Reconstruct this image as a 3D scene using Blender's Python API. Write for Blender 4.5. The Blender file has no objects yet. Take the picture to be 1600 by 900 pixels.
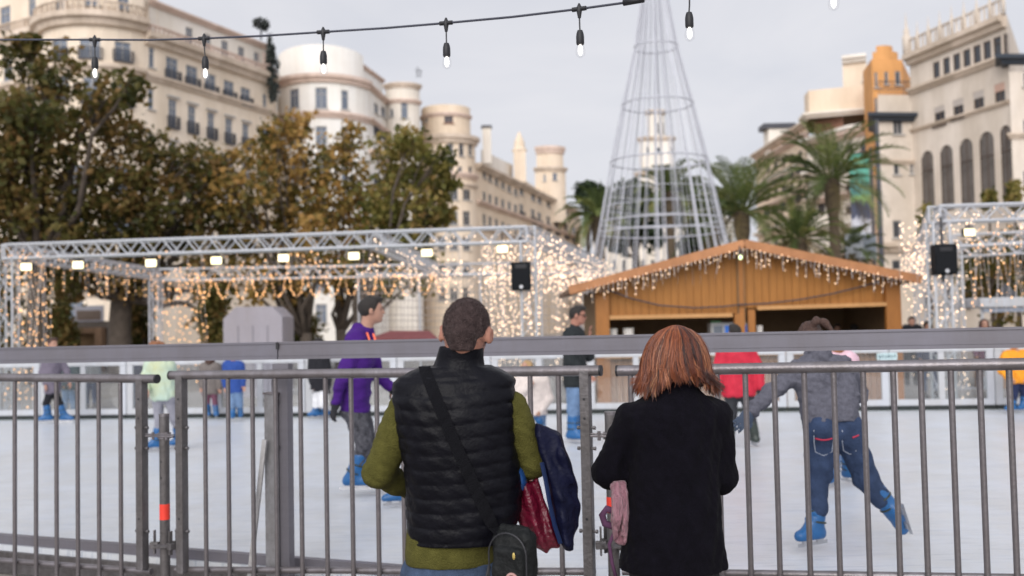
import bpy, math, random
import numpy as np
from mathutils import Vector, Matrix
from mathutils.bvhtree import BVHTree

R_ = random.Random(11)
NR = np.random.default_rng(11)
SC = bpy.context.scene
COL = SC.collection
PI = math.pi
rad = math.radians

# ------------------------------------------------------------------ camera
CAM = Vector((0, 0, 1.7))
FPX = 1500.0
PITCH = math.atan(58 / FPX)
ROLL = 0.021
F_ = Vector((0, math.cos(PITCH), math.sin(PITCH)))
r0 = Vector((1, 0, 0))
u0 = r0.cross(F_)
RT = r0 * math.cos(ROLL) - u0 * math.sin(ROLL)
UP = u0 * math.cos(ROLL) + r0 * math.sin(ROLL)


def ray(px, py):
    return F_ + RT * ((px - 800) / FPX) + UP * ((450 - py) / FPX)


def P(px, py, d):
    """world point on the photo pixel at distance d along the view axis"""
    return CAM + ray(px, py) * d


def G(px, py, z):
    r = ray(px, py)
    return CAM + r * ((z - CAM.z) / r.z)


def D2(px, d):
    r = ray(px, 508 + 0.021 * (800 - px))
    p = CAM + r * d
    return (p.x, p.y)


def ground_y(px, d, z=0.0):
    """z -> pixel row"""
    return 508 + 0.021 * (800 - px) + (1.7 - z) * FPX / d


cam = bpy.data.cameras.new('camera')
cam_o = bpy.data.objects.new('camera', cam)
COL.objects.link(cam_o)
M = Matrix((RT, UP, -F_)).transposed().to_4x4()
M.translation = CAM
cam_o.matrix_world = M
cam.sensor_width = 36
cam.lens = 36 * FPX / 1600
cam.clip_start = 0.05
cam.clip_end = 2000
cam.dof.use_dof = True
cam.dof.focus_distance = 3.9
cam.dof.aperture_fstop = 2.0
SC.camera = cam_o

# ------------------------------------------------------------------ materials
MATS = {}


def mat(name, col, rough=0.6, metal=0.0, var=0.12, scale=6.0, bump=0.0, bscale=40.0, spec=0.4, col2=None, stretch=None, sheen=0.0, dirt=0.0, trans=0.0):
    if name in MATS:
        return MATS[name]
    m = bpy.data.materials.new(name)
    m.use_nodes = True
    nt = m.node_tree
    b = nt.nodes['Principled BSDF']
    b.inputs['Roughness'].default_value = rough
    b.inputs['Metallic'].default_value = metal
    b.inputs['Specular IOR Level'].default_value = spec
    if sheen:
        b.inputs['Sheen Weight'].default_value = sheen
        b.inputs['Sheen Roughness'].default_value = 0.5
    tc = nt.nodes.new('ShaderNodeTexCoord')
    src = tc.outputs['Object']
    if stretch:
        mp = nt.nodes.new('ShaderNodeMapping')
        mp.inputs['Scale'].default_value = stretch
        nt.links.new(src, mp.inputs['Vector'])
        src = mp.outputs['Vector']
    n = nt.nodes.new('ShaderNodeTexNoise')
    n.inputs['Scale'].default_value = scale
    n.inputs['Detail'].default_value = 6
    n.inputs['Roughness'].default_value = 0.65
    nt.links.new(src, n.inputs['Vector'])
    r = nt.nodes.new('ShaderNodeValToRGB')
    r.color_ramp.elements[0].position = 0.3
    r.color_ramp.elements[1].position = 0.72
    c2 = col2 or [min(1, c * (1 + var)) for c in col]
    c1 = [c * (1 - var) for c in col]
    r.color_ramp.elements[0].color = (*c1, 1)
    r.color_ramp.elements[1].color = (*c2, 1)
    nt.links.new(n.outputs['Fac'], r.inputs['Fac'])
    out = r.outputs['Color']
    if dirt:
        n2 = nt.nodes.new('ShaderNodeTexNoise')
        n2.inputs['Scale'].default_value = scale * 0.35
        n2.inputs['Detail'].default_value = 9
        n2.inputs['Roughness'].default_value = 0.75
        mp = nt.nodes.new('ShaderNodeMapping')
        mp.inputs['Scale'].default_value = (1, 1, 0.25)
        nt.links.new(tc.outputs['Object'], mp.inputs['Vector'])
        nt.links.new(mp.outputs['Vector'], n2.inputs['Vector'])
        r2 = nt.nodes.new('ShaderNodeValToRGB')
        r2.color_ramp.elements[0].position = 0.42
        r2.color_ramp.elements[1].position = 0.62
        k = 1 - dirt
        r2.color_ramp.elements[0].color = (k, k * 0.97, k * 0.92, 1)
        r2.color_ramp.elements[1].color = (1, 1, 1, 1)
        nt.links.new(n2.outputs['Fac'], r2.inputs['Fac'])
        mx = nt.nodes.new('ShaderNodeMix')
        mx.data_type = 'RGBA'
        mx.blend_type = 'MULTIPLY'
        mx.inputs[0].default_value = 1
        nt.links.new(out, mx.inputs[6])
        nt.links.new(r2.outputs['Color'], mx.inputs[7])
        out = mx.outputs[2]
    nt.links.new(out, b.inputs['Base Color'])
    if bump:
        nb = nt.nodes.new('ShaderNodeTexNoise')
        nb.inputs['Scale'].default_value = bscale
        nb.inputs['Detail'].default_value = 5
        nt.links.new(src, nb.inputs['Vector'])
        bp = nt.nodes.new('ShaderNodeBump')
        bp.inputs['Strength'].default_value = bump
        bp.inputs['Distance'].default_value = 0.02
        nt.links.new(nb.outputs['Fac'], bp.inputs['Height'])
        nt.links.new(bp.outputs['Normal'], b.inputs['Normal'])
    MATS[name] = m
    return m


def attr_mat(name, stops, rough=0.6, trans=0.0, spec=0.3, attr='tint'):
    """colour from a per-face random value through a ramp"""
    if name in MATS:
        return MATS[name]
    m = bpy.data.materials.new(name)
    m.use_nodes = True
    nt = m.node_tree
    b = nt.nodes['Principled BSDF']
    b.inputs['Roughness'].default_value = rough
    b.inputs['Specular IOR Level'].default_value = spec
    a = nt.nodes.new('ShaderNodeAttribute')
    a.attribute_name = attr
    r = nt.nodes.new('ShaderNodeValToRGB')
    e = r.color_ramp.elements
    e[0].position, e[0].color = stops[0][0], (*stops[0][1], 1)
    e[1].position, e[1].color = stops[-1][0], (*stops[-1][1], 1)
    for p, c in stops[1:-1]:
        q = e.new(p)
        q.color = (*c, 1)
    nt.links.new(a.outputs['Fac'], r.inputs['Fac'])
    nt.links.new(r.outputs['Color'], b.inputs['Base Color'])
    if trans:
        t = nt.nodes.new('ShaderNodeBsdfTranslucent')
        nt.links.new(r.outputs['Color'], t.inputs['Color'])
        mx = nt.nodes.new('ShaderNodeMixShader')
        mx.inputs[0].default_value = trans
        nt.links.new(b.outputs[0], mx.inputs[1])
        nt.links.new(t.outputs[0], mx.inputs[2])
        nt.links.new(mx.outputs[0], nt.nodes['Material Output'].inputs['Surface'])
    MATS[name] = m
    return m


def emit(name, col, strength, sample=False):
    if name in MATS:
        return MATS[name]
    m = bpy.data.materials.new(name)
    m.use_nodes = True
    b = m.node_tree.nodes['Principled BSDF']
    b.inputs['Base Color'].default_value = (*col, 1)
    b.inputs['Emission Color'].default_value = (*col, 1)
    b.inputs['Emission Strength'].default_value = strength
    if not sample:
        m.cycles.emission_sampling = 'NONE'
    MATS[name] = m
    return m


def clear(name, tint=(1, 1, 1), gloss=0.08, milk=0.0, rough=0.03):
    m = bpy.data.materials.new(name)
    m.use_nodes = True
    nt = m.node_tree
    nt.nodes.remove(nt.nodes['Principled BSDF'])
    t = nt.nodes.new('ShaderNodeBsdfTransparent')
    t.inputs['Color'].default_value = (*tint, 1)
    g = nt.nodes.new('ShaderNodeBsdfGlossy')
    g.inputs['Roughness'].default_value = rough
    d = nt.nodes.new('ShaderNodeBsdfDiffuse')
    d.inputs['Color'].default_value = (0.75, 0.77, 0.8, 1)
    m1 = nt.nodes.new('ShaderNodeMixShader')
    m1.inputs[0].default_value = gloss
    m2 = nt.nodes.new('ShaderNodeMixShader')
    m2.inputs[0].default_value = milk
    nt.links.new(t.outputs[0], m1.inputs[1])
    nt.links.new(g.outputs[0], m1.inputs[2])
    nt.links.new(m1.outputs[0], m2.inputs[1])
    nt.links.new(d.outputs[0], m2.inputs[2])
    nt.links.new(m2.outputs[0], nt.nodes['Material Output'].inputs['Surface'])
    MATS[name] = m
    return m


# ------------------------------------------------------------------ mesh helpers
WO = {}          # world origin of every object made


def worigin(o):
    return WO.get(o.name, Vector((0, 0, 0)))


def tag(o, label=None, cat=None, group=None, kind=None):
    if label: o['label'] = label
    if cat: o['category'] = cat
    if group: o['group'] = group
    if kind: o['kind'] = kind
    return o


def thing(name, loc, label, cat, group=None):
    o = bpy.data.objects.new(name, None)
    COL.objects.link(o)
    o.empty_display_size = 0.2
    o.location = Vector(loc)
    WO[o.name] = Vector(loc)
    return tag(o, label, cat, group)


def link(name, me, m, parent=None, origin=None, smooth=False):
    """me has world coordinates; give the object an origin and a parent"""
    co = np.empty(len(me.vertices) * 3, np.float32)
    me.vertices.foreach_get('co', co)
    co = co.reshape(-1, 3)
    if origin is None:
        if parent is not None:
            lo, hi = co.min(0), co.max(0)
            origin = Vector(((lo[0] + hi[0]) / 2, (lo[1] + hi[1]) / 2, lo[2]))
        else:
            lo, hi = co.min(0), co.max(0)
            origin = Vector(((lo[0] + hi[0]) / 2, (lo[1] + hi[1]) / 2, lo[2]))
    origin = Vector(origin)
    co = co - np.array(origin, np.float32)
    me.vertices.foreach_set('co', co.ravel())
    if smooth:
        me.shade_smooth()
    for q in (m if isinstance(m, (list, tuple)) else [m]):
        if q: me.materials.append(q)
    me.update()
    o = bpy.data.objects.new(name, me)
    COL.objects.link(o)
    WO[o.name] = origin
    if parent is not None:
        o.parent = parent
        o.location = origin - worigin(parent)
    else:
        o.location = origin
    return o


def dup(o, delta=Vector((0, 0, 0)), parent=None, rotz=0.0):
    """a copy of a thing with copies of its parts and sub-parts"""
    c = o.copy()
    COL.objects.link(c)
    if parent is not None:
        c.parent = parent
    c.location = o.location + Vector(delta)
    c.rotation_euler.z += rotz
    WO[c.name] = worigin(o) + Vector(delta)
    for ch in [q for q in o.children]:
        d = ch.copy(); COL.objects.link(d); d.parent = c
        for g in ch.children:
            e = g.copy(); COL.objects.link(e); e.parent = d
    return c


class MB:
    def __init__(s):
        s.v, s.f = [], []

    def add(s, v, f):
        n = len(s.v)
        s.v += [tuple(q) for q in v]
        s.f += [tuple(i + n for i in q) for q in f]

    def quad(s, a, b, c, d):
        s.add([a, b, c, d], [(0, 1, 2, 3)])

    def poly(s, pts):
        s.add(pts, [tuple(range(len(pts)))])

    def box(s, c, size, ax=None):
        c = Vector(c)
        x, y, z = ax or (Vector((1, 0, 0)), Vector((0, 1, 0)), Vector((0, 0, 1)))
        hx, hy, hz = x * size[0] / 2, y * size[1] / 2, z * size[2] / 2
        v = [c + sx * hx + sy * hy + sz * hz for sz in (-1, 1) for sy in (-1, 1) for sx in (-1, 1)]
        s.add(v, [(0, 2, 3, 1), (4, 5, 7, 6), (0, 1, 5, 4), (2, 6, 7, 3), (0, 4, 6, 2), (1, 3, 7, 5)])
        return s

    def bar(s, a, b, w, h=None, side=None, ext=0.0):
        a, b = Vector(a), Vector(b)
        d = (b - a).normalized()
        a, b = a - d * ext, b + d * ext
        if side is None:
            side = d.cross(Vector((0, 0, 1)))
            if side.length < 0.01: side = Vector((1, 0, 0))
        side = (side - d * side.dot(d)).normalized()
        u = side.cross(d)
        s.box((a + b) / 2, ((b - a).length, w, h or w), (d, side, u))
        return s

    def tube(s, pts, r, n=8, cap=True):
        pts = [Vector(p) for p in pts]
        rs = r if isinstance(r, (list, tuple)) else [r] * len(pts)
        prev = None
        base = len(s.v)
        for i, p in enumerate(pts):
            t = (pts[min(i + 1, len(pts) - 1)] - pts[max(i - 1, 0)])
            if t.length < 1e-9: t = Vector((0, 0, 1))
            t.normalize()
            if prev is None:
                a = t.cross(Vector((0, 0, 1)))
                if a.length < 0.05: a = t.cross(Vector((0, 1, 0)))
            else:
                a = prev - t * prev.dot(t)
            a.normalize()
            prev = a
            b = t.cross(a)
            for k in range(n):
                q = 2 * PI * k / n
                s.v.append(tuple(p + (a * math.cos(q) + b * math.sin(q)) * rs[i]))
        for i in range(len(pts) - 1):
            for k in range(n):
                k2 = (k + 1) % n
                s.f.append((base + i * n + k, base + i * n + k2, base + (i + 1) * n + k2, base + (i + 1) * n + k))
        if cap:
            s.f.append(tuple(base + k for k in reversed(range(n))))
            e = base + (len(pts) - 1) * n
            s.f.append(tuple(e + k for k in range(n)))
        return s

    def lathe(s, c, prof, n=16, ax=None):
        """prof: (radius, height) list round the axis at c"""
        c = Vector(c)
        x, y, z = ax or (Vector((1, 0, 0)), Vector((0, 1, 0)), Vector((0, 0, 1)))
        base = len(s.v)
        for r, h in prof:
            for k in range(n):
                q = 2 * PI * k / n
                s.v.append(tuple(c + z * h + (x * math.cos(q) + y * math.sin(q)) * max(r, 1e-4)))
        for i in range(len(prof) - 1):
            for k in range(n):
                k2 = (k + 1) % n
                s.f.append((base + i * n + k, base + i * n + k2, base + (i + 1) * n + k2, base + (i + 1) * n + k))
        s.f.append(tuple(base + k for k in reversed(range(n))))
        e = base + (len(prof) - 1) * n
        s.f.append(tuple(e + k for k in range(n)))
        return s

    def octa(s, c, r):
        c = Vector(c)
        v = [c + Vector(q) * r for q in ((1, 0, 0), (-1, 0, 0), (0, 1, 0), (0, -1, 0), (0, 0, 1), (0, 0, -1))]
        s.add(v, [(0, 2, 4), (2, 1, 4), (1, 3, 4), (3, 0, 4), (2, 0, 5), (1, 2, 5), (3, 1, 5), (0, 3, 5)])

    def mesh(s, name='mesh'):
        me = bpy.data.meshes.new(name)
        me.from_pydata(s.v, [], s.f)
        return me

    def build(s, name, m, parent=None, smooth=False, origin=None, bevel=0.0, tint=None):
        me = s.mesh(name)
        if tint is not None:
            a = me.attributes.new('tint', 'FLOAT', 'FACE')
            a.data.foreach_set('value', np.asarray(tint, np.float32))
        o = link(name, me, m, parent, origin, smooth)
        if bevel:
            md = o.modifiers.new('bevel', 'BEVEL')
            md.width = bevel
            md.segments = 2
            md.limit_method = 'ANGLE'
        return o


def smooth_angle(o, a=40):
    me = o.data
    me.shade_smooth()
    try:
        me.set_sharp_from_angle(angle=rad(a))
    except Exception:
        pass
    return o


# ------------------------------------------------------------------ signed-distance bodies
class SDF:
    def __init__(s, lo, hi, h):
        s.h = h
        s.lo = np.array(lo, float)
        n = np.ceil((np.array(hi, float) - s.lo) / h).astype(int) + 1
        s.n = n
        s.d = np.full(tuple(n), 1.0, np.float32)
        s.x = (s.lo[0] + h * np.arange(n[0])).astype(np.float32)
        s.y = (s.lo[1] + h * np.arange(n[1])).astype(np.float32)
        s.z = (s.lo[2] + h * np.arange(n[2])).astype(np.float32)

    def sub(s, lo, hi):
        a = np.clip(np.floor((np.array(lo) - s.lo) / s.h).astype(int), 0, s.n)
        b = np.clip(np.ceil((np.array(hi) - s.lo) / s.h).astype(int) + 1, 0, s.n)
        sl = tuple(slice(i, j) for i, j in zip(a, b))
        if any(q.start >= q.stop for q in sl):
            return None, None
        return sl, (s.x[sl[0]][:, None, None], s.y[sl[1]][None, :, None], s.z[sl[2]][None, None, :])

    def merge(s, sl, v, k, cut=False):
        a = s.d[sl]
        if cut:
            v = -v
            if k > 0:
                h = np.clip(0.5 - 0.5 * (a - v) / k, 0, 1) if False else np.clip(0.5 + 0.5 * (a - v) / k, 0, 1)
                s.d[sl] = v + (a - v) * h + k * h * (1 - h)
            else:
                s.d[sl] = np.maximum(a, v)
            return
        if k > 0:
            h = np.clip(0.5 + 0.5 * (v - a) / k, 0, 1)
            s.d[sl] = v + (a - v) * h - k * h * (1 - h)
        else:
            s.d[sl] = np.minimum(a, v)

    def cap(s, a, b, ra, rb=None, k=0.03, cut=False):
        rb = ra if rb is None else rb
        a, b = np.array(a, float), np.array(b, float)
        m = max(ra, rb) + k + 3 * s.h
        sl, q = s.sub(np.minimum(a, b) - m, np.maximum(a, b) + m)
        if sl is None: return
        ab = b - a
        L = max(float(ab @ ab), 1e-9)
        px, py, pz = q[0] - a[0], q[1] - a[1], q[2] - a[2]
        t = np.clip((px * ab[0] + py * ab[1] + pz * ab[2]) / L, 0, 1)
        v = np.sqrt((px - t * ab[0]) ** 2 + (py - t * ab[1]) ** 2 + (pz - t * ab[2]) ** 2) - (ra + (rb - ra) * t)
        s.merge(sl, v.astype(np.float32), k, cut)

    def ell(s, c, r, R=None, k=0.03, cut=False):
        c = np.array(c, float)
        r = np.array(r, float)
        m = r.max() + k + 3 * s.h
        sl, q = s.sub(c - m, c + m)
        if sl is None: return
        p = [q[0] - c[0], q[1] - c[1], q[2] - c[2]]
        if R is not None:
            R = np.array(R, float)      # rows = local axes
            p = [p[0] * R[i, 0] + p[1] * R[i, 1] + p[2] * R[i, 2] for i in range(3)]
        k0 = np.sqrt((p[0] / r[0]) ** 2 + (p[1] / r[1]) ** 2 + (p[2] / r[2]) ** 2)
        k1 = np.sqrt((p[0] / r[0] ** 2) ** 2 + (p[1] / r[1] ** 2) ** 2 + (p[2] / r[2] ** 2) ** 2)
        v = np.where(k0 < 1e-3, -r.min(), k0 * (k0 - 1) / np.maximum(k1, 1e-6))
        s.merge(sl, v.astype(np.float32), k, cut)

    def rbox(s, c, half, R=None, r=0.02, k=0.0):
        c = np.array(c, float)
        half = np.array(half, float)
        m = float(np.linalg.norm(half)) + k + 3 * s.h
        sl, q = s.sub(c - m, c + m)
        if sl is None: return
        p = [q[0] - c[0], q[1] - c[1], q[2] - c[2]]
        if R is not None:
            R = np.array(R, float)
            p = [p[0] * R[i, 0] + p[1] * R[i, 1] + p[2] * R[i, 2] for i in range(3)]
        e = [np.abs(p[i]) - (half[i] - r) for i in range(3)]
        o = np.sqrt(sum(np.maximum(a, 0) ** 2 for a in e))
        v = o + np.minimum(np.maximum(np.maximum(e[0], e[1]), e[2]), 0) - r
        s.merge(sl, v.astype(np.float32), k)

    def loft(s, rows, k=0.02, pw=2.3, top=True):
        """rows: (z, cx, cy, a, b) bottom to top"""
        rows = np.array(sorted(rows), float)
        lo = np.array([(rows[:, 1] - rows[:, 3]).min(), (rows[:, 2] - rows[:, 4]).min(), rows[0, 0]]) - 0.08
        hi = np.array([(rows[:, 1] + rows[:, 3]).max(), (rows[:, 2] + rows[:, 4]).max(), rows[-1, 0]]) + 0.08
        sl, q = s.sub(lo, hi)
        if sl is None: return
        z = q[2]
        f = lambda i: np.interp(z.ravel(), rows[:, 0], rows[:, i]).reshape(z.shape)
        cx, cy, a, b = f(1), f(2), f(3), f(4)
        g = (np.abs((q[0] - cx) / a) ** pw + np.abs((q[1] - cy) / b) ** pw) ** (1 / pw)
        v = (g - 1) * np.minimum(a, b)
        v = np.maximum(v, np.maximum(rows[0, 0] - z, z - rows[-1, 0]))
        s.merge(sl, v.astype(np.float32), k)

    def plane(s, p, n):
        """keep the side opposite to n"""
        p, n = np.array(p, float), np.array(n, float)
        n = n / np.linalg.norm(n)
        v = (s.x[:, None, None] - p[0]) * n[0] + (s.y[None, :, None] - p[1]) * n[1] + (s.z[None, None, :] - p[2]) * n[2]
        s.d = np.maximum(s.d, v.astype(np.float32))

    def wrinkle(s, amp, freq, seed=0, squash=(1, 1, 1)):
        g = np.random.default_rng(seed)
        w = 0
        X, Y, Z = s.x[:, None, None], s.y[None, :, None], s.z[None, None, :]
        for i in range(5):
            kx, ky, kz = g.normal(size=3) * freq * (0.6 + 0.35 * i) * np.array(squash)
            w = w + np.sin(kx * X + ky * Y + kz * Z + g.uniform(0, 6.28)) / (1 + 0.5 * i)
        s.d = s.d + (amp * 0.5 * w).astype(np.float32)

    def mesh(s, name='body'):
        d, h = s.d, s.h
        d = d.copy()
        d[0], d[-1] = 1, 1
        d[:, 0], d[:, -1] = 1, 1
        d[:, :, 0], d[:, :, -1] = 1, 1
        ins = d < 0
        S = lambda o, a: a[o[0]:a.shape[0] - 1 + o[0], o[1]:a.shape[1] - 1 + o[1], o[2]:a.shape[2] - 1 + o[2]]
        cs = [(i, j, k) for i in (0, 1) for j in (0, 1) for k in (0, 1)]
        cnt = np.zeros(tuple(q - 1 for q in d.shape), np.int8)
        for c in cs:
            cnt += S(c, ins)
        act = (cnt > 0) & (cnt < 8)
        idx = np.full(act.shape, -1, np.int64)
        ijk = np.argwhere(act)
        idx[act] = np.arange(len(ijk))
        val = {c: d[ijk[:, 0] + c[0], ijk[:, 1] + c[1], ijk[:, 2] + c[2]] for c in cs}
        pos = np.zeros((len(ijk), 3))
        w = np.zeros(len(ijk))
        for c in cs:
            for ax in range(3):
                if c[ax] == 0:
                    e = list(c); e[ax] = 1; e = tuple(e)
                    va, vb = val[c], val[e]
                    m = (va < 0) != (vb < 0)
                    t = np.where(m, va / np.where(m, va - vb, 1), 0)
                    p = np.tile(np.array(c, float), (len(ijk), 1))
                    p[:, ax] += t
                    pos += p * m[:, None]
                    w += m
        pos = (ijk + pos / np.maximum(w, 1)[:, None]) * h + s.lo
        faces = []
        for ax in range(3):
            b, c = (ax + 1) % 3, (ax + 2) % 3
            sh = d.shape
            sl0 = [slice(1, -1)] * 3; sl0[ax] = slice(0, sh[ax] - 1)
            sl1 = [slice(1, -1)] * 3; sl1[ax] = slice(1, sh[ax])
            s0, s1 = ins[tuple(sl0)], ins[tuple(sl1)]
            for flip in (0, 1):
                mm = (s0 & ~s1) if not flip else (~s0 & s1)
                e = np.argwhere(mm)
                if not len(e): continue
                off = np.ones(3, int); off[ax] = 0
                e = e + off
                def cell(db, dc):
                    q = e.copy(); q[:, b] += db; q[:, c] += dc
                    return idx[q[:, 0], q[:, 1], q[:, 2]]
                q = np.stack([cell(-1, -1), cell(0, -1), cell(0, 0), cell(-1, 0)], 1)
                faces.append(q[:, ::-1] if flip else q)
        if not faces:
            faces = [np.zeros((0, 4), int)]
        f = np.concatenate(faces)
        me = bpy.data.meshes.new(name)
        me.vertices.add(len(pos))
        me.vertices.foreach_set('co', pos.astype(np.float32).ravel())
        me.loops.add(len(f) * 4)
        me.loops.foreach_set('vertex_index', f.astype(np.int32).ravel())
        me.polygons.add(len(f))
        me.polygons.foreach_set('loop_start', np.arange(0, len(f) * 4, 4, dtype=np.int32))
        me.update(calc_edges=True)
        return me

    def build(s, name, m, parent=None, origin=None):
        return link(name, s.mesh(name), m, parent, origin, smooth=True)
# ------------------------------------------------------------------ sky, light
world = bpy.data.worlds.new('World')
SC.world = world
world.use_nodes = True
nt = world.node_tree
bg = nt.nodes['Background']
sky = nt.nodes.new('ShaderNodeTexSky')
sky.sky_type = 'NISHITA'
sky.sun_disc = False
SUN_EL, SUN_AZ = rad(27), rad(196)      # behind the camera, a little to the left
sky.sun_elevation = SUN_EL
sky.sun_rotation = SUN_AZ
sky.air_density = 1.0
sky.dust_density = 4.0
hs = nt.nodes.new('ShaderNodeHueSaturation')
hs.inputs['Saturation'].default_value = 0.3
nt.links.new(sky.outputs[0], hs.inputs['Color'])
tc = nt.nodes.new('ShaderNodeTexCoord')
mp = nt.nodes.new('ShaderNodeMapping')
mp.inputs['Scale'].default_value = (1.0, 1.0, 3.2)
nz = nt.nodes.new('ShaderNodeTexNoise')
nz.inputs['Scale'].default_value = 2.6
nz.inputs['Detail'].default_value = 7
nz.inputs['Roughness'].default_value = 0.55
nz.inputs['Distortion'].default_value = 0.4
nt.links.new(tc.outputs['Generated'], mp.inputs['Vector'])
nt.links.new(mp.outputs['Vector'], nz.inputs['Vector'])
cr = nt.nodes.new('ShaderNodeValToRGB')
cr.color_ramp.elements[0].position = 0.3
cr.color_ramp.elements[1].position = 0.7
cr.color_ramp.elements[0].color = (5.6, 5.75, 6.35, 1)
cr.color_ramp.elements[1].color = (6.9, 6.85, 7.2, 1)
nt.links.new(nz.outputs['Fac'], cr.inputs['Fac'])
mx = nt.nodes.new('ShaderNodeMix')
mx.data_type = 'RGBA'
mx.inputs[0].default_value = 0.82          # cloud cover
nt.links.new(hs.outputs['Color'], mx.inputs[6])
# clouds brightened round the hidden sun behind the camera, added for front light
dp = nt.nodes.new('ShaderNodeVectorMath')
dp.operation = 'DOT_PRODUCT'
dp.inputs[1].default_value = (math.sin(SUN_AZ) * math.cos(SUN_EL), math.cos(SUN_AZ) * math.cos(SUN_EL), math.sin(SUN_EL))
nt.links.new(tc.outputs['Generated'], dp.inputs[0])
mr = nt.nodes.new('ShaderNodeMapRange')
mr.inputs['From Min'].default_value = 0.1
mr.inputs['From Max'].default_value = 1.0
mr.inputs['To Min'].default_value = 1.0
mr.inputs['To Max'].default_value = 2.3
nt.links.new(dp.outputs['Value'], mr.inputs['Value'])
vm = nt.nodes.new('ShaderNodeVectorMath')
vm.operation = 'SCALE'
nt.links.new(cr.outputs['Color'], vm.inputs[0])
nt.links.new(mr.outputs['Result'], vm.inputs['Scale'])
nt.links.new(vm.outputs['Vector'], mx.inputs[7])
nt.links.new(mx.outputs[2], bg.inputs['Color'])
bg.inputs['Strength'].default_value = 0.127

sun = bpy.data.lights.new('sun', 'SUN')
sun.energy = 1.5
sun.angle = rad(35)
sun.color = (1.0, 0.95, 0.88)
sun_o = bpy.data.objects.new('sun', sun)
COL.objects.link(sun_o)
# direction towards the sun: behind the camera (-y)
sd = Vector((math.sin(SUN_AZ) * math.cos(SUN_EL), math.cos(SUN_AZ) * math.cos(SUN_EL), math.sin(SUN_EL)))
sun_o.rotation_euler = sd.to_track_quat('Z', 'Y').to_euler()
sun_o.location = (0, -5, 30)
SC.view_settings.view_transform = 'Standard'
SC.view_settings.look = 'None'
SC.view_settings.exposure = 0.0
SC.view_settings.gamma = 1.0
SC.view_settings.use_curve_mapping = False
SC.cycles.max_bounces = 6
SC.cycles.transparent_max_bounces = 24
SC.cycles.sample_clamp_indirect = 4
SC.cycles.use_denoising = True

# ------------------------------------------------------------------ colours
STONE = mat('cream stone', (0.80, 0.69, 0.565), 0.85, var=0.06, scale=0.5, dirt=0.16)
STONE2 = mat('pale stone', (0.82, 0.77, 0.70), 0.85, var=0.05, scale=0.4, dirt=0.12)
STONE3 = mat('warm cream render', (0.81, 0.68, 0.54), 0.85, var=0.06, scale=0.4, dirt=0.14)
STONE4 = mat('grey beige stone', (0.70, 0.62, 0.54), 0.85, var=0.07, scale=0.5, dirt=0.2)
STONEW = mat('white stone', (0.87, 0.85, 0.81), 0.85, var=0.04, scale=0.4, dirt=0.1)
TRIM = mat('cornice stone', (0.66, 0.55, 0.45), 0.85, var=0.1, scale=0.8, dirt=0.28)
TRIM2 = mat('pinkish trim', (0.70, 0.55, 0.47), 0.85, var=0.1, scale=0.8, dirt=0.2)
ORANGE = mat('ochre render', (0.72, 0.36, 0.13), 0.8, var=0.1, scale=0.5, dirt=0.2)
PEACH = mat('peach render', (0.80, 0.55, 0.37), 0.8, var=0.06, scale=0.5, dirt=0.15)
FRAMEW = mat('window frame paint', (0.42, 0.40, 0.38), 0.5)
FRAMED = mat('dark window frame', (0.10, 0.07, 0.055), 0.5)
BLIND = mat('window blind', (0.45, 0.40, 0.36), 0.7)
BLINDB = mat('rust awning', (0.30, 0.16, 0.11), 0.8)
IRON = mat('black iron', (0.07, 0.072, 0.085), 0.5, metal=0.3)
ROOFM = mat('roof felt', (0.30, 0.25, 0.22), 0.9)
GLASSB = mat('window glass', (0.14, 0.17, 0.22), 0.12, var=0.5, scale=0.35, spec=0.7)
GLASSD = mat('dark window glass', (0.05, 0.055, 0.065), 0.12, var=0.5, scale=0.35, spec=0.6)
DARKTRIM = mat('dark slate eave', (0.035, 0.045, 0.06), 0.6)


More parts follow.
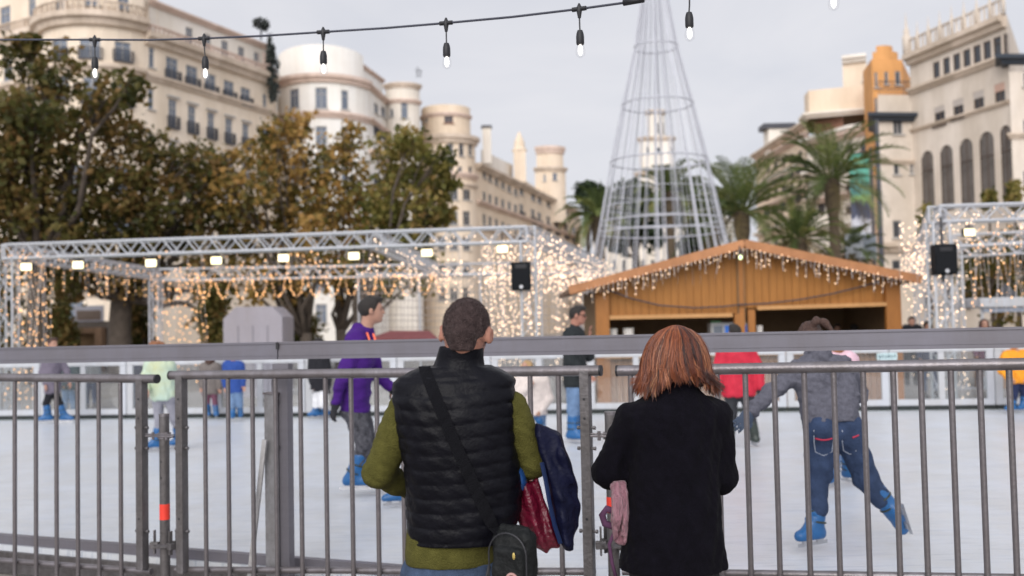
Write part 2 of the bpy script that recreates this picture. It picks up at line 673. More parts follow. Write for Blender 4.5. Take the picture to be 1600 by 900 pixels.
class Wall:
    """a vertical wall over a plan polyline (left to right as seen from outside)"""
    def __init__(s, path, z0, z1, top=None):
        s.p = [Vector((q[0], q[1])) for q in path]
        s.z0, s.z1 = z0, z1
        s.u = [0.0]
        for a, b in zip(s.p, s.p[1:]):
            s.u.append(s.u[-1] + (b - a).length)
        s.L = s.u[-1]
        s.op = []
        s.top = top

    def seg(s, u):
        for i in range(len(s.p) - 1):
            if u <= s.u[i + 1] + 1e-6: return i
        return len(s.p) - 2

    def at(s, u, z, out=0.0):
        i = s.seg(u)
        d = s.p[i + 1] - s.p[i]
        L = d.length
        d = d / L
        q = s.p[i] + d * (u - s.u[i])
        n = Vector((d.y, -d.x))
        q = q + n * out
        return Vector((q.x, q.y, z))

    def axes(s, u):
        i = s.seg(u)
        d = (s.p[i + 1] - s.p[i]).normalized()
        return Vector((d.x, d.y, 0)), Vector((d.y, -d.x, 0)), Vector((0, 0, 1))

    def hit(s, px, py):
        """wall coordinates (u, z) of the point seen at a photo pixel"""
        r = ray(px, py)
        best = None
        for i in range(len(s.p) - 1):
            a, d = s.p[i], s.p[i + 1] - s.p[i]
            # CAM.xy + t r.xy = a + w d
            det = r.x * (-d.y) + d.x * r.y
            if abs(det) < 1e-9: continue
            rx, ry = a.x - CAM.x, a.y - CAM.y
            t = (rx * (-d.y) + d.x * ry) / det
            w = (r.x * ry - r.y * rx) / det
            lo = -0.3 if i == 0 else -0.001
            hi = 1.3 if i == len(s.p) - 2 else 1.001
            if t > 0 and lo <= w <= hi and (best is None or t < best[0]):
                best = (t, s.u[i] + w * d.length, CAM.z + t * r.z)
        return best[1:] if best else None

    def win_px(s, px, py, w, h, **k):
        """an opening whose centre, width and height are given as they look in the photo"""
        a, b, c, d = s.hit(px - w / 2, py), s.hit(px + w / 2, py), s.hit(px, py - h / 2), s.hit(px, py + h / 2)
        if not (a and b and c and d): return
        s.win(min(a[0], b[0]), max(a[0], b[0]), d[1], c[1], **k)

    def win(s, u0, u1, v0, v1, **k):
        u0, u1 = max(0.06, u0), min(s.L - 0.06, u1)
        v0, v1 = max(s.z0 + 0.05, v0), min(s.z1 - 0.05, v1)
        if u1 - u0 < 0.2 or v1 - v0 < 0.2: return
        for o in s.op:      # no overlaps
            if u0 < o[1] + 0.1 and u1 > o[0] - 0.1 and v0 < o[3] + 0.1 and v1 > o[2] - 0.1: return
        s.op.append((u0, u1, v0, v1, k))

    def row(s, ua, ub, n, z, w, h, **k):
        for i in range(n):
            u = ua + (ub - ua) * (i + 0.5) / n
            s.win(u - w / 2, u + w / 2, z, z + h, **k)

    def build(s, parent, m, name='wall', depth=0.18, frame=None, glass=None, back=None, roof=None):
        mb = MB()
        rnd = lambda q: round(q, 4)
        us = sorted({rnd(q) for q in s.u} | {rnd(q) for o in s.op for q in o[:2]})
        vs = sorted({rnd(s.z0), rnd(s.z1)} | {rnd(q) for o in s.op for q in o[2:4]})
        # drop near duplicates of path points inside openings is harmless
        def topz(u, z):
            return z + (s.top(u / s.L) if s.top and z >= s.z1 - 1e-3 else 0)
        for i in range(len(us) - 1):
            j = 0
            while j < len(vs) - 1:
                um = (us[i] + us[i + 1]) / 2
                def solid(j):
                    vm = (vs[j] + vs[j + 1]) / 2
                    return not any(o[0] < um < o[1] and o[2] < vm < o[3] for o in s.op)
                if not solid(j):
                    j += 1
                    continue
                k = j
                while k + 1 < len(vs) - 1 and solid(k + 1): k += 1
                a, b = us[i] + 1e-5, us[i + 1] - 1e-5
                mb.quad(s.at(a, vs[j]), s.at(b, vs[j]), s.at(b, topz(us[i + 1], vs[k + 1])), s.at(a, topz(us[i], vs[k + 1])))
                j = k + 1
        for (a, b, c, d, k) in s.op:
            um = (a + b) / 2
            X, N, Z = s.axes(um)
            pa, pb = s.at(a, 0), s.at(b, 0)
            r = k.get('depth', depth)
            pt = lambda u, z, o: Vector((*(pa + (pb - pa) * ((u - a) / (b - a)))[:2], z)) + N * o
            arch = k.get('arch')
            if arch:
                R = (b - a) / 2
                zc = d - R
                n = 10
                arc = [(um - R * math.cos(PI * q / n), zc + R * math.sin(PI * q / n)) for q in range(n + 1)]
                for q in range(n):
                    u1, z1 = arc[q]
                    u2, z2 = arc[q + 1]
                    mb.quad(pt(u1, z1, 0), pt(u2, z2, 0), pt(u2, d, 0), pt(u1, d, 0))
                    mb.quad(pt(u1, z1, 0), pt(u1, z1, -r), pt(u2, z2, -r), pt(u2, z2, 0))
                dj = zc
            else:
                dj = d
                mb.quad(pt(a, d, 0), pt(a, d, -r), pt(b, d, -r), pt(b, d, 0))
            mb.quad(pt(a, c, 0), pt(b, c, 0), pt(b, c, -r), pt(a, c, -r))
            mb.quad(pt(a, c, 0), pt(a, c, -r), pt(a, dj, -r), pt(a, dj, 0))
            mb.quad(pt(b, c, 0), pt(b, dj, 0), pt(b, dj, -r), pt(b, c, -r))
            # window: frame part with a pane under it
            w, h = b - a, d - c
            t = k.get('t', 0.09)
            fr = MB()
            yf = -r + 0.06
            def bx(u0, u1, z0, z1, o, th):
                fr.box((pt((u0 + u1) / 2, (z0 + z1) / 2, o)), (u1 - u0, th, z1 - z0), (X, N, Z))
            bx(a, a + t, c, d, yf, .1); bx(b - t, b, c, d, yf, .1)
            bx(a + t, b - t, c, c + t, yf, .1); bx(a + t, b - t, d - t, d, yf, .1)
            if w > 0.9: bx(um - t * .4, um + t * .4, c + t, d - t, yf, .08)
            if h > 1.6: bx(a + t, b - t, c + h * .68, c + h * .68 + t * .7, yf + .012, .08)
            if k.get('sill', True):
                fr.box(pt(um, c - .06, .09), (w + .3, .2, .12), (X, N, Z))
            if k.get('hood'):
                fr.box(pt(um, d + .2, .1), (w + .5, .24, .16), (X, N, Z))
            f = fr.build('window', k.get('fm') or frame or FRAMEW, parent)
            pm = MB()
            pm.box(pt(um, (c + d) / 2, -r + .03), (w, .02, h), (X, N, Z))
            pm.build('pane', k.get('gm') or glass or GLASSB, f)
            if k.get('blind'):
                bm = MB()
                bh = h * k['blind']
                bm.box(pt(um, d - bh / 2, -r + .15), (w - .03, .05, bh), (X, N, Z))
                bm.build('blind', k.get('bm') or BLIND, f)
            if k.get('awning'):
                bm = MB()
                bm.quad(pt(a - .1, d, .02), pt(b + .1, d, .02), pt(b + .1, d - h * .42, .7), pt(a - .1, d - h * .42, .7))
                bm.quad(pt(a - .1, d - .05, .02), pt(a - .1, d - .05 - h * .42, .7), pt(b + .1, d - .05 - h * .42, .7), pt(b + .1, d - .05, .02))
                bm.build('awning', BLIND if k['awning'] == 1 else BLINDB, parent)
            if k.get('balc'):
                bm = MB()
                bw, bd, bh = w + .3, .3, k.get('bh', 1.0)
                bm.box(pt(um, c - .08, bd / 2), (bw, bd, .14), (X, N, Z))
                n = max(6, int(bw / .16))
                for q in range(n + 1):
                    u = um - bw / 2 + bw * q / n
                    bm.box(pt(u, c + bh / 2, bd - .04), (.045, .045, bh), (X, N, Z))
                for sg in (-1, 1):
                    for q in (.2, .4, .6, .8):
                        bm.box(pt(um + sg * bw / 2, c + bh / 2, bd * q - .02), (.045, .045, bh), (X, N, Z))
                    bm.box(pt(um + sg * bw / 2, c + bh, bd / 2 - .03), (.06, bd - .1, .06), (X, N, Z))
                bm.box(pt(um, c + bh, bd - .04), (bw, .06, .06), (X, N, Z))
                bm.build('balcony', IRON, parent)
        if back:
            pts = [s.p[-1]] + [Vector(q) for q in back] + [s.p[0]]
            for a, b in zip(pts, pts[1:]):
                mb.quad((a.x, a.y, s.z0), (b.x, b.y, s.z0), (b.x, b.y, s.z1), (a.x, a.y, s.z1))
        w = mb.build(name, m, parent)
        if back and roof is not None:
            rb = MB()
            pts = list(s.p) + [Vector(q) for q in back]
            rb.poly([(q.x, q.y, s.z1 - 0.02) for q in pts])
            rb.build('roof', roof, parent)
        return w

    def band(s, parent, z0, z1, out, m, name='cornice', u0=None, u1=None):
        """a moulding that runs along the wall"""
        ua, ub = (0 if u0 is None else u0), (s.L if u1 is None else u1)
        pts = [ua] + [q for q in s.u if ua + .01 < q < ub - .01] + [ub]
        def off(u, o):
            # mitred offset
            for i in range(1, len(s.p) - 1):
                if abs(s.u[i] - u) < 1e-6:
                    d1 = (s.p[i] - s.p[i - 1]).normalized(); d2 = (s.p[i + 1] - s.p[i]).normalized()
                    n = Vector((d1.y + d2.y, -d1.x - d2.x)).normalized()
                    c = max(.4, n.dot(Vector((d1.y, -d1.x))))
                    q = s.p[i] + n * (o / c)
                    return q
            return s.at(u, 0, o).xy
        mb = MB()
        prof = [(-.02, z0), (out * .45, z0), (out * .6, z0 + (z1 - z0) * .4), (out, z0 + (z1 - z0) * .55), (out, z1), (-.02, z1)]
        rows = [[Vector((*off(u, o), z)) for (o, z) in prof] for u in pts]
        for A, B in zip(rows, rows[1:]):
            for i in range(len(prof) - 1):
                mb.quad(A[i], B[i], B[i + 1], A[i + 1])
        mb.poly(rows[0]); mb.poly(list(reversed(rows[-1])))
        return mb.build(name, m, parent)

    def balustrade(s, parent, z0, h, m, out=.1, step=.45, u0=None, u1=None):
        ua, ub = (0 if u0 is None else u0), (s.L if u1 is None else u1)
        mb = MB()
        n = max(2, int((ub - ua) / step))
        for i in range(n + 1):
            u = ua + (ub - ua) * i / n
            X, N, Z = s.axes(u)
            big = i % 8 == 0
            mb.box(s.at(u, z0 + h / 2, out), (.26 if big else .14, .26 if big else .14, h - .01), (X, N, Z))
        pts = [ua] + [q for q in s.u if ua + .01 < q < ub - .01] + [ub]
        for a, b in zip(pts, pts[1:]):
            A, B = s.at(a + 1e-4, 0, out), s.at(b - 1e-4, 0, out)
            for z, t in ((z0 + .06, .12), (z0 + h - .06, .12)):
                mb.bar(Vector((A.x, A.y, z)), Vector((B.x, B.y, z)), .26, t)
        return mb.build('balustrade', m, parent)


def arc(a, b, sag, n=10):
    """plan points from a to b bulging towards the camera by sag"""
    a, b = Vector(a), Vector(b)
    c = (a + b) / 2
    d = (b - a)
    L = d.length
    d = d / L
    nrm = Vector((d.y, -d.x))
    Rr = (L * L / 4 + sag * sag) / (2 * sag)
    cc = c - nrm * (Rr - sag)
    out = []
    h = math.asin(min(1, L / 2 / Rr))
    if sag > L / 2: h = PI - h
    for i in range(n + 1):
        q = -h + 2 * h * i / n
        out.append(tuple(cc + nrm * (Rr * math.cos(q)) + d * (Rr * math.sin(q))))
    return out


# ------------------------------------------------------------------ building A: cream corner block on the left
b = thing('apartment_building', (*D2(150, 95), 0), 'ornate cream corner block with a rounded bay tower behind the tallest tree', 'building')
pa = [D2(-110, 97), D2(62, 88.5)] + arc(D2(66, 88), D2(228, 87), 3.2, 10)
W = Wall(pa, 0, 36.5)
for (x, y, w, h) in ((93, 76, 24, 32), (141, 75, 32, 30), (192, 80, 26, 30)):
    W.win_px(x, y, w, h, balc=True, bh=.9, hood=False)
for (x, y, w, h) in ((96, 2, 18, 28), (144, -4, 22, 26), (193, 2, 18, 28), (8, 30, 16, 40), (50, 10, 11, 40), (12, 110, 14, 34), (50, 100, 10, 30), (45, 150, 12, 40), (10, 170, 12, 40)):
    W.win_px(x, y, w, h)
for (x, y, w, h) in ((95, 138, 24, 40), (144, 140, 28, 40), (193, 146, 24, 40)):
    W.win_px(x, y, w, h, balc=True)
for z in (2.0, 6.3, 10.2, 14.1):
    for u0 in (2, 6):
        W.win(u0, u0 + 1.3, z, z + 2.5)
    for k in range(3):
        u = W.u[2] + (W.u[-1] - W.u[2]) * (k + .5) / 3
        W.win(u - .8, u + .8, z, z + 2.6, balc=z > 3)
W.build(b, STONE, back=[D2(225, 104), D2(-110, 112)], roof=ROOFM)
W.band(b, 29.2, 30.3, 1.0, TRIM)
W.band(b, 25.0, 25.7, .6, TRIM)
W.band(b, 5.0, 5.7, .5, TRIM)
W.balustrade(b, 30.3, 1.0, TRIM, .6, .5)
pb = [D2(228, 87.05), D2(254, 88.6), D2(433, 103.6)]
W = Wall(pb, 0, 29.2)
for (x, y, w, h) in ((237, 90, 9, 32), (236, 155, 9, 32), (236, 225, 9, 32)):
    W.win_px(x, y, w, h)
for (x, y, w, h) in ((269, 107, 19, 34), (300, 119, 18, 32), (329, 131, 17, 31), (358, 141, 16, 29), (384, 151, 15, 27)):
    W.win_px(x, y, w, h, balc=True, bh=.8)
for dy, hh in ((72, 44), (140, 44), (205, 44), (268, 42)):
    for (x, y, w, h) in ((270, 105, 13, 1), (300, 117, 12, 1), (330, 129, 11, 1), (358, 140, 11, 1), (384, 150, 10, 1)):
        f = 1 - (x - 270) / 800
        W.win_px(x, y + dy * f, w, hh * f, balc=True, hood=True)
for (x, y, w, h) in ((414, 98, 6, 26), (414, 160, 6, 26), (415, 215, 6, 26)):
    W.win_px(x, y, w, h)
W.build(b, STONE, name='wall', back=[D2(436, 112), D2(228, 104)], roof=ROOFM)
W.band(b, 28.2, 29.3, .9, TRIM)
W.band(b, 24.9, 25.5, .45, TRIM)
W.band(b, 6, 6.6, .45, TRIM)
W.balustrade(b, 29.3, .8, TRIM2, .3, .5)
at = Wall([D2(236, 88.5), D2(256, 90), D2(428, 104.4)], 29.25, 32.4)
at.row(4, at.L - 1, 5, 30.0, 1.0, 1.6)
at.build(b, STONE2, name='attic', back=[D2(431, 111), D2(236, 103)], roof=TRIM2)
at.band(b, 32.3, 32.8, .5, TRIM2)
# upper tower stage and the end pavilion on the right
tw = Wall(arc(D2(66, 89), D2(250, 89.5), 2.0, 8), 30, 41)
tw.build(b, STONE, name='tower_stage', back=[D2(250, 100), D2(66, 100)], roof=ROOFM)
pv = Wall([D2(368, 100), D2(430, 104.2)], 29, 32.0)
pv.win_px(398, 88, 10, 14)
pv.build(b, TRIM2, name='pavilion', back=[D2(432, 110), D2(368, 108)], roof=ROOFM)
# dark creeper on the right corner and roof plants
def leaf_cloud(blobs, n, size, seed=1, clus=30, sig=.5):
    """many small leaves in clumps through the volume of the blobs"""
    g = np.random.default_rng(seed)
    V, Fc, T = [], [], []
    for (c, r) in blobs:
        c = np.array(c); rr = np.array(r) if hasattr(r, '__len__') else np.array([r] * 3)
        k = max(6, int(clus))
        cc = g.normal(size=(k, 3))
        cc /= np.linalg.norm(cc, axis=1)[:, None]
        cc *= (g.uniform(0.12, 1, size=(k, 1)) ** .5)
        ct = g.uniform(0, 1, k)
        m = max(1, int(n / k))
        for i in range(k):
            q = c + (cc[i] + g.normal(size=(m, 3)) * sig * .32) * rr
            ax = g.normal(size=(m, 3)); ax /= np.linalg.norm(ax, axis=1)[:, None]
            bx = np.cross(ax, g.normal(size=(m, 3))); bx /= np.linalg.norm(bx, axis=1)[:, None]
            nx = np.cross(ax, bx)
            s = size * g.uniform(.6, 1.3, size=(m, 1))
            base = sum(len(v) for v in V)
            A = q - ax * s * .6; B = q + bx * s * .42 + nx * s * .12; C = q + ax * s * .6; D = q - bx * s * .42 + nx * s * .12
            V.append(np.stack([A, B, C, D], 1).reshape(-1, 3))
            Fc.append(base + np.arange(m * 4).reshape(-1, 4))
            T.append(np.clip(ct[i] * .6 + g.uniform(0, .4, m), 0, 1))
    mb = MB()
    mb.v = np.concatenate(V).tolist()
    mb.f = np.concatenate(Fc).tolist()
    return mb, np.concatenate(T)

CREEP = attr_mat('creeper leaves', [(0, (.025, .03, .03)), (1, (.06, .07, .06))], .7)
mb, t = leaf_cloud([(P(424, 75, 103), (.5, .5, 1.5)), (P(426, 100, 103), (.6, .6, 1.6)), (P(427, 125, 103), (.55, .5, 1.6)), (P(427, 145, 103), (.4, .4, 1))], 260, .35, 5)
tag(mb.build('climbing_plant', CREEP, tint=t), 'dark creeper hanging down the right corner of the ornate cream block', 'plant')
mb, t = leaf_cloud([(P(406, 36, 103), (.9, .8, .5)), (P(412, 41, 103), (.7, .7, .4))], 200, .3, 6)
tr = MB(); tr.tube([P(408, 62, 103), P(408, 38, 103)], .1)
po = thing('roof_plant', P(408, 62, 103), 'small dark potted tree on the roof terrace above the creeper', 'plant')
mb.build('foliage', CREEP, po, tint=t); tr.build('stem', IRON, po)

# ------------------------------------------------------------------ building B: pale drum with receding wing
b = thing('apartment_building', (*D2(510, 112), 0), 'pale building with a blank rounded drum top behind the third hanging bulb', 'building')
drum = [D2(434, 114)] + arc(D2(438, 112), D2(580, 113), 3.6, 12)
W = Wall(drum, 0, 30.4)
for (x, y, w, h) in ((460, 154, 14, 30), (502, 153, 19, 33), (539, 156, 11, 30)):
    W.win_px(x, y, w, h)
for yy in (212, 268, 325, 380, 440, 490):
    for (x, w) in ((460, 14), (502, 18), (539, 11)):
        W.win_px(x, yy, w, 30)
W.build(b, STONEW, back=[D2(580, 124), D2(434, 124)], roof=ROOFM)
W.band(b, 30.0, 30.9, .7, TRIM2)
W.band(b, 25.9, 26.6, .5, TRIM2)
dr = Wall(arc(D2(440, 113), D2(574, 114), 3.2, 14), 30.6, 34.3, top=lambda q: .5 * math.sin(PI * min(1, max(0, q))) ** .7)
dr.build(b, STONEW, name='drum', back=[D2(574, 122), D2(440, 122)], roof=ROOFM)
wg = Wall([D2(580, 113.1), D2(616, 124)], 0, 30.6)
for i, (y0, y1) in enumerate(((126, 150), (158, 182), (192, 214), (226, 250), (270, 296), (320, 345))):
    for x in (588, 599, 610):
        wg.win_px(x, (y0 + y1) / 2 + (x - 588) * .5, 7, 16, balc=i % 2 == 0)
wg.build(b, STONEW, back=[D2(616, 134), D2(580, 124)], roof=ROOFM)
for z in (30.2, 26.2, 22.4):
    wg.band(b, z, z + .5, .6, TRIM2)
p2 = Wall([D2(560, 116), D2(604, 126)], 30.6, 34.2)
p2.win_px(590, 112, 9, 8); p2.win_px(577, 103, 6, 8)
p2.build(b, STONEW, name='penthouse', back=[D2(604, 134), D2(560, 124)], roof=ROOFM)
p2.band(b, 34.1, 34.5, .4, TRIM2)

# ------------------------------------------------------------------ building C: small round corner with one tall window
b = thing('apartment_building', (*D2(636, 122), 0), 'narrow cream round corner with one tall window right of the pale drum', 'building')
W = Wall(arc(D2(608, 122), D2(662, 122.5), 1.5, 8), 0, 32.6)
W.win_px(632, 172, 11, 26)
W.win_px(612, 176, 5, 12)
for yy in (225, 275, 325, 375):
    W.win_px(632, yy, 11, 24)
W.build(b, STONE2, back=[D2(662, 132), D2(608, 132)], roof=ROOFM)
W.band(b, 32.2, 32.8, .4, TRIM); W.band(b, 30.2, 30.7, .35, TRIM2)
mb = MB()
for k in range(3):
    mb.tube([P(651 + k * 3, 121, 124), P(652 + k * 3, 104 + 3 * k, 124)], .05, 5)
mb.tube([P(648, 110, 124), P(660, 111, 124)], .04, 5)
mb.build('antenna', IRON, b)

# ------------------------------------------------------------------ building D: round tower and long receding facade
b = thing('apartment_building', (*D2(705, 130), 0), 'cream building with a flat topped round tower and a long facade running back', 'building')
W = Wall(arc(D2(664, 131), D2(741, 131), 3.0, 12), 0, 31.6)
W.win_px(701, 184, 14, 17, gm=GLASSD, fm=BLINDB)
W.win_px(666, 184, 4, 12)
W.build(b, STONE3, back=[D2(741, 142), D2(664, 142)], roof=ROOFM)
W.band(b, 30.0, 30.5, .3, TRIM2)
W2 = Wall(arc(D2(660, 130.6), D2(748, 131), 3.4, 12), 0, 27.0)
for (x, w) in ((704, 9), (721, 8), (735, 6)):
    W2.win_px(x, 234, w, 20, gm=GLASSD)
for (x, w) in ((704, 7), (719, 6), (735, 5)):
    W2.win_px(x, 266, w, 12, gm=GLASSD)
for yy in (304, 341, 380, 420, 460):
    for (x, w) in ((709, 13), (729, 11), (690, 12)):
        W2.win_px(x, yy, w, 17 if yy < 320 else 22, gm=GLASSD)
W2.build(b, STONE3, name='tower_base', back=[D2(748, 143), D2(660, 143)], roof=ROOFM)
W2.band(b, 26.3, 27.4, .7, TRIM)
W2.band(b, 21.6, 22.3, .5, TRIM2); W2.band(b, 20.4, 20.8, .35, TRIM)
fc = Wall([D2(748, 131.1), D2(816, 151), D2(908, 192)], 0, 23.6)
for x, dy in ((757, 0), (766, 5), (776, 10), (786, 15), (796, 20), (806, 25)):
    for y, h in ((273, 11), (307, 15), (343, 17)):
        fc.win_px(x, y + dy * (1.1 if y < 300 else .8), 5.5, h, gm=GLASSD)
for x, dy in ((815, 0), (833, 8), (843, 13), (857, 19), (870, 25), (885, 31), (897, 36)):
    for y, h in ((296, 18), (330, 22), (362, 20)):
        fc.win_px(x, y + dy, 6, h, gm=GLASSD, balc=y == 330)
fc.build(b, STONE3, back=[D2(912, 203), D2(748, 143)], roof=ROOFM)
fc.band(b, 23.3, 24.1, .9, TRIM); fc.band(b, 18.4, 19.0, .6, TRIM2); fc.band(b, 15.0, 15.4, .4, TRIM)
bx = Wall([D2(757, 138), D2(806, 152)], 23.5, 27.2)
bx.build(b, STONE2, name='roof_block', back=[D2(806, 162), D2(757, 148)], roof=ROOFM)
mb = MB(); c = P(761, 228, 138)
mb.box(c, (1.2, 1.2, 5.2)); mb.build('chimney', STONE2, b)
mb = MB(); mb.box(c + Vector((0, 0, 2.7)), (1.5, 1.5, .35)); mb.build('chimney_cap', IRON, b)
mb = MB(); c = P(812, 250, 152)
mb.box(c + Vector((0, 0, -1.2)), (1.9, 1.9, 5)); mb.lathe(c + Vector((0, 0, 1.3)), [(1.15, 0), (1.2, .3), (.9, .6), (.8, 1.6), (.45, 2.4), (.12, 3.2)], 8)
mb.build('pinnacle', STONE3, b)
tw = Wall(arc(D2(841, 172), D2(889, 173), 1.6, 8), 20, 29.6)
tw.win_px(867, 276, 7, 12); tw.win_px(851, 278, 4, 11)
tw.build(b, STONE3, name='turret', back=[D2(889, 182), D2(841, 182)], roof=ROOFM)
tw.band(b, 29.2, 29.9, .5, TRIM)
t2 = Wall(arc(D2(844, 173), D2(886, 174), 1.4, 8), 29.7, 33.6)
t2.win_px(868, 232, 12, 4, gm=GLASSD)
t2.build(b, STONE3, name='turret', back=[D2(886, 181), D2(844, 181)], roof=ROOFM)
t2.band(b, 32.6, 33.9, .5, TRIM2)
sp = Wall([D2(815, 157), D2(842, 172)], 23, 26.3)
sp.build(b, STONE3, name='attic', back=[D2(842, 180), D2(815, 166)], roof=ROOFM)

# ------------------------------------------------------------------ building E: city tower seen through the cone
b = thing('tower_building', (*D2(1033, 172), 0), 'distant pale building with a stepped tower seen through the wire cone tree', 'building')
W = Wall([D2(930, 176), D2(1000, 172), D2(1070, 172), D2(1150, 177)], 0, 22.5)
for yy in (335, 375, 415, 455):
    for x in range(945, 1145, 15):
        W.win_px(x, yy, 6, 18, gm=GLASSD)
W.build(b, STONE2, back=[D2(1150, 195), D2(930, 195)], roof=ROOFM)
W.band(b, 22, 23, .8, TRIM)
for x0, x1, dep, z0, z1, wins in ((1000, 1067, 172.5, 22.5, 28.5, ()), (1006, 1061, 173.5, 28.5, 35, ((1029, 235, 7, 10), (1052, 235, 6, 10), (1012, 235, 5, 10))), (1019, 1047, 175, 35, 40.2, ((1029, 200, 4, 16), (1038, 200, 4, 16)))):
    t = Wall([D2(x0, dep), D2(x0 + 6, dep - 1.2), D2(x1 - 6, dep - 1.2), D2(x1, dep)], z0, z1)
    for q in wins: t.win_px(*q, gm=GLASSD)
    t.build(b, STONE2, name='tower_stage', back=[D2(x1, dep + 5), D2(x0, dep + 5)], roof=ROOFM)
    t.band(b, z1 - .5, z1 + .2, .5, TRIM)

# ------------------------------------------------------------------ building F: stone palace with the tall arches
b = thing('palace_building', (*D2(1500, 84), 0), 'grey beige stone palace with five tall arches on the right edge', 'building')
W = Wall([D2(1436, 84.6), D2(1592, 73.6)], 0, 25.0)
for i in range(9):
    f = i / 8
    W.win_px(1463 + 127 * f ** 1.0, 111 - 50 * f, 10.5 + 3 * f, 29 + 4 * f, gm=GLASSD, fm=FRAMED, depth=.16)
for i, (x, y) in enumerate(((1468, 181), (1497, 170), (1529, 157), (1562, 145))):
    W.win_px(x, y, 17, 30, gm=GLASSD, fm=FRAMED, depth=.2, blind=(.3, .34, .38, .42)[i], bm=BLIND if i < 3 else mat('faded terracotta blind', (.50, .33, .26), .8), t=.12)
for (x, y0, y1, w) in ((1450, 235, 332, 19), (1480, 226, 330, 20), (1511, 216, 328, 21), (1543, 205, 326, 23), (1577, 194, 322, 25)):
    W.win_px(x, (y0 + y1) / 2, w, y1 - y0, arch=True, depth=.14, gm=mat('loggia glass', (.13, .115, .105), .4, var=.45, scale=.4), fm=FRAMED, t=.07, sill=False)
for (x, y) in ((1450, 395), (1480, 394), (1511, 393), (1543, 392), (1577, 391), (1450, 460), (1480, 460), (1511, 460), (1543, 460), (1577, 460)):
    W.win_px(x, y, 15, 40, gm=GLASSD, fm=FRAMED)
W.build(b, STONE4, back=[D2(1620, 92), D2(1470, 104)], roof=ROOFM)
W.band(b, 24.0, 24.9, .8, TRIM)
W.band(b, 21.4, 21.9, .5, TRIM); W.band(b, 18.0, 18.3, .3, TRIM); W.band(b, 7.6, 8.1, .5, TRIM)
W.balustrade(b, 25.0, 1.3, STONE4, .2, .5)
for i in range(9):
    u = W.L * (i + .02) / 8
    mb = MB()
    mb.lathe(W.at(min(u, W.L - .01), 25.0, .25), [(.15, 0), (.16, 1.3), (.09, 1.45), (.12, 1.6), (.06, 1.75), (.03, 2.3), (.01, 2.6)] if i else [(.36, 0), (.4, 1.6), (.24, 1.8), (.28, 2.1), (.13, 2.4), (.05, 3.3), (.01, 3.8)], 8)
    mb.build('finial', STONE4, b, smooth=True)
for (x0, x1, d0, dd) in ((1384, 1437, 84.2, 84.6), (1592, 1700, 73.2, 73.6)):
    t = Wall([D2(x0 - 1, d0 + 6), D2(x0, d0), D2(x1, dd)], 0, 21.4 if x0 < 1500 else 20.4)
    if x0 < 1500:
        for q in ((1403, 199, 15, 22), (1401, 263, 9, 20), (1402, 358, 14, 28), (1401, 420, 14, 28), (1425, 263, 6, 18)):
            t.win_px(*q, gm=GLASSD, fm=FRAMEW)
    else:
        for q in ((1606, 122, 14, 26), (1606, 200, 14, 26), (1606, 280, 14, 26)):
            t.win_px(*q, gm=GLASSD)
    t.build(b, STONE4, name='wing', back=[D2(x1 + 8, dd + 8), D2(x0 + 8, d0 + 10)], roof=ROOFM)
    zt = 19.0 if x0 < 1500 else 20.9
    t.band(b, zt, zt + .65, .9, DARKTRIM, 'eave')
    t.band(b, 15.2, 15.6, .3, TRIM); t.band(b, 7.4, 8.2, .9, TRIM)
    t.band(b, 5.4, 5.9, .5, TRIM)
mb = MB()
q0 = D2(1386, 85); q1 = D2(1436, 85.4)
for i in range(12):
    f = i / 11
    x, y = q0[0] + (q1[0] - q0[0]) * f, q0[1] + (q1[1] - q0[1]) * f
    mb.tube([(x, y, 21.4), (x, y, 22.8)], .03, 5)
mb.bar((*q0, 22.8), (*q1, 22.8), .06); mb.bar((*q0, 22.1), (*q1, 22.1), .05)
mb.build('roof_railing', IRON, b)

# ------------------------------------------------------------------ building H: ochre slab, building G: stepped cream flats
b = thing('apartment_building', (*D2(1390, 100), 0), 'narrow ochre building with a stepped rounded top left of the palace', 'building')
W = Wall([D2(1362, 104), D2(1376, 99), D2(1424, 99.5)], 0, 28.6)
for yy in (125, 165, 205, 245, 290, 335):
    W.win_px(1369, yy, 5, 24, gm=GLASSD)
for yy in (122, 190, 235, 280, 330):
    W.win_px(1403, yy, 9, 22, gm=GLASSD)
    W.win_px(1385, yy, 6, 20, gm=GLASSD)
W.build(b, ORANGE, back=[D2(1440, 110), D2(1375, 112)], roof=ROOFM)
lower = Wall([D2(1361, 103.8), D2(1375.6, 98.8), D2(1424.5, 99.3)], 0, 16.5)
lower.build(b, PEACH, name='lower_front', back=[D2(1425, 99.8), D2(1376, 99.4)], roof=None)
st = Wall(arc(D2(1378, 100), D2(1418, 100.4), .6, 6), 28.5, 29.6); st.build(b, ORANGE, name='parapet', back=[D2(1418, 108), D2(1378, 108)], roof=ROOFM)
st = Wall(arc(D2(1384, 100.6), D2(1410, 101), .5, 6), 29.5, 30.4); st.build(b, ORANGE, name='parapet', back=[D2(1410, 107), D2(1384, 107)], roof=ROOFM)
st = Wall([D2(1396, 100.8), D2(1427, 101.6)], 26.5, 27.2); st.build(b, ORANGE, name='parapet', back=[D2(1427, 108), D2(1396, 107)], roof=ROOFM)

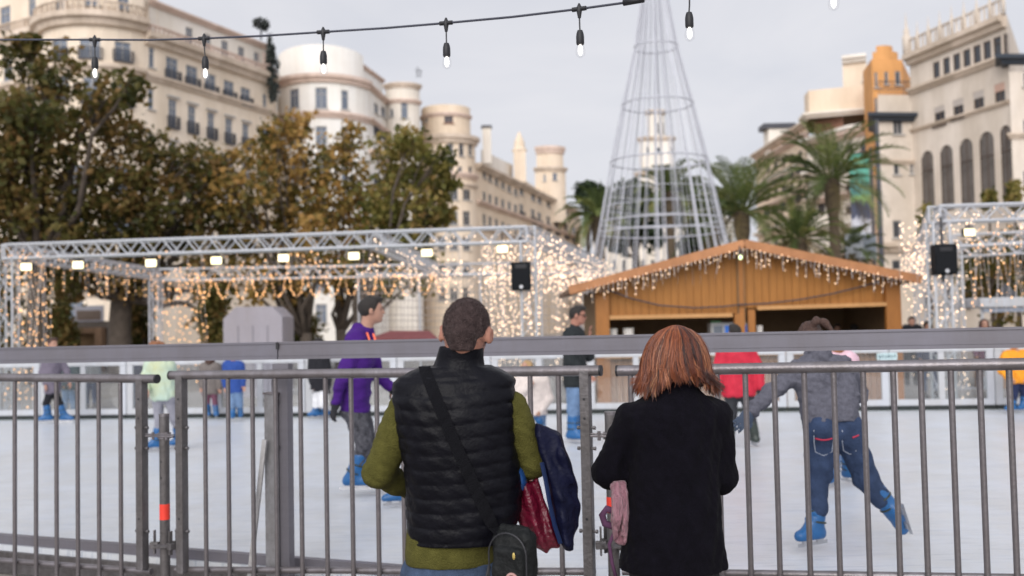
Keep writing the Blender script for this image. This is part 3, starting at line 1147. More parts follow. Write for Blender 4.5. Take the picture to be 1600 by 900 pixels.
b = thing('apartment_building', (*D2(1320, 110), 0), 'stepped cream flats with wide flat balconies left of the ochre building', 'building')
LW = Wall([D2(1188, 140), D2(1272, 116.5)], 0, 25.6)
for yy in (262, 284, 306, 330, 356, 384):
    for x in (1200, 1212, 1224, 1237, 1250, 1263):
        LW.win_px(x, yy - (x - 1200) * .42, 6, 11, gm=GLASSD, fm=FRAMED, balc=yy in (284, 330))
LW.build(b, STONE3, name='side_wing', back=[D2(1274, 128), D2(1190, 152)], roof=ROOFM)
for k in range(6):
    LW.band(b, 3.4 * k + 7, 3.4 * k + 7.5, .8, TRIM2 if k % 2 else STONE2, 'balcony_band')
LW.band(b, 25.2, 25.9, .8, TRIM)
W = Wall([D2(1270, 116), D2(1345, 108), D2(1364, 107)], 0, 23.2)
for yy in (200, 228, 260, 292, 325, 360, 400):
    for x in (1283, 1305, 1327, 1350):
        W.win_px(x, yy, 12, 15, gm=GLASSD, fm=FRAMED, blind=.35 if (x + yy) % 3 else None)
W.build(b, STONE2, back=[D2(1366, 120), D2(1274, 128)], roof=ROOFM)
for k in range(6):
    W.band(b, 3.4 * k + 5.2, 3.4 * k + 5.9, 1.1, TRIM2 if k % 2 else STONE2, 'balcony')
W.band(b, 22.6, 23.4, 1.3, STONE2)
red = Wall([D2(1283, 113), D2(1328, 110)], 23.2, 25.0); red.build(b, BLINDB, name='attic', back=[D2(1330, 118), D2(1285, 118)], roof=ROOFM)
s2 = Wall([D2(1268, 113), D2(1275, 110.5), D2(1340, 109), D2(1366, 108.6)], 25.0, 28.2)
s2.build(b, STONE3, name='attic', back=[D2(1366, 120), D2(1272, 120)], roof=ROOFM)
s2.band(b, 24.9, 25.5, .8, STONE2)
s3 = Wall([D2(1330, 112), D2(1368, 111)], 28, 31.8); s3.win_px(1352, 122, 8, 10, gm=GLASSD)
s3.build(b, STONE3, name='penthouse', back=[D2(1368, 120), D2(1332, 120)], roof=ROOFM)
s3.band(b, 31.6, 32.4, .9, STONE2)
mb = MB(); mb.box(P(1214, 205, 134) + Vector((0, 0, .5)), (4.4, 3, .7)); mb.build('roof_canopy', IRON, b)
mb = MB(); mb.box(P(1214, 222, 134), (3, 2.6, 3.4)); mb.build('stair_head', STONE2, b)

# ------------------------------------------------------------------ ground, ice
GROUND = mat('paving', (0.30, 0.28, 0.26), 0.85, var=.12, scale=1.2, bump=.15, dirt=.2)
mb = MB()
mb.quad((-400, -60, 0), (400, -60, 0), (400, 500, 0), (-400, 500, 0))
tag(mb.build('ground', GROUND, origin=(0, 0, 0)), kind='structure')

ICE = mat('rink ice', (0.60, 0.635, 0.69), 0.28, var=.05, scale=3.5, spec=.35, dirt=.07)
_nt = ICE.node_tree
_b = _nt.nodes['Principled BSDF']
# fine skate scratches
_tc = _nt.nodes.new('ShaderNodeTexCoord'); _mp = _nt.nodes.new('ShaderNodeMapping'); _mp.inputs['Rotation'].default_value = (0, 0, .5); _mp.inputs['Scale'].default_value = (3, 40, 1)
_n = _nt.nodes.new('ShaderNodeTexNoise'); _n.inputs['Scale'].default_value = 1.4; _n.inputs['Detail'].default_value = 8; _n.inputs['Distortion'].default_value = 1.5
_bp = _nt.nodes.new('ShaderNodeBump'); _bp.inputs['Strength'].default_value = .35; _bp.inputs['Distance'].default_value = .01
_nt.links.new(_tc.outputs['Object'], _mp.inputs['Vector']); _nt.links.new(_mp.outputs[0], _n.inputs['Vector'])
_nt.links.new(_n.outputs['Fac'], _bp.inputs['Height'])
# blade scratches and swept snow: real marks in the surface
_cur = _b.inputs['Base Color'].links[0].from_socket
for _rot, _sc in ((.5, (2.2, 60, 1)), (-.35, (1.6, 70, 1)), (1.4, (1.8, 50, 1))):
    _m = _nt.nodes.new('ShaderNodeMapping'); _m.inputs['Rotation'].default_value = (0, 0, _rot); _m.inputs['Scale'].default_value = _sc
    _k = _nt.nodes.new('ShaderNodeTexNoise'); _k.inputs['Scale'].default_value = .9; _k.inputs['Detail'].default_value = 3; _k.inputs['Distortion'].default_value = .8
    _r = _nt.nodes.new('ShaderNodeValToRGB')
    _r.color_ramp.elements[0].position = .60; _r.color_ramp.elements[0].color = (1, 1, 1, 1)
    _r.color_ramp.elements[1].position = .68; _r.color_ramp.elements[1].color = (.76, .79, .84, 1)
    _x = _nt.nodes.new('ShaderNodeMix'); _x.data_type = 'RGBA'; _x.blend_type = 'MULTIPLY'; _x.inputs[0].default_value = 1
    _nt.links.new(_tc.outputs['Object'], _m.inputs['Vector']); _nt.links.new(_m.outputs[0], _k.inputs['Vector'])
    _nt.links.new(_k.outputs['Fac'], _r.inputs['Fac']); _nt.links.new(_cur, _x.inputs[6]); _nt.links.new(_r.outputs['Color'], _x.inputs[7])
    _cur = _x.outputs[2]
_nt.links.new(_cur, _b.inputs['Base Color']); _nt.links.new(_bp.outputs[0], _b.inputs['Normal'])


def fdepth(px):
    return (6.36 - 0.383 * 2.97) / (1 + 0.383 * (px - 800) / FPX)

IZ = 0.2
NEARL, NEARR = Vector((-9.0, 6.36 + .383 * 6.03 + .32)), Vector((6.0, 6.36 - .383 * 8.97 + .32))
FARL, FARR = G(-330, 660, IZ), G(1900, 636, IZ)
mb = MB()
mb.quad((NEARL.x, NEARL.y, IZ), (NEARR.x, NEARR.y, IZ), (FARR.x, FARR.y, IZ), (FARL.x, FARL.y, IZ))
for a, c in ((NEARL, NEARR),):
    mb.quad((a.x, a.y, 0), (c.x, c.y, 0), (c.x, c.y, IZ), (a.x, a.y, IZ))
tag(mb.build('ice_rink', ICE, origin=(0, 8, IZ)), kind='structure')
TURF = mat('green turf matting', (0.10, 0.22, 0.10), 0.95, var=.2, scale=8, bump=.4, bscale=120)
nd = (FARR - FARL); nd = Vector((-nd.y, nd.x, 0)).normalized()
mb = MB()
q = [FARL + nd * .25, FARR + nd * .25, FARR + nd * 2.2, FARL + nd * 2.2]
mb.quad(*[(p.x, p.y, .006) for p in q])
tag(mb.build('turf_path', TURF), kind='structure')
# ------------------------------------------------------------------ fence, railing
STEEL = mat('galvanised steel', (0.20, 0.186, 0.20), 0.36, metal=0.6, var=.16, scale=14, bump=.12, bscale=60, dirt=.2)
STEELD = mat('weathered steel', (0.155, 0.146, 0.152), 0.5, metal=0.45, var=.2, scale=18, bump=.25, bscale=50, dirt=.35)
ALU = mat('grey aluminium', (0.175, 0.17, 0.20), 0.42, metal=0.25, var=.06, scale=3, dirt=.12, stretch=(1, 1, 8))
STEELP = mat('pale galvanised steel', (0.26, 0.26, 0.28), 0.45, metal=0.4, var=.2, scale=16, dirt=.25)
BLACKP = mat('black plastic', (0.015, 0.015, 0.018), 0.5)
RED = mat('red tape', (0.75, 0.05, 0.03), 0.5)
WHITEP = mat('white painted frame', (0.46, 0.48, 0.52), 0.45, var=.04, dirt=.1)


def F(px, py, off=0.0):
    """point on the fence plane (off = metres behind it)"""
    d = fdepth(px)
    p = P(px, py, d)
    return p + Vector((.358, .934, 0)) * off


def barrier(label, x0, x1, y0, y1, yb0, yb1, bars, posts, bolts):
    """a tubular crowd barrier: rail pixels (x0,y0)-(x1,y1), bottom rail rows yb, bars by pixel column"""
    a, c = F(x0, y0), F(x1, y1)
    t = thing('crowd_barrier', (a + c) / 2 * 1.0 - Vector((0, 0, (a.z + c.z) / 2 - IZ)), label, 'barrier', 'steel crowd barriers along the rink')
    MB().tube([a + (c - a) * q for q in (0, .25, .5, .75, 1)], .0285, 14).build('top_rail', STEEL, t, smooth=False)
    for o in t.children: smooth_angle(o)
    bl, br = F(x0 + 8, yb0), F(x1 - 8, yb1)
    smooth_angle(MB().tube([bl, br], .02, 12).build('bottom_rail', STEEL, t))
    for e, s in ((a, -1), (c, 1)):
        d = (c - a).normalized() * s
        q = MB(); q.tube([e - d * .004, e + d * .007], .0295, 14); q.build('end_cap', BLACKP, t)
    def on(px, top):
        f = (px - x0) / (x1 - x0)
        return f
    first = None
    for px in bars:
        # bar: straight from rail to bottom rail, at constant place along the rail
        base = a + (c - a) * 0
        d = fdepth(px)
        pt = P(px, y0 + (y1 - y0) * (px - x0) / (x1 - x0), d)
        pb = Vector((pt.x, pt.y, 0))
        # follow the bottom rail's height at that place
        w = (pt.xy - bl.xy).length / max(1e-6, (br.xy - bl.xy).length)
        pb.z = bl.z + (br.z - bl.z) * min(1, max(0, w)) - .1
        smooth_angle(MB().tube([pb, pt], .0142, 10).build('bar', STEEL, t))
    for px in posts:
        pt = P(px, y0 + (y1 - y0) * (px - x0) / (x1 - x0), fdepth(px))
        pb = Vector((pt.x, pt.y, IZ + .004))
        po = MB().bar(pb, pt, .052, .06, side=(c - a)).build('end_post', STEELD, t, bevel=.004)
        for by in bolts:
            z = P(px, by, fdepth(px)).z
            q = MB(); dd = (c - a).normalized()
            q.tube([Vector((pt.x, pt.y, z)) - dd * .045, Vector((pt.x, pt.y, z)) + dd * .045], .006, 8)
            q.tube([Vector((pt.x, pt.y, z)) + dd * .038, Vector((pt.x, pt.y, z)) + dd * .05], .011, 6)
            q.tube([Vector((pt.x, pt.y, z)) - dd * .05, Vector((pt.x, pt.y, z)) - dd * .038], .011, 6)
            q.build('bolt', STEELD, po)
        q = MB()
        for hy in (bolts[0] - 45, bolts[0] - 15, bolts[0] + 140):
            z = P(px, hy, fdepth(px)).z
            q.tube([Vector((pt.x, pt.y, z)) - Vector((.358, .934, 0)) * .028, Vector((pt.x, pt.y, z)) - Vector((.358, .934, 0)) * .0315], .007, 8)
        q.build('bolt_hole', BLACKP, po)
    return t


barrier('steel crowd barrier whose black capped end meets the red taped post, left of the couple', -110, 245, 589, 592, 868, 893,
        (-80, -46, -12, 23, 56, 88, 121, 154, 188), (221,), (668, 700, 828))
barrier('steel crowd barrier behind the man in the padded vest', 267, 938, 586.5, 579, 890, 893,
        (320, 356, 394, 430, 469, 508, 548, 588, 628, 668, 708, 748, 788, 828, 872), (283, 914), (668, 700, 828))
barrier('steel crowd barrier in front of the skater in the grey hoodie', 965, 1760, 579.5, 566, 893, 906,
        (985, 1030, 1075, 1120, 1164, 1209, 1256, 1302, 1348, 1395, 1438, 1485, 1530, 1576, 1622, 1668), (1720,), (668, 700, 828))


def standard(px, ytop, ytape, yros, ycl, label):
    d = fdepth(px)
    o = .02
    pt = F(px, ytop, o)
    t = thing('scaffold_post', (pt.x, pt.y, 0), label, 'post')
    smooth_angle(MB().tube([(pt.x, pt.y, 0.01), pt], .031, 16).build('tube', STEELD, t))
    smooth_angle(MB().tube([pt - Vector((0, 0, .012)), pt + Vector((0, 0, .004))], .0325, 16).build('tube_end', STEEL, t))
    z0, z1 = F(px, ytape + 12, o).z, F(px, ytape - 12, o).z
    smooth_angle(MB().tube([(pt.x, pt.y, z0), (pt.x, pt.y, z1)], .032, 16).build('tape_band', RED, t))
    zr = F(px, yros, o).z
    q = MB(); q.lathe((pt.x, pt.y, zr), [(.032, -.012), (.066, -.006), (.068, .004), (.032, .01)], 16)
    ro = q.build('rosette', STEELD, t)
    ax = Vector((.934, -.358, 0))
    ay = Vector((.358, .934, 0))
    for k, (dx, dy) in enumerate(((-1, -.35), (1, -.35), (-.75, .6), (.75, .6))):
        v = (ax * dx + ay * dy).normalized()
        q = MB()
        c = Vector((pt.x, pt.y, zr)) + v * .066
        q.box(c, (.055, .035, .04), (v, Vector((-v.y, v.x, 0)), Vector((0, 0, 1))))
        q.bar(c + Vector((0, 0, -.055)), c + Vector((0, 0, .095)), .010, .026, side=v)
        q.build('wedge_head', STEELD, ro, bevel=.003)
    zc = F(px, ycl, o).z
    q = MB()
    q.tube([Vector((pt.x, pt.y, zc)) - ax * .11 - ay * .042, Vector((pt.x, pt.y, zc)) + ax * .11 - ay * .042], .007, 8)
    q.tube([Vector((pt.x, pt.y, zc + .012)) - ax * .11 - ay * .042, Vector((pt.x, pt.y, zc + .012)) + ax * .11 - ay * .042], .004, 8)
    for s in (-1, 1):
        q.tube([Vector((pt.x, pt.y, zc - .022)) + ax * s * .052 - ay * .042, Vector((pt.x, pt.y, zc + .026)) + ax * s * .052 - ay * .042], .009, 8)
    q.lathe((pt.x, pt.y, zc), [(.0325, -.02), (.041, -.018), (.041, .018), (.0325, .02)], 14)
    q.build('clamp', STEEL, t)
    q = MB()
    for hy in (ycl + 40, ycl + 65):
        z = F(px, hy, o).z
        q.tube([Vector((pt.x, pt.y, z)) - ay * .029, Vector((pt.x, pt.y, z)) - ay * .0325], .006, 8)
    q.build('hole', BLACKP, t)


standard(253, 648, 799, 851, 681, 'scaffold post with red tape between the two barriers left of the man')
standard(952, 645, 788, 851, 681, 'scaffold post with red tape beside the woman in black')

# rink railing: the wide grey beam, its post and brace, and the kerb below
t = thing('rink_railing', F(412, 900, .2), 'wide flat grey aluminium railing running above and behind the crowd barriers', 'railing')
def beam(xa, xb):
    f = lambda px: 543.5 + (511 - 543.5) * px / 1600
    g = lambda px: 569.5 + (544.5 - 569.5) * px / 1600
    ta, tb, ba, bb = F(xa, f(xa), .13), F(xb, f(xb), .13), F(xa, g(xa), .13), F(xb, g(xb), .13)
    ay = Vector((.358, .934, 0)) * .06
    # profile with a lip along the top and a groove along the bottom
    mb = MB()
    def strip(s0, s1, o0, o1):
        pa0, pa1 = ta + (ba - ta) * s0, ta + (ba - ta) * s1
        pb0, pb1 = tb + (bb - tb) * s0, tb + (bb - tb) * s1
        n = -Vector((.358, .934, 0))
        v = [pa0 + n * o0, pb0 + n * o0, pb1 + n * o0, pa1 + n * o0, pa0 + n * o1, pb0 + n * o1, pb1 + n * o1, pa1 + n * o1]
        mb.add(v, [(0, 1, 2, 3), (7, 6, 5, 4), (0, 4, 5, 1), (3, 2, 6, 7), (0, 3, 7, 4), (1, 5, 6, 2)])
    strip(0, .12, .004, -.06); strip(.12, .2, -.002, -.058); strip(.2, .8, .0, -.056); strip(.8, .86, -.003, -.056); strip(.86, 1, .003, -.06)
    return mb.build('beam', ALU, t)
beam(-140, 413.4); beam(415, 1800)
mb = MB(); q = F(414, 541, .128); mb.box(q + Vector((0, 0, -.001)), (.014, .03, .04)); mb.build('joint_pin', BLACKP, t)
pt = F(417, 570, .16); pb = Vector((pt.x, pt.y, 0.01))
ax, ay = Vector((.934, -.358, 0)), Vector((.358, .934, 0))
mb = MB(); mb.bar(pb, pt, .115, .05, side=ax)
for s in (-1, 1):
    mb.bar(pb + ax * s * .052 - ay * .03, Vector((pt.x, pt.y, F(417, 590, .16).z)) + ax * s * .052 - ay * .03, .012, .012, side=ax)
mb.build('post', ALU, t, bevel=.003)
mb = MB(); zt = F(410, 618, .1).z
q = F(408, 618, .1)
mb.bar((q.x, q.y, .01), q, .075, .04, side=ax)
po = mb.build('bracket_post', STEELP, t, bevel=.003)
mb = MB(); mb.box(q + Vector((0, 0, .006)), (.09, .05, .012), (ax, ay, Vector((0, 0, 1)))); mb.build('bracket_cap', STEEL, po)
mb = MB()
for s in (-1, 1):
    for yy in (628, 700):
        z = F(408, yy, .1).z
        MB().tube([Vector((q.x, q.y, z)) + ax * s * .035, Vector((q.x, q.y, z)) + ax * s * .05], .01, 8).build('bracket_bolt', STEELD, po)

mb = MB(); mb.bar(F(409, 688, .03), F(384, 915, .03), .03, .012, side=ax); mb.build('brace', mat('bright galvanised strip', (.46, .46, .48), .5, metal=.3, var=.2, scale=20, dirt=.2), t)
# kerb along the bottom
mb = MB()
a, c = F(-140, 861, .3), F(1800, 905, .3)
a.z = c.z = IZ + .03
mb.bar(a, c, .05, .07); mb.build('kerb', ALU, t)
mb = MB(); a2, c2 = a.copy(), c.copy(); a2.z = c2.z = .085
mb.bar(a2 - ay * .06, c2 - ay * .06, .03, .15); mb.build('skirt_board', STEELD, t)

# ------------------------------------------------------------------ far rink boards: framed clear panels
ACR = clear('acrylic panel', (.90, .92, .93), .06, .035)
RUB = mat('black rubber', (.02, .025, .025), .7)
n_pan = 15
top_z = IZ + 1.04
step = (FARR - FARL) / n_pan
dirv = step.normalized(); nrm = Vector((-dirv.y, dirv.x, 0))
PW = step.length
first = None
for i in range(n_pan):
    a = FARL + step * i
    if first is None:
        t = thing('rink_board', a + step / 2 + nrm * .06 - Vector((0, 0, IZ)), 'white framed clear panel of the far rink barrier', 'barrier panel', 'clear panels of the far rink barrier')
        mb = MB(); o = nrm * .06
        up = Vector((0, 0, 1))
        for (s0, s1, z0, z1, th) in ((0.004, .996, .93, 1.04, .07), (0.004, .996, .07, .17, .06), (.004, .075, .17, .93, .06), (.925, .996, .17, .93, .06), (.47, .53, .17, .93, .05)):
            mb.box(a + step * ((s0 + s1) / 2) + o + up * ((z0 + z1) / 2), (PW * (s1 - s0), th, z1 - z0), (dirv, nrm, up))
        mb.build('frame', WHITEP, t, bevel=.006)
        mb = MB(); mb.box(a + step * .5 + o + up * .55, (PW * .85, .008, .77), (dirv, nrm, up)); mb.build('clear_sheet', ACR, t)
        mb = MB(); mb.box(a + step * .5 + o + up * .035, (PW * .99, .075, .07), (dirv, nrm, up)); mb.build('kick_strip', RUB, t)
        first = t
    else:
        dup(first, step * i)

# ------------------------------------------------------------------ festoon lights over the fence
WIRE = mat('black cable', (.045, .048, .068), .5)
BULBG = clear('bulb glass', (1, 1, 1), .12, 0)
FIL = emit('bulb filament', (1.0, .95, .88), 2.6)
def fd(px): return 5.3 - (px - 233) * (1.27 / 957)
wp = [(-160, 60), (0, 62), (148, 62), (233, 62.5), (320, 60), (412, 56), (505, 50), (600, 44), (697, 36), (800, 26.5), (905, 14), (985, 3), (1077, -16), (1190, -42), (1300, -70), (1450, -115), (1600, -170)]
t = thing('festoon_string', P(697, 36, fd(697)), 'black cable with glowing clear bulbs strung across the top of the view', 'string lights')
mb = MB()
fine = []
for (a, c) in zip(wp, wp[1:]):
    for k in range(4): fine.append((a[0] + (c[0] - a[0]) * k / 4, a[1] + (c[1] - a[1]) * k / 4))
mb.tube([P(x, y, fd(x)) for x, y in fine], .0058, 8).build('cable', WIRE, t, smooth=True)
q = MB(); q.tube([P(974, 4.5, fd(974)), P(1006, -1, fd(1006))], .014, 10); q.build('plug', BLACKP, t, smooth=True)
for bx_ in (-30, 148, 319, 505, 697, 905, 1077, 1300):
    y = np.interp(bx_, [w[0] for w in wp], [w[1] for w in wp])
    d = fd(bx_); s = d / FPX
    c = P(bx_, y, d)
    dirc = (P(bx_ + 20, np.interp(bx_ + 20, [w[0] for w in wp], [w[1] for w in wp]), fd(bx_ + 20)) - c).normalized()
    mb = MB()
    mb.tube([c - dirc * .034, c + dirc * .034], .0105, 10)
    mb.tube([c + Vector((0, 0, .026)), c + Vector((0, 0, .006)), c - Vector((0, 0, .014)), c - Vector((0, 0, .042))], [.004, .013, .012, .007], 10)
    dx = R_.uniform(-.006, .006)
    s0 = c + Vector((dx, 0, -.098))
    mb.tube([c - Vector((0, 0, .035)), c + Vector((dx * .3, 0, -.07)), s0], .0035, 6)
    mb.lathe(s0, [(.006, 0), (.012, -.002), (.0165, -.016), (.0185, -.03), (.0185, -.062), (.0165, -.068)], 14)
    h = mb.build('lamp_holder', BLACKP, t); smooth_angle(h)
    mb = MB(); e = s0 + Vector((0, 0, -.066))
    mb.lathe(e, [(.012, 0), (.017, -.008), (.0235, -.026), (.024, -.036), (.020, -.052), (.010, -.062), (.001, -.065)], 16)
    g = mb.build('bulb', BULBG, h, smooth=True)
    mb = MB(); mb.lathe(e, [(.004, -.002), (.008, -.008), (.0105, -.022), (.0105, -.040), (.004, -.05)], 10)
    mb.build('filament', FIL, h, smooth=True)

# ------------------------------------------------------------------ wire cone christmas tree
CONEM = mat('white tree wire', (.50, .51, .56), .5, metal=.2)
D0 = 40.0
base = P(1038, ground_y(1038, D0), D0); base.z = 0
apex_z = P(1038, -78, D0).z
_zs = [0] + [P(1038, y, D0).z for y in (345, 250, 160, 68, 0, -190)]
_rs = [q * D0 / FPX for q in (143, 95, 76, 56, 34, 23, 2)]
r_at = lambda z: float(np.interp(z, _zs, _rs))
apex_z = _zs[-1]
t = thing('cone_tree', base, 'tall white wire cone christmas tree frame behind the wooden kiosk', 'christmas tree frame')
def ring(z, r, w):
    mb = MB(); rr = r_at(z)
    mb.tube([base + Vector((rr * math.cos(2 * PI * k / 40), rr * math.sin(2 * PI * k / 40), z)) for k in range(41)], w, 6, cap=False)
    return mb.build('ring', CONEM, t, smooth=True)
zr = [P(1038, y, D0).z for y in (68, 160, 250, 345)]
for z in zr + [.4]: ring(z, 0, .036)
for z in (P(1038, 298, D0).z, P(1038, 322, D0).z, 1.8): ring(z, 0, .014)
ring(P(1038, 362, D0).z, 0, .035)
for k in range(20):
    q = 2 * PI * k / 20 + .12
    mb = MB()
    mb.tube([base + Vector((r_at(z) * math.cos(q), r_at(z) * math.sin(q), z)) for z in _zs], .027 if k % 2 == 0 else .018, 6)
    mb.build('rib', CONEM, t, smooth=True)
for k in range(40):
    q = 2 * PI * (k + .5) / 40
    mb = MB()
    mb.tube([base + Vector((r_at(z) * 1.0 * math.cos(q), r_at(z) * 1.0 * math.sin(q), z)) for z in _zs], .0135, 4)
    mb.build('light_wire', CONEM, t)


# ------------------------------------------------------------------ plane trees
BARK = mat('plane bark', (.085, .067, .053), .9, var=.35, scale=4, bump=.5, bscale=14)
L_OLIVE = attr_mat('olive autumn leaves', [(0, (.026, .032, .009)), (.3, (.070, .072, .017)), (.55, (.135, .112, .030)), (.8, (.22, .135, .045)), (1, (.32, .20, .08))], .6, .4)
L_BROWN = attr_mat('brown autumn leaves', [(0, (.055, .050, .016)), (.25, (.13, .115, .030)), (.5, (.30, .195, .050)), (.8, (.43, .245, .075)), (1, (.52, .36, .13))], .6, .4)
L_GREEN = attr_mat('green gold autumn leaves', [(0, (.042, .052, .015)), (.35, (.13, .13, .030)), (.7, (.25, .205, .055)), (1, (.38, .25, .095))], .6, .4)


def plane_tree(label, trunk_px, D, fork_y, blobs, leafm, seed, lean=0, n=520, tr=.32):
    s = D / FPX
    b = P(trunk_px, ground_y(trunk_px, D), D); b.z = 0
    t = thing('plane_tree', b, label, 'tree', 'autumn plane trees behind the light canopy')
    g = random.Random(seed)
    fork = P(trunk_px + lean, fork_y, D)
    mb = MB()
    mid = (b + fork) / 2 + Vector((g.uniform(-.15, .15), 0, 0))
    mb.tube([b, b + (mid - b) * .1, mid, fork], [tr * 1.5, tr * 1.15, tr, tr * .85], 12)
    bl = []
    for i, (px, py, r) in enumerate(blobs):
        dd = g.uniform(-1.5, 1.5)
        c = P(px, py, D + dd)
        bl.append((c, (r * s * 1.0, r * s * 1.15, r * s * .95)))
    mb.build('trunk', BARK, t, smooth=True)
    for i, (c, r) in enumerate(bl):
        mb = MB()
        q1 = fork + (c - fork) * .35 + Vector((g.uniform(-.4, .4), g.uniform(-.4, .4), -.25 * (c - fork).length * .25))
        q2 = fork + (c - fork) * .7 + Vector((g.uniform(-.4, .4), g.uniform(-.4, .4), g.uniform(0, .3)))
        w = tr * .5
        mb.tube([fork - (fork - b).normalized() * .2, q1, q2, c], [w, w * .7, w * .42, w * .15], 8)
        for k in range(6):
            v = Vector((g.gauss(0, 1), g.gauss(0, 1), g.gauss(.2, 1))).normalized()
            e = c + Vector((v.x * r[0], v.y * r[1], v.z * r[2])) * .9
            st = q2 + (c - q2) * g.uniform(0, 1)
            mb.tube([st, (st + e) / 2 + Vector((0, 0, g.uniform(-.1, .2))), e], [w * .22, w * .14, .012], 5)
        mb.build('limb', BARK, t, smooth=True)
    mbs, T = MB(), []
    for i, (c, r) in enumerate(bl):
        m_, tt = leaf_cloud([(c, r)], max(220, int(1.2 * n * (blobs[i][2] / 55) ** 2)), .225, seed * 50 + i, clus=30, sig=.6)
        mbs.add(m_.v, m_.f); T.append(np.clip(tt + g.uniform(-.16, .16), 0, 1))
    mbs.build('crown', leafm, t, tint=np.concatenate(T))


plane_tree('tallest dark olive plane tree at the left edge', 60, 33, 400, [(28, 95, 34), (45, 68, 22), (98, 118, 46), (170, 150, 40), (205, 140, 26), (60, 170, 58), (130, 190, 60), (20, 190, 50), (35, 250, 62), (190, 215, 44), (110, 270, 62), (180, 290, 56), (40, 330, 62), (120, 350, 58), (-30, 280, 60), (-40, 360, 60), (205, 345, 46), (30, 400, 46), (90, 415, 46)], L_OLIVE, 3, n=500)
plane_tree('olive brown plane tree with a knobbly trunk under the left end of the canopy', 190, 36, 455, [(235, 225, 32), (262, 262, 40), (300, 250, 34), (245, 310, 52), (305, 310, 46), (345, 285, 42), (330, 350, 50), (270, 370, 50), (210, 385, 50), (150, 410, 46), (225, 425, 36), (120, 440, 34), (180, 436, 34), (320, 415, 42), (85, 452, 30), (245, 455, 30), (335, 455, 34), (330, 490, 30)], L_OLIVE, 4, n=470, tr=.42)
plane_tree('orange brown plane tree with a forked trunk behind the canopy middle', 478, 37, 520, [(432, 205, 30), (466, 200, 28), (400, 240, 42), (446, 255, 48), (500, 262, 40), (362, 300, 44), (415, 315, 54), (480, 320, 54), (380, 370, 50), (440, 385, 52), (500, 385, 46), (345, 250, 26), (395, 438, 38), (455, 446, 36)], L_BROWN, 5, n=480, tr=.26)
plane_tree('brown plane tree between the forked tree and the green gold tree', 532, 39, 515, [(520, 240, 32), (548, 215, 26), (552, 275, 42), (520, 320, 46), (575, 320, 44), (545, 370, 48), (590, 380, 44), (520, 430, 38), (575, 440, 36)], L_BROWN, 6, n=480, tr=.24)
plane_tree('green gold plane tree at the right end of the row, before the pale facades', 560, 35, 500, [(610, 235, 36), (640, 218, 32), (655, 255, 40), (685, 250, 24), (690, 290, 26), (625, 285, 46), (670, 315, 36), (600, 320, 40), (645, 345, 46), (690, 340, 22), (600, 375, 42), (640, 395, 42), (560, 420, 36), (610, 440, 30), (655, 440, 24)], L_GREEN, 8, n=520, tr=.24)
# right: low trees under the second canopy and by the palace
plane_tree('low yellow green tree beneath the right hand canopy', 1560, 34, 480, [(1530, 440, 40), (1570, 430, 44), (1610, 440, 44), (1540, 395, 30), (1590, 385, 34), (1575, 470, 34), (1640, 420, 40)], L_OLIVE, 12, n=420, tr=.16)
for k, (px, py, r) in enumerate(((1448, 352, 22), (1545, 312, 12), (1585, 305, 16))):
    c = P(px, py, 62 if k == 0 else 70)
    mb, tt = leaf_cloud([(c, (r * c.y / FPX, r * c.y / FPX, r * c.y / FPX * 1.4))], 420, .3, 90 + k)
    b = Vector((c.x, c.y, 0))
    t = thing('street_tree', b, ('small green street tree at the left foot of the stone palace', 'golden leaved tree before the fourth palace arch', 'golden leaved tree before the rightmost palace arch')[k], 'tree')
    mb.build('crown', L_GREEN, t, tint=tt)
    MB().tube([b, (b + c) / 2, c], [.2, .15, .06], 8).build('trunk', BARK, t, smooth=True)

for k, (px, py, w_, h_, D_, lab) in enumerate(((92, 492, 30, 40, 40, 'added dark shrub filling the shade left of the small brown kiosk'), (222, 500, 22, 44, 38, 'added dark shrub filling the shade between the knobbly trunk and the tapering light curtain'), (332, 492, 26, 52, 34, 'tall brown green shrub at the left side of the grey booth'), (470, 512, 34, 22, 42, 'added low dark shrub filling the shade behind the forked trunk'), (15, 470, 26, 60, 40, 'added dark shrub filling the shade behind the far left light curtain'))):  # dark ones added in place of shade under the trees; tall one is real
    c = P(px, py, D_); s = D_ / FPX
    mb, tt = leaf_cloud([(c, (w_ * s, w_ * s, h_ * s)), (c - Vector((0, 0, h_ * s)), (w_ * s * .9, w_ * s, h_ * s * .8))], 700, .2, 120 + k, sig=.6)
    b = Vector((c.x, c.y, 0))
    t = thing('shrub', b, lab, 'shrub')
    mb.build('foliage', L_OLIVE, t, tint=tt)
    MB().tube([b, b + Vector((.1, 0, c.z * .5)), c], [.09, .06, .03], 6).build('stem', BARK, t, smooth=True)

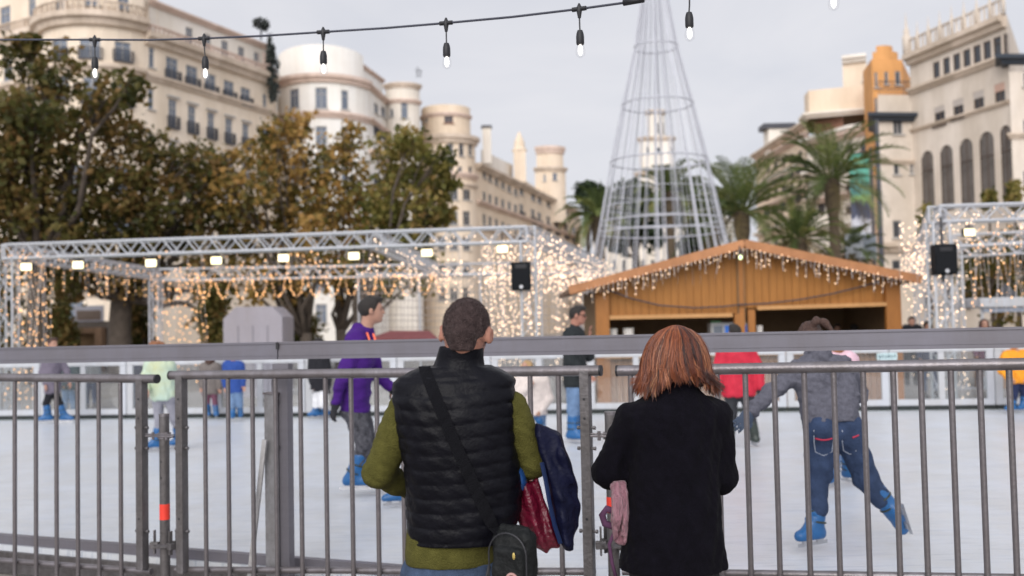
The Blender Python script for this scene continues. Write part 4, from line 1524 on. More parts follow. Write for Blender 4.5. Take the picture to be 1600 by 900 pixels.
# dark pines left of the cone and greenery behind the cone
L_PINE = attr_mat('pine leaves', [(0, (.012, .022, .012)), (.6, (.03, .05, .022)), (1, (.06, .075, .03))], .7, .15)
for k, (px, D, blobs, lab) in enumerate(((925, 120, [(912, 300, 16), (930, 298, 18), (945, 306, 14), (925, 312, 20), (921, 292, 9)], 'dark round topped pine left of the wire cone'),
                                      (1000, 78, [(985, 300, 26), (1010, 320, 30), (975, 345, 28), (1005, 365, 30), (968, 380, 20)], 'dark broadleaf tree seen through the left half of the wire cone'),
                                      (1075, 80, [(1070, 300, 28), (1095, 315, 30), (1060, 340, 30), (1095, 360, 32), (1085, 390, 24)], 'dark broadleaf tree seen through the right half of the wire cone'))):
    b = P(px, ground_y(px, D), D); b.z = 0
    t = thing('evergreen_tree', b, lab, 'tree')
    s = D / FPX
    bl = [(P(x, y, D + R_.uniform(-1, 1)), (r * s, r * s, r * s * .85)) for x, y, r in blobs]
    mb, tt = leaf_cloud(bl, 420, .5, 70 + k, sig=.6)
    mb.build('crown', L_PINE, t, tint=tt)
    mb = MB(); top = bl[0][0]
    mb.tube([b, (b + top) / 2 + Vector((.2, 0, 0)), top], [.35, .25, .1], 8)
    for c, r in bl: mb.tube([b + (top - b) * .55, c], [.12, .04], 6)
    mb.build('trunk', BARK, t, smooth=True)

# ------------------------------------------------------------------ palms
L_PALM = attr_mat('palm fronds', [(0, (.034, .052, .016)), (.5, (.105, .14, .040)), (.85, (.21, .225, .068)), (1, (.36, .29, .11))], .5, .2)
L_DRYPALM = attr_mat('dry palm fronds', [(0, (.09, .07, .03)), (1, (.20, .15, .07))], .6, .2)
PBARK = mat('palm bark', (.10, .075, .05), .95, var=.4, scale=3, bump=.8, bscale=8)


def palm(label, px, py, D, Lpx, nf, seed, droop=1.0, tr=.3, tilt=.2):
    s = D / FPX
    c = P(px, py, D)
    b = Vector((c.x + tilt, c.y, 0))
    t = thing('palm_tree', b, label, 'palm tree', 'date palms around the wire cone')
    g = random.Random(seed)
    prof, pts = [], []
    for k in range(15):
        f = k / 14
        pts.append(b + (c - b) * f)
        prof.append(tr * (1.15 - .3 * f + .12 * (k % 2)) if f < .85 else tr * (1.5 + .4 * (f - .85)))
    mb = MB(); mb.tube(pts, prof, 10); mb.build('trunk', PBARK, t)
    L = Lpx * s
    V, Fc, T = MB(), None, []
    W_ = MB(); TW = []
    for i in range(nf):
        az = 2 * PI * (i * .618034) + g.uniform(-.2, .2)
        u = (i + .5) / nf
        el = rad(82 - 118 * u ** 1.05) + g.uniform(-.08, .08)
        ln = L * g.uniform(.85, 1.1) * (.9 if u < .15 else 1)
        h = Vector((math.cos(az), math.sin(az), 0))
        p = c + h * .15
        pts = [p.copy()]
        n = 12
        for k in range(n):
            f = k / n
            e = el - droop * (1.25 * f ** 1.6)
            p = p + (h * math.cos(e) + Vector((0, 0, 1)) * math.sin(e)) * ln / n
            pts.append(p.copy())
        dry = u > .9
        tgt, tt = (W_, TW) if dry else (V, T)
        side = h.cross(Vector((0, 0, 1)))
        base = g.uniform(.1, .7)
        k0 = len(tgt.f)
        tgt.tube(pts, [.035 * (1 - .8 * k / n) * max(1, D / 40) for k in range(n + 1)], 4)
        m = 30
        for k in range(m):
            f = .14 + .86 * (k + .5) / m
            q = f * n; i0 = min(n - 1, int(q)); o = pts[i0] + (pts[i0 + 1] - pts[i0]) * (q - i0)
            d = (pts[i0 + 1] - pts[i0]).normalized()
            up = side.cross(d)
            ll = L * .23 * math.sin(PI * min(1, .12 + f * .88)) ** .6 * g.uniform(.85, 1.1)
            for sg in (-1, 1):
                v = (side * sg * .72 + d * .75 + up * g.uniform(.1, .4)).normalized()
                e = o + v * ll + Vector((0, 0, -.1 * ll))
                w = d * .022 * max(1, D / 40)
                tgt.add([o - w, o + w, o + v * ll * .6 + w * .8, e, o + v * ll * .6 - w * .8], [(0, 1, 2, 3, 4)])
        tt += [min(1, base + g.uniform(-.1, .3)) for _ in range(len(tgt.f) - k0)]
    V.build('crown', L_PALM, t, tint=T)
    if TW: W_.build('dry_fronds', L_DRYPALM, t, tint=TW)


palm('tall date palm with a wide arching crown left of the ochre building', 1299, 280, 46, 116, 42, 1, 1.0, .25)
palm('date palm just right of the wire cone', 1158, 330, 44, 122, 44, 2, .7, .25)
palm('short date palm low between the two tall palms', 1247, 372, 42, 70, 36, 3, .7, .25)
palm('low date palm beside the foot of the tall palm', 1330, 392, 50, 62, 30, 8, .9, .22)
palm('date palm behind the left side of the wire cone', 935, 338, 58, 66, 40, 4, 1.2, .3)
palm('date palm inside the outline of the wire cone', 1045, 300, 62, 70, 40, 5, 1.1, .3)
palm('small date palm beyond the right edge of the wire cone', 1118, 330, 66, 60, 34, 6, 1.1, .28)
# ------------------------------------------------------------------ light canopies
TRUSS = mat('white aluminium truss', (.46, .47, .50), .4, metal=.2, var=.05)
FAIRY = emit('fairy bulb', (1.0, .52, .21), 2.2)
FAIRYW = emit('fairy bulb warm white', (1.0, .72, .50), 2.8)
FAIRYWIRE = mat('clear fairy wire', (.50, .46, .45), .5)
FLOOD = emit('floodlight lens', (1.0, .86, .52), 2.0)


def truss(a, b, h, parent, r=.026, name='truss', bays=None):
    a, b = Vector(a), Vector(b)
    d = (b - a); L = d.length; d = d / L
    s = d.cross(Vector((0, 0, 1))).normalized()
    mb = MB()
    hz = Vector((0, 0, h))
    cs = [(s * h / 2, Vector()), (-s * h / 2, Vector()), (s * h / 2, -hz), (-s * h / 2, -hz)]
    for o1, o2 in cs: mb.tube([a + o1 + o2, b + o1 + o2], r, 8)
    n = bays or max(2, int(L / (h * 1.7)))
    for k in range(n):
        p, q, m = a + d * L * k / n, a + d * L * (k + 1) / n, a + d * L * (k + .5) / n
        for sg in (-1, 1):
            o = s * sg * h / 2
            mb.tube([p + o, m + o - hz], r * .6, 5); mb.tube([m + o - hz, q + o], r * .6, 5)
        mb.tube([p + s * h / 2, p - s * h / 2], r * .45, 5)
        mb.tube([p + s * h / 2 - hz, p - s * h / 2 - hz], r * .45, 5)
    for e in (a, b):
        for (i, j) in ((0, 1), (1, 3), (3, 2), (2, 0)):
            mb.tube([e + cs[i][0] + cs[i][1], e + cs[j][0] + cs[j][1]], r * .8, 6)
    o = mb.build(name, TRUSS, parent)
    return smooth_angle(o)


def column(p, ztop, parent, h=.28):
    mb = MB(); r = .024
    p = Vector((p[0], p[1], 0))
    c = [Vector((sx * h / 2, sy * h / 2, 0)) for sx, sy in ((-1, -1), (1, -1), (1, 1), (-1, 1))]
    for o in c: mb.tube([p + o, p + o + Vector((0, 0, ztop))], r, 8)
    n = int(ztop / .36)
    for k in range(n):
        z0, z1 = ztop * k / n, ztop * (k + 1) / n
        for i in range(4):
            A, B = c[i], c[(i + 1) % 4]
            if k % 2: A, B = B, A
            mb.tube([p + A + Vector((0, 0, z0)), p + B + Vector((0, 0, z1))], r * .5, 5)
    mb.box(p + Vector((0, 0, .01)), (.7, .7, .02))
    return smooth_angle(mb.build('column', TRUSS, parent))


def lights(name, label, cat, strings, r, m, parent_wire=True, group=None, wire_r=.0045):
    """strings: list of (list of points for the wire, spacing)"""
    p0 = Vector(strings[0][0][0])
    t = thing(name, p0, label, cat, group)
    w, bl = MB(), MB()
    g = random.Random(len(strings) * 7 + int(p0.x * 10))
    for pts, sp in strings:
        pts = [Vector(p) for p in pts]
        w.tube(pts, wire_r, 3, cap=False)
        acc = g.uniform(0, sp)
        for a, b in zip(pts, pts[1:]):
            L = (b - a).length
            while acc < L:
                q = a + (b - a) * (acc / L) + Vector((g.uniform(-.03, .03), g.uniform(-.03, .03), g.uniform(-.02, .02)))
                bl.octa(q, r * g.choice((.45, .65, .8, .85, 1)))
                acc += sp * g.uniform(.9, 2.2)
            acc -= L
    w.build('wire', FAIRYWIRE, t)
    o = bl.build('bulbs', m, t); o['kind'] = 'stuff'
    return t


def drop(p, L, g, wob=.07):
    p = Vector(p)
    n = max(2, int(L / .5))
    return [p + Vector((g.uniform(-wob, wob) * (k > 0), g.uniform(-wob, wob) * (k > 0), -L * k / n)) for k in range(n + 1)]


TZ = 3.6
TH = .29
FL, FR = G(14, 383, TZ), G(824, 355, TZ)
RL, RR = G(243, 421, TZ), G(938, 409, TZ)
g = random.Random(5)
t = thing('truss_canopy', Vector((FL.x, FL.y, 0)), 'white truss canopy draped in warm fairy lights across the left half', 'truss canopy')
truss(FL, FR, TH, t); truss(RL, RR, TH + .05, t); truss(FL, RL, TH, t); truss(FR, RR, TH, t)
m1, m2 = FL.lerp(FR, .5), RL.lerp(RR, .5)
truss(FL.lerp(FR, .72), RL.lerp(RR, .62), TH, t, name='cross_truss')
for p in (FL, FR, RL, RR): column(p, TZ - TH, t)

# floodlights hung from the front truss
HOUS = mat('lamp housing', (.05, .05, .055), .5)
def flood(px, py, plane_a, plane_b, label, group):
    # beneath the line a-b
    r = ray(px, py)
    d = plane_b - plane_a
    det = r.x * (-d.y) + d.x * r.y
    tt = ((plane_a.x - CAM.x) * (-d.y) + d.x * (plane_a.y - CAM.y)) / det
    c = CAM + r * tt
    s = tt / FPX
    th = thing('floodlight', c, label, 'floodlight', group)
    mb = MB(); mb.tube([c + Vector((0, .02, 7 * s)), c + Vector((0, .02, 22 * s))], 1.2 * s, 6); mb.box(c + Vector((0, 0, 9 * s)), (12 * s, .05, 3 * s)); mb.build('bracket', HOUS, th)
    mb = MB(); mb.box(c + Vector((0, .06, 0)), (18 * s, .10, 13 * s)); mb.build('housing', HOUS, th, bevel=.01)
    mb = MB(); mb.box(c + Vector((0, -.004, 0)), (16.5 * s, .02, 11 * s)); mb.build('lens', FLOOD, th, bevel=.008)
ordn = ('leftmost', 'second', 'third', 'fourth', 'fifth', 'sixth', 'seventh', 'rightmost')
for k, (x, y) in enumerate(((41, 417), (122, 414), (236, 411), (338, 407), (443, 403), (553, 400), (667, 395), (785, 389))):
    lab = (f'lit square floodlight hanging from the long canopy truss, {ordn[k]} of eight' if k in (0, 7) else f'lit square floodlight hanging from the long canopy truss, {ordn[k]} from its left end')
    flood(x, y, FL, FR, lab, 'floodlights under the long truss')

# column curtains of light
def curtain(name, label, x0, x1, yt, yb, D, n, sp, r, m, seed, spread=.5, group=None):
    q = random.Random(seed)
    st = []
    for k in range(n):
        px = x0 + (x1 - x0) * (k + q.uniform(.1, .9)) / n
        d = D + q.uniform(-spread, spread)
        a = P(px, yt + q.uniform(-4, 4), d)
        bz = P(px, yb, d).z
        st.append((drop(a, max(.4, a.z - max(.05, bz) - q.uniform(0, .3)), q), sp))
    return lights(name, label, 'fairy lights', st, r, m, group=group)

curtain('light_curtain', 'warm fairy light curtain round the far left canopy column', 8, 78, 395, 640, 20.2, 20, .15, .022, FAIRY, 1)
curtain('light_curtain', 'tapering fairy light curtain hanging below the left floodlights', 240, 322, 425, 640, 28.5, 17, .19, .03, FAIRY, 2)
curtain('light_curtain', 'dense white gold light curtain on the column under the hanging speaker', 752, 842, 378, 640, 19.2, 40, .10, .018, FAIRYW, 3, .6)
curtain('light_curtain', 'fairy light curtain beside the left wall of the wooden kiosk', 858, 936, 430, 640, 27.5, 20, .2, .03, FAIRYW, 4, .7)

# icicles along the side and rear trusses
def icicles(label, a, b, n, l0, l1, r, m, seed, sp=.15, zo=-.15, wob=.5, name='light_garland'):
    q = random.Random(seed); st = []
    a, b = Vector(a), Vector(b)
    for k in range(n):
        p = a.lerp(b, (k + q.random()) / n) + Vector((q.uniform(-wob, wob), q.uniform(-wob, wob), zo + q.uniform(-.1, .1)))
        st.append((drop(p, q.uniform(l0, l1), q, .05), sp))
    st.append(([a.lerp(b, k / 12) + Vector((0, 0, zo)) for k in range(13)], sp))
    return lights(name, label, 'fairy lights', st, r, m)

icicles('thick icicle fairy lights along the receding right side of the long canopy', FR, RR, 120, .5, 1.3, .022, FAIRYW, 5, .12)
icicles('icicle fairy lights above and behind the hanging speaker', FL.lerp(FR, .82), FR, 16, .15, .8, .02, FAIRYW, 6, .17)
icicles('icicle fairy lights along the left side truss of the long canopy', FL, RL, 46, .3, 1.0, .024, FAIRY, 7)
icicles('glowing fairy lights along the inner cross truss of the long canopy', FL.lerp(FR, .72), RL.lerp(RR, .62), 40, .2, .9, .024, FAIRYW, 15)
icicles('fairy lights wound along the rear truss right of the plane trees', RL.lerp(RR, .62), RR, 70, .3, 1.1, .028, FAIRYW, 8)
# loops under the rear truss, left part
st = []
A, B = RL.lerp(RR, .05), RL.lerp(RR, .66)
nl = 15
for k in range(nl):
    p, q = A.lerp(B, k / nl), A.lerp(B, (k + 1) / nl)
    pts = []
    for j in range(9):
        f = j / 8
        z = -TH - .62 * (1 - (2 * f - 1) ** 2) ** .7
        pts.append(p.lerp(q, .5 + (f - .5) * .8) + Vector((0, -.2, z)))
    st.append((pts, .058))
lights('light_garland', 'scalloped loops of orange fairy lights under the rear truss', 'fairy lights', st, .032, FAIRY)
st = [([A.lerp(B, k / 20) + Vector((0, -.22, z + g.uniform(-.04, .04))) for k in range(21)], .12) for z in (-.02, -.2, -.36)]
lights('light_garland', 'straight rows of fairy lights wound on the rear truss', 'fairy lights', st, .026, FAIRY)
st = []
for k in range(46):
    p = FL.lerp(FR, g.uniform(.03, .75)).lerp(RL.lerp(RR, g.uniform(.05, .6)), g.uniform(.15, .8)) + Vector((0, 0, -.05))
    st.append((drop(p, g.uniform(.15, .55), g, .06), .2))
lights('light_garland', 'loose fairy lights hanging from the roof wires inside the long canopy', 'fairy lights', st, .024, FAIRY)
# unlit net curtain behind the man
NETM = mat('pale net wire', (.36, .31, .28), .7)
t = thing('net_curtain', P(760, 600, 33), 'pale unlit wire net hung behind the man\'s head and the light column', 'net')
mb = MB(); q = random.Random(9)
for k in range(64):
    x = 560 + 380 * k / 63
    a = P(x, 432 + q.uniform(-5, 5), 33); c = P(x + q.uniform(-2, 2), 560, 33); c.z = max(.05, c.z - .5)
    mb.tube([a, a.lerp(c, .5) + Vector((q.uniform(-.04, .04), 0, 0)), c], .010, 4)
for k in range(12):
    y = 436 + 11 * k
    mb.tube([P(560, y + q.uniform(-2, 2), 33), P(700, y + q.uniform(-2, 2), 33), P(820, y + q.uniform(-2, 2), 33), P(940, y + q.uniform(-2, 2), 33)], .013, 4)
mb.build('mesh', NETM, t)
mb = MB()
for x in (560, 655, 750, 845, 940):
    a = P(x, 428, 33.02); mb.tube([(a.x, a.y, 0), a], .035, 6)
mb.tube([P(560, 428, 33.02), P(940, 428, 33.02)], .035, 6); mb.build('support_frame', TRUSS, t)
# low pale stone building right behind it
WALLP = mat('pale plaster', (.60, .53, .46), .9, var=.08, scale=1.2, dirt=.25)

# right canopy
FL2 = G(1464, 323, TZ); RL2 = G(1437, 388, TZ); FR2 = G(1700, 316, TZ); RR2 = G(1760, 368, TZ)
t = thing('truss_canopy', Vector((FL2.x, FL2.y, 0)), 'white truss canopy with fairy lights cut by the right edge', 'truss canopy')
truss(FL2, FR2, .27, t); truss(FL2, RL2, .27, t); truss(RL2, RR2, .3, t); 
for p in (FL2, RL2, FR2, RR2): column(p, TZ - .27, t)
truss(G(1488, 368, TZ), G(1740, 356, TZ), .27, t, name='cross_truss')
column(G(1488, 368, TZ), TZ - .27, t)
flood(1515, 363, FL2, FR2, 'lit yellowish floodlight hanging under the right hand truss', None)
curtain('light_curtain', 'fairy light curtain on the column below the right hand speaker', 1462, 1508, 430, 660, 17, 14, .16, .019, FAIRYW, 21, .4)
curtain('light_curtain', 'loose strings of golden lights right of the right hand speaker', 1505, 1600, 350, 500, 17.5, 16, .17, .018, FAIRY, 22, .5)
curtain('light_curtain', 'fairy lights on the rear column between kiosk and right hand speaker', 1418, 1462, 400, 600, 24, 14, .2, .026, FAIRYW, 23, .5)
icicles('bunched pinkish fairy lights along the left side truss of the right hand canopy', FL2, RL2, 90, .4, 1.3, .020, FAIRYW, 24, .12)
icicles('fairy lights along the inner truss of the right hand canopy', G(1488, 368, TZ), G(1740, 356, TZ), 40, .1, .5, .02, FAIRYW, 25)
icicles('icicle fairy lights along the front truss of the right hand canopy', FL2, FR2, 34, .1, .5, .017, FAIRYW, 26)

# hanging speakers
SPK = mat('speaker cabinet', (.008, .009, .011), .7, bump=.1, spec=.15)
GRL = mat('speaker grille', (.011, .012, .014), .8, var=.3, scale=120, spec=.1)
def speaker(px, py, w, h, D, zt, label):
    s = D / FPX
    c = P(px, py, D)
    t = thing('speaker', c, label, 'loudspeaker')
    W_, H_ = w * s, h * s
    mb = MB()
    v = []
    for z in (-H_ / 2, H_ / 2):
        v += [c + Vector((-W_ / 2, 0, z)), c + Vector((W_ / 2, 0, z)), c + Vector((W_ * .36, W_ * .8, z)), c + Vector((-W_ * .36, W_ * .8, z))]
    mb.add(v, [(3, 2, 1, 0), (4, 5, 6, 7), (0, 1, 5, 4), (1, 2, 6, 5), (2, 3, 7, 6), (3, 0, 4, 7)])
    mb.build('cabinet', SPK, t, bevel=.02)
    mb = MB(); mb.box(c + Vector((0, -.008, -H_ * .13)), (W_ * .88, .012, H_ * .62)); mb.build('grille', GRL, t, bevel=.005)
    mb = MB(); mb.box(c + Vector((0, -.006, H_ * .33)), (W_ * .55, .008, H_ * .14)); mb.build('horn', BLACKP, t, bevel=.004)
    mb = MB(); mb.lathe(c + Vector((0, -.016, -H_ * .38)), [(W_ * .09, 0), (W_ * .09, .004)], 12, (Vector((1, 0, 0)), Vector((0, 0, 1)), Vector((0, -1, 0)))); mb.build('badge', mat('silver badge', (.5, .5, .52), .4, metal=.5), t)
    MB().tube([c + Vector((0, W_ * .4, H_ / 2)), Vector((c.x, c.y + W_ * .4, zt))], .025, 6).build('hanger', HOUS, t)
    MB().tube([c + Vector((0, W_ * .4, -H_ / 2)), c + Vector((0, W_ * .4, -H_ / 2 - .12))], .03, 8).build('spigot', HOUS, t)
speaker(814, 431, 32, 45, 18.4, TZ - .2, 'black loudspeaker hanging from the long canopy above the man')
speaker(1479, 405, 36, 48, 16.3, TZ - .2, 'black loudspeaker hanging from the right hand canopy')

# ------------------------------------------------------------------ wooden kiosk
WOOD = mat('honey pine boards', (.37, .155, .032), .6, var=.16, scale=2.2, stretch=(14, 14, 1), bump=.1, dirt=.12)
WOODP = mat('honey pine posts', (.35, .14, .032), .55, var=.16, scale=3, stretch=(8, 8, 1), dirt=.1)
WOODL = mat('pale pine trim', (.50, .26, .10), .55, var=.1, scale=3)
ROOFW = mat('reddish roof edge', (.44, .20, .088), .6, var=.14, scale=3, dirt=.2)
ROOFT = mat('brown roof felt', (.20, .13, .09), .9)
INNER = mat('dark kiosk inside', (.20, .13, .07), .8)
REED = mat('reddish brown front boards', (.30, .17, .10), .7, var=.15, scale=3, stretch=(12, 12, 1))
HD = 19.0
def H(px, py, dd=0): return P(px, py, HD + dd)
hx = lambda px: H(px, 505).x
hz = lambda py, px=1160: H(px, py).z
x0, x1 = hx(931), hx(1405)
yF = H(1160, 505).y
t = thing('wooden_kiosk', (H(1160, 505).x, yF, 0), 'honey coloured wooden kiosk with a low gable hung with icicle lights', 'kiosk')
apx = hx(1157); apz = hz(384); ez = hz(452, 931)
ez2 = hz(432, 1405)
ev = (ez + ez2) / 2
# gable: vertical boards with grooves
mb = MB()
nb = 40
zb = hz(489)
zb2 = hz(482)
for k in range(nb):
    a, c = x0 + (x1 - x0) * k / nb, x0 + (x1 - x0) * (k + 1) / nb
    zz = lambda x: (ez + (apz - ez) * (x - x0) / (apx - x0)) if x < apx else (ez2 + (apz - ez2) * (x1 - x) / (x1 - apx))
    g_ = .004
    zl = zb if (a + c) / 2 < apx else zb2
    o = .004 * ((k * 7) % 3)
    mb.add([(a + g_, yF - o, zl), (c - g_, yF - o, zl), (c - g_, yF - o, zz(c)), (a + g_, yF - o, zz(a)),
            (a + g_, yF + .03, zl), (c - g_, yF + .03, zl), (c - g_, yF + .03, zz(c)), (a + g_, yF + .03, zz(a))],
           [(0, 1, 2, 3), (7, 6, 5, 4), (0, 4, 5, 1), (1, 5, 6, 2), (2, 6, 7, 3), (3, 7, 4, 0)])
mb.quad((x0, yF + .02, zb2), (x1, yF + .02, zb2), (x1, yF + .02, ez2), (x0, yF + .02, ez))
mb.build('gable', WOOD, t)
dep = 3.2
mb = MB()
for (xa, s) in ((x0, 1), (x1, -1)):
    e = ez if s > 0 else ez2
    mb.quad((xa, yF + .05, 0), (xa, yF + dep, 0), (xa, yF + dep, e), (xa, yF + .05, e))
mb.quad((x0, yF + dep, 0), (x1, yF + dep, 0), (x1, yF + dep, 2.4), (x0, yF + dep, 2.4))
mb.build('wall', INNER, t)
# roof slabs with a fascia
xe0, xe1 = H(889, 450, -.5).x, H(1440, 432, -.5).x
ze0, ze1, za = P(889, 450, HD - .5).z, P(1440, 433, HD - .5).z, P(1157, 377, HD - .5).z
for (xe, ze) in ((xe0, ze0), (xe1, ze1)):
    mb = MB()
    yA, yB = yF - .5, yF + dep + .3
    th = .1
    A, B = Vector((xe, 0, ze)), Vector((apx, 0, za))
    v = []
    for y in (yA, yB):
        for (q, dz) in ((A, 0), (B, 0), (B, -th), (A, -th)): v.append((q.x, y, q.z + dz))
    mb.add(v, [(0, 1, 2, 3), (7, 6, 5, 4), (0, 4, 5, 1), (1, 5, 6, 2), (2, 6, 7, 3), (3, 7, 4, 0)])
    mb.build('roof', ROOFT, t)
    mb = MB(); mb.bar(Vector((xe, yA - .02, ze - .045)), Vector((apx, yA - .02, za - .045)), .035, .17, side=Vector((0, 1, 0)))
    mb.build('fascia', ROOFW, t)
zc = hz(640)
for px, w in ((941, 21), (1394, 23)):
    x = hx(px); mb = MB(); mb.box((x, yF - .06, 1.25 + .6), (w * HD / FPX, .14, 3.7 if False else 2 * (1.25 + .0)), None)
    mb = MB(); top = (hz(462, 941) if px < 1000 else hz(438, 1394)); mb.box((x, yF - .06, top / 2), (w * HD / FPX, .12, top)); mb.build('corner_post', WOODP, t, bevel=.008)
mb = MB(); zk = hz(498); mb.box((apx + .02, yF - .04, (apz + zk) / 2 - .1), (.10, .08, apz - zk)); mb.build('king_post', WOODP, t, bevel=.006)
for s_ in (-1, 1):
    MB().box((apx + .02 + s_ * .062, yF - .03, (apz + zk) / 2 - .1), (.022, .05, apz - zk)).build('king_post_edge', INNER, t)
for px in (1154, 1174):
    mb = MB(); mb.box((hx(px), yF - .07, hz(515) / 2 + .2), (.19, .12, hz(492) + .35 - .0)) ; 
mb = MB(); mb.box((hx(1154), yF - .06, hz(490) / 2), (.20, .12, hz(490))); mb.build('middle_post', WOODP, t, bevel=.006)
mb = MB(); mb.box((hx(1173), yF - .05, hz(484) / 2), (.14, .10, hz(484))); mb.build('middle_post', WOODP, t, bevel=.006)
mb = MB(); mb.bar((hx(952), yF - .09, hz(492)), (hx(1143), yF - .09, hz(492)), .06, .075, side=Vector((0, 1, 0))); mb.build('lintel', WOODL, t)
mb = MB(); mb.bar((hx(1182), yF - .09, hz(482)), (hx(1383), yF - .09, hz(480)), .06, .075, side=Vector((0, 1, 0))); mb.build('lintel', WOODL, t)
mb = MB()
n = 46
for k in range(n):
    a = x0 + .12 + (x1 - x0 - .24) * k / n; w = (x1 - x0 - .24) / n
    mb.box((a + w / 2, yF - .02, .5), (w - .012, .05, 1.0))
mb.build('counter_front', REED, t)
mb = MB(); mb.box(((x0 + x1) / 2, yF + .1, 1.03), (x1 - x0 - .3, .6, .05)); mb.build('counter_top', WOODL, t)
# fascia drip lights
q = random.Random(3); st = []
for k in range(74):
    f = (k + .5) / 74
    if f < .5:
        A, B, u = Vector((xe0 + .3, yF - .56, ze0 - .02)), Vector((apx, yF - .56, za - .13)), f * 2
    else:
        A, B, u = Vector((apx, yF - .56, za - .13)), Vector((xe1 - .2, yF - .56, ze1 - .06)), f * 2 - 1
    st.append((drop(A.lerp(B, u), q.choice((.08, .14, .2, .3, .36)), q, .02), .075))
ICYW = emit('icicle bulb', (1.0, .68, .42), 2.6)
lights('icicle_lights', 'icicle fairy lights along the gable edge of the wooden kiosk', 'fairy lights', st, .015, ICYW, wire_r=.006)
c = H(1157, 402, -.6)
tt = thing('kiosk_lamp', c, 'small greenish white lamp under the kiosk roof peak', 'lamp')
mb = MB(); mb.lathe(c, [(.015, .04), (.034, .015), (.038, -.015), (.022, -.038), (.004, -.045)], 10); mb.build('bulb', emit('lamp glass', (.85, 1.0, .55), 1.5), tt, smooth=True)
mb = MB(); mb.tube([c + Vector((0, 0, .05)), c + Vector((0, .05, .22))], .015, 6); mb.build('bracket', HOUS, tt)
# sagging cable across the gable
mb = MB(); pts = []
for k in range(21):
    f = k / 20; x = 950 + (1370 - 950) * f
    y = 455 + 26 * (1 - (2 * min(1, f / .52) - 1) ** 2) if f < .52 else 455 - 10 * 0 + 26 * (1 - ((f - .1) / .9) ** 2) * .9
    pts.append((x, y))
cab = [(948, 452), (985, 466), (1030, 477), (1085, 481), (1130, 479), (1155, 476), (1200, 474), (1250, 468), (1300, 459), (1345, 448), (1372, 440)]
mb.tube([H(x, y, -.13) for x, y in cab], .016, 6)
tag(mb.build('sagging_cable', WIRE, smooth=True), 'dark cable sagging in two dips across the kiosk gable', 'cable')
# things on and behind the counter
BLUE = emit('fridge screen', (.03, .12, .45), .45)
c = H(1141, 521, .3)
fr = thing('drinks_fridge', Vector((c.x, c.y, 1.06)), 'white framed counter fridge with a blue lit panel inside the kiosk', 'fridge')
mb = MB(); mb.box((c.x, c.y + .2, 1.06 + .3), (.76, .35, .6)); mb.build('cabinet', WHITEP, fr, bevel=.01)
mb = MB(); mb.box((c.x + .12, c.y + .016, 1.06 + .29), (.44, .012, .5)); mb.build('screen', BLUE, fr)
mb = MB(); mb.box((c.x - .24, c.y + .016, 1.06 + .29), (.18, .012, .5)); mb.build('glass_door', GLASSB, fr)
mb = MB(); c2 = H(1121, 502, .3); mb.box(Vector((c2.x, c2.y + .2, 1.68)), (.2, .12, .03)); mb.build('tray', mat('green tray', (.08, .3, .12), .6), fr)
CUP = mat('white cup stack', (.72, .70, .68), .5)
for k, (px, w, lab) in enumerate(((958, 14, 'white stack of cups by the left kiosk post'), (982, 18, 'wider white cup dispenser inside the kiosk'), (1187, 10, 'thin white cup stack right of the fridge'))):
    c = H(px, 521, .3)
    mb = MB(); r = w * HD / FPX / 2
    prof = []
    for j in range(9): prof += [(r * .9, .06 * j), (r, .06 * j + .05)]
    mb.lathe((c.x, c.y, 1.06), prof, 14)
    tag(mb.build('cup_stack', CUP), lab, 'cups')
# small poster on the far boards under the kiosk
c = P(1386, 557, 15.3)
mb = MB(); mb.box(c, (.32, .012, .11)); 
po = tag(mb.build('notice_strip', mat('pale teal card', (.45, .58, .60), .6)), 'small pale teal notice strip on the far rink barrier', 'notice')
mb = MB()
for k in range(6):
    mb.box(c + Vector((-.12 + .048 * k, -.009, (.004 if k % 2 else -.003))), (.018 if k % 3 else .028, .004, .05))
mb.build('dark_print', mat('dark print', (.06, .10, .12), .6), po)

# ------------------------------------------------------------------ mid ground furniture
# grey kiosk box left of centre
GREYP = mat('grey lilac panel', (.33, .31, .35), .6, var=.05, scale=1.5, dirt=.12)
D_ = 24.5
xL, xR = P(349, 520, D_).x, P(441, 520, D_).x
y_ = P(395, 520, D_).y
zt = P(395, 479, D_).z; ze_ = P(350, 498, D_).z
t = thing('grey_booth', ((xL + xR) / 2, y_ + .6, 0), 'plain grey booth with a sloping top in front of the forked plane tree', 'booth')
mb = MB()
xm, xm2 = P(368, 520, D_).x, P(425, 520, D_).x
pr = [(xL, 0), (xR, 0), (xR, ze_ + .02), (xm2, zt), (xm, zt), (xL, ze_)]
mb.poly([(x, y_, z) for x, z in pr]); mb.poly([(x, y_ + 1.3, z) for x, z in reversed(pr)])
for k in range(6):
    a, c = pr[k], pr[(k + 1) % 6]
    mb.quad((a[0], y_, a[1]), (a[0], y_ + 1.3, a[1]), (c[0], y_ + 1.3, c[1]), (c[0], y_, c[1]))
mb.build('body', GREYP, t)
mb = MB()
for f in (.25, .5, .75): mb.box((xL + (xR - xL) * f, y_ - .008, .95), (.02, .014, 1.75))
mb.build('panel_joint', mat('joint grey', (.22, .21, .24), .6), t)
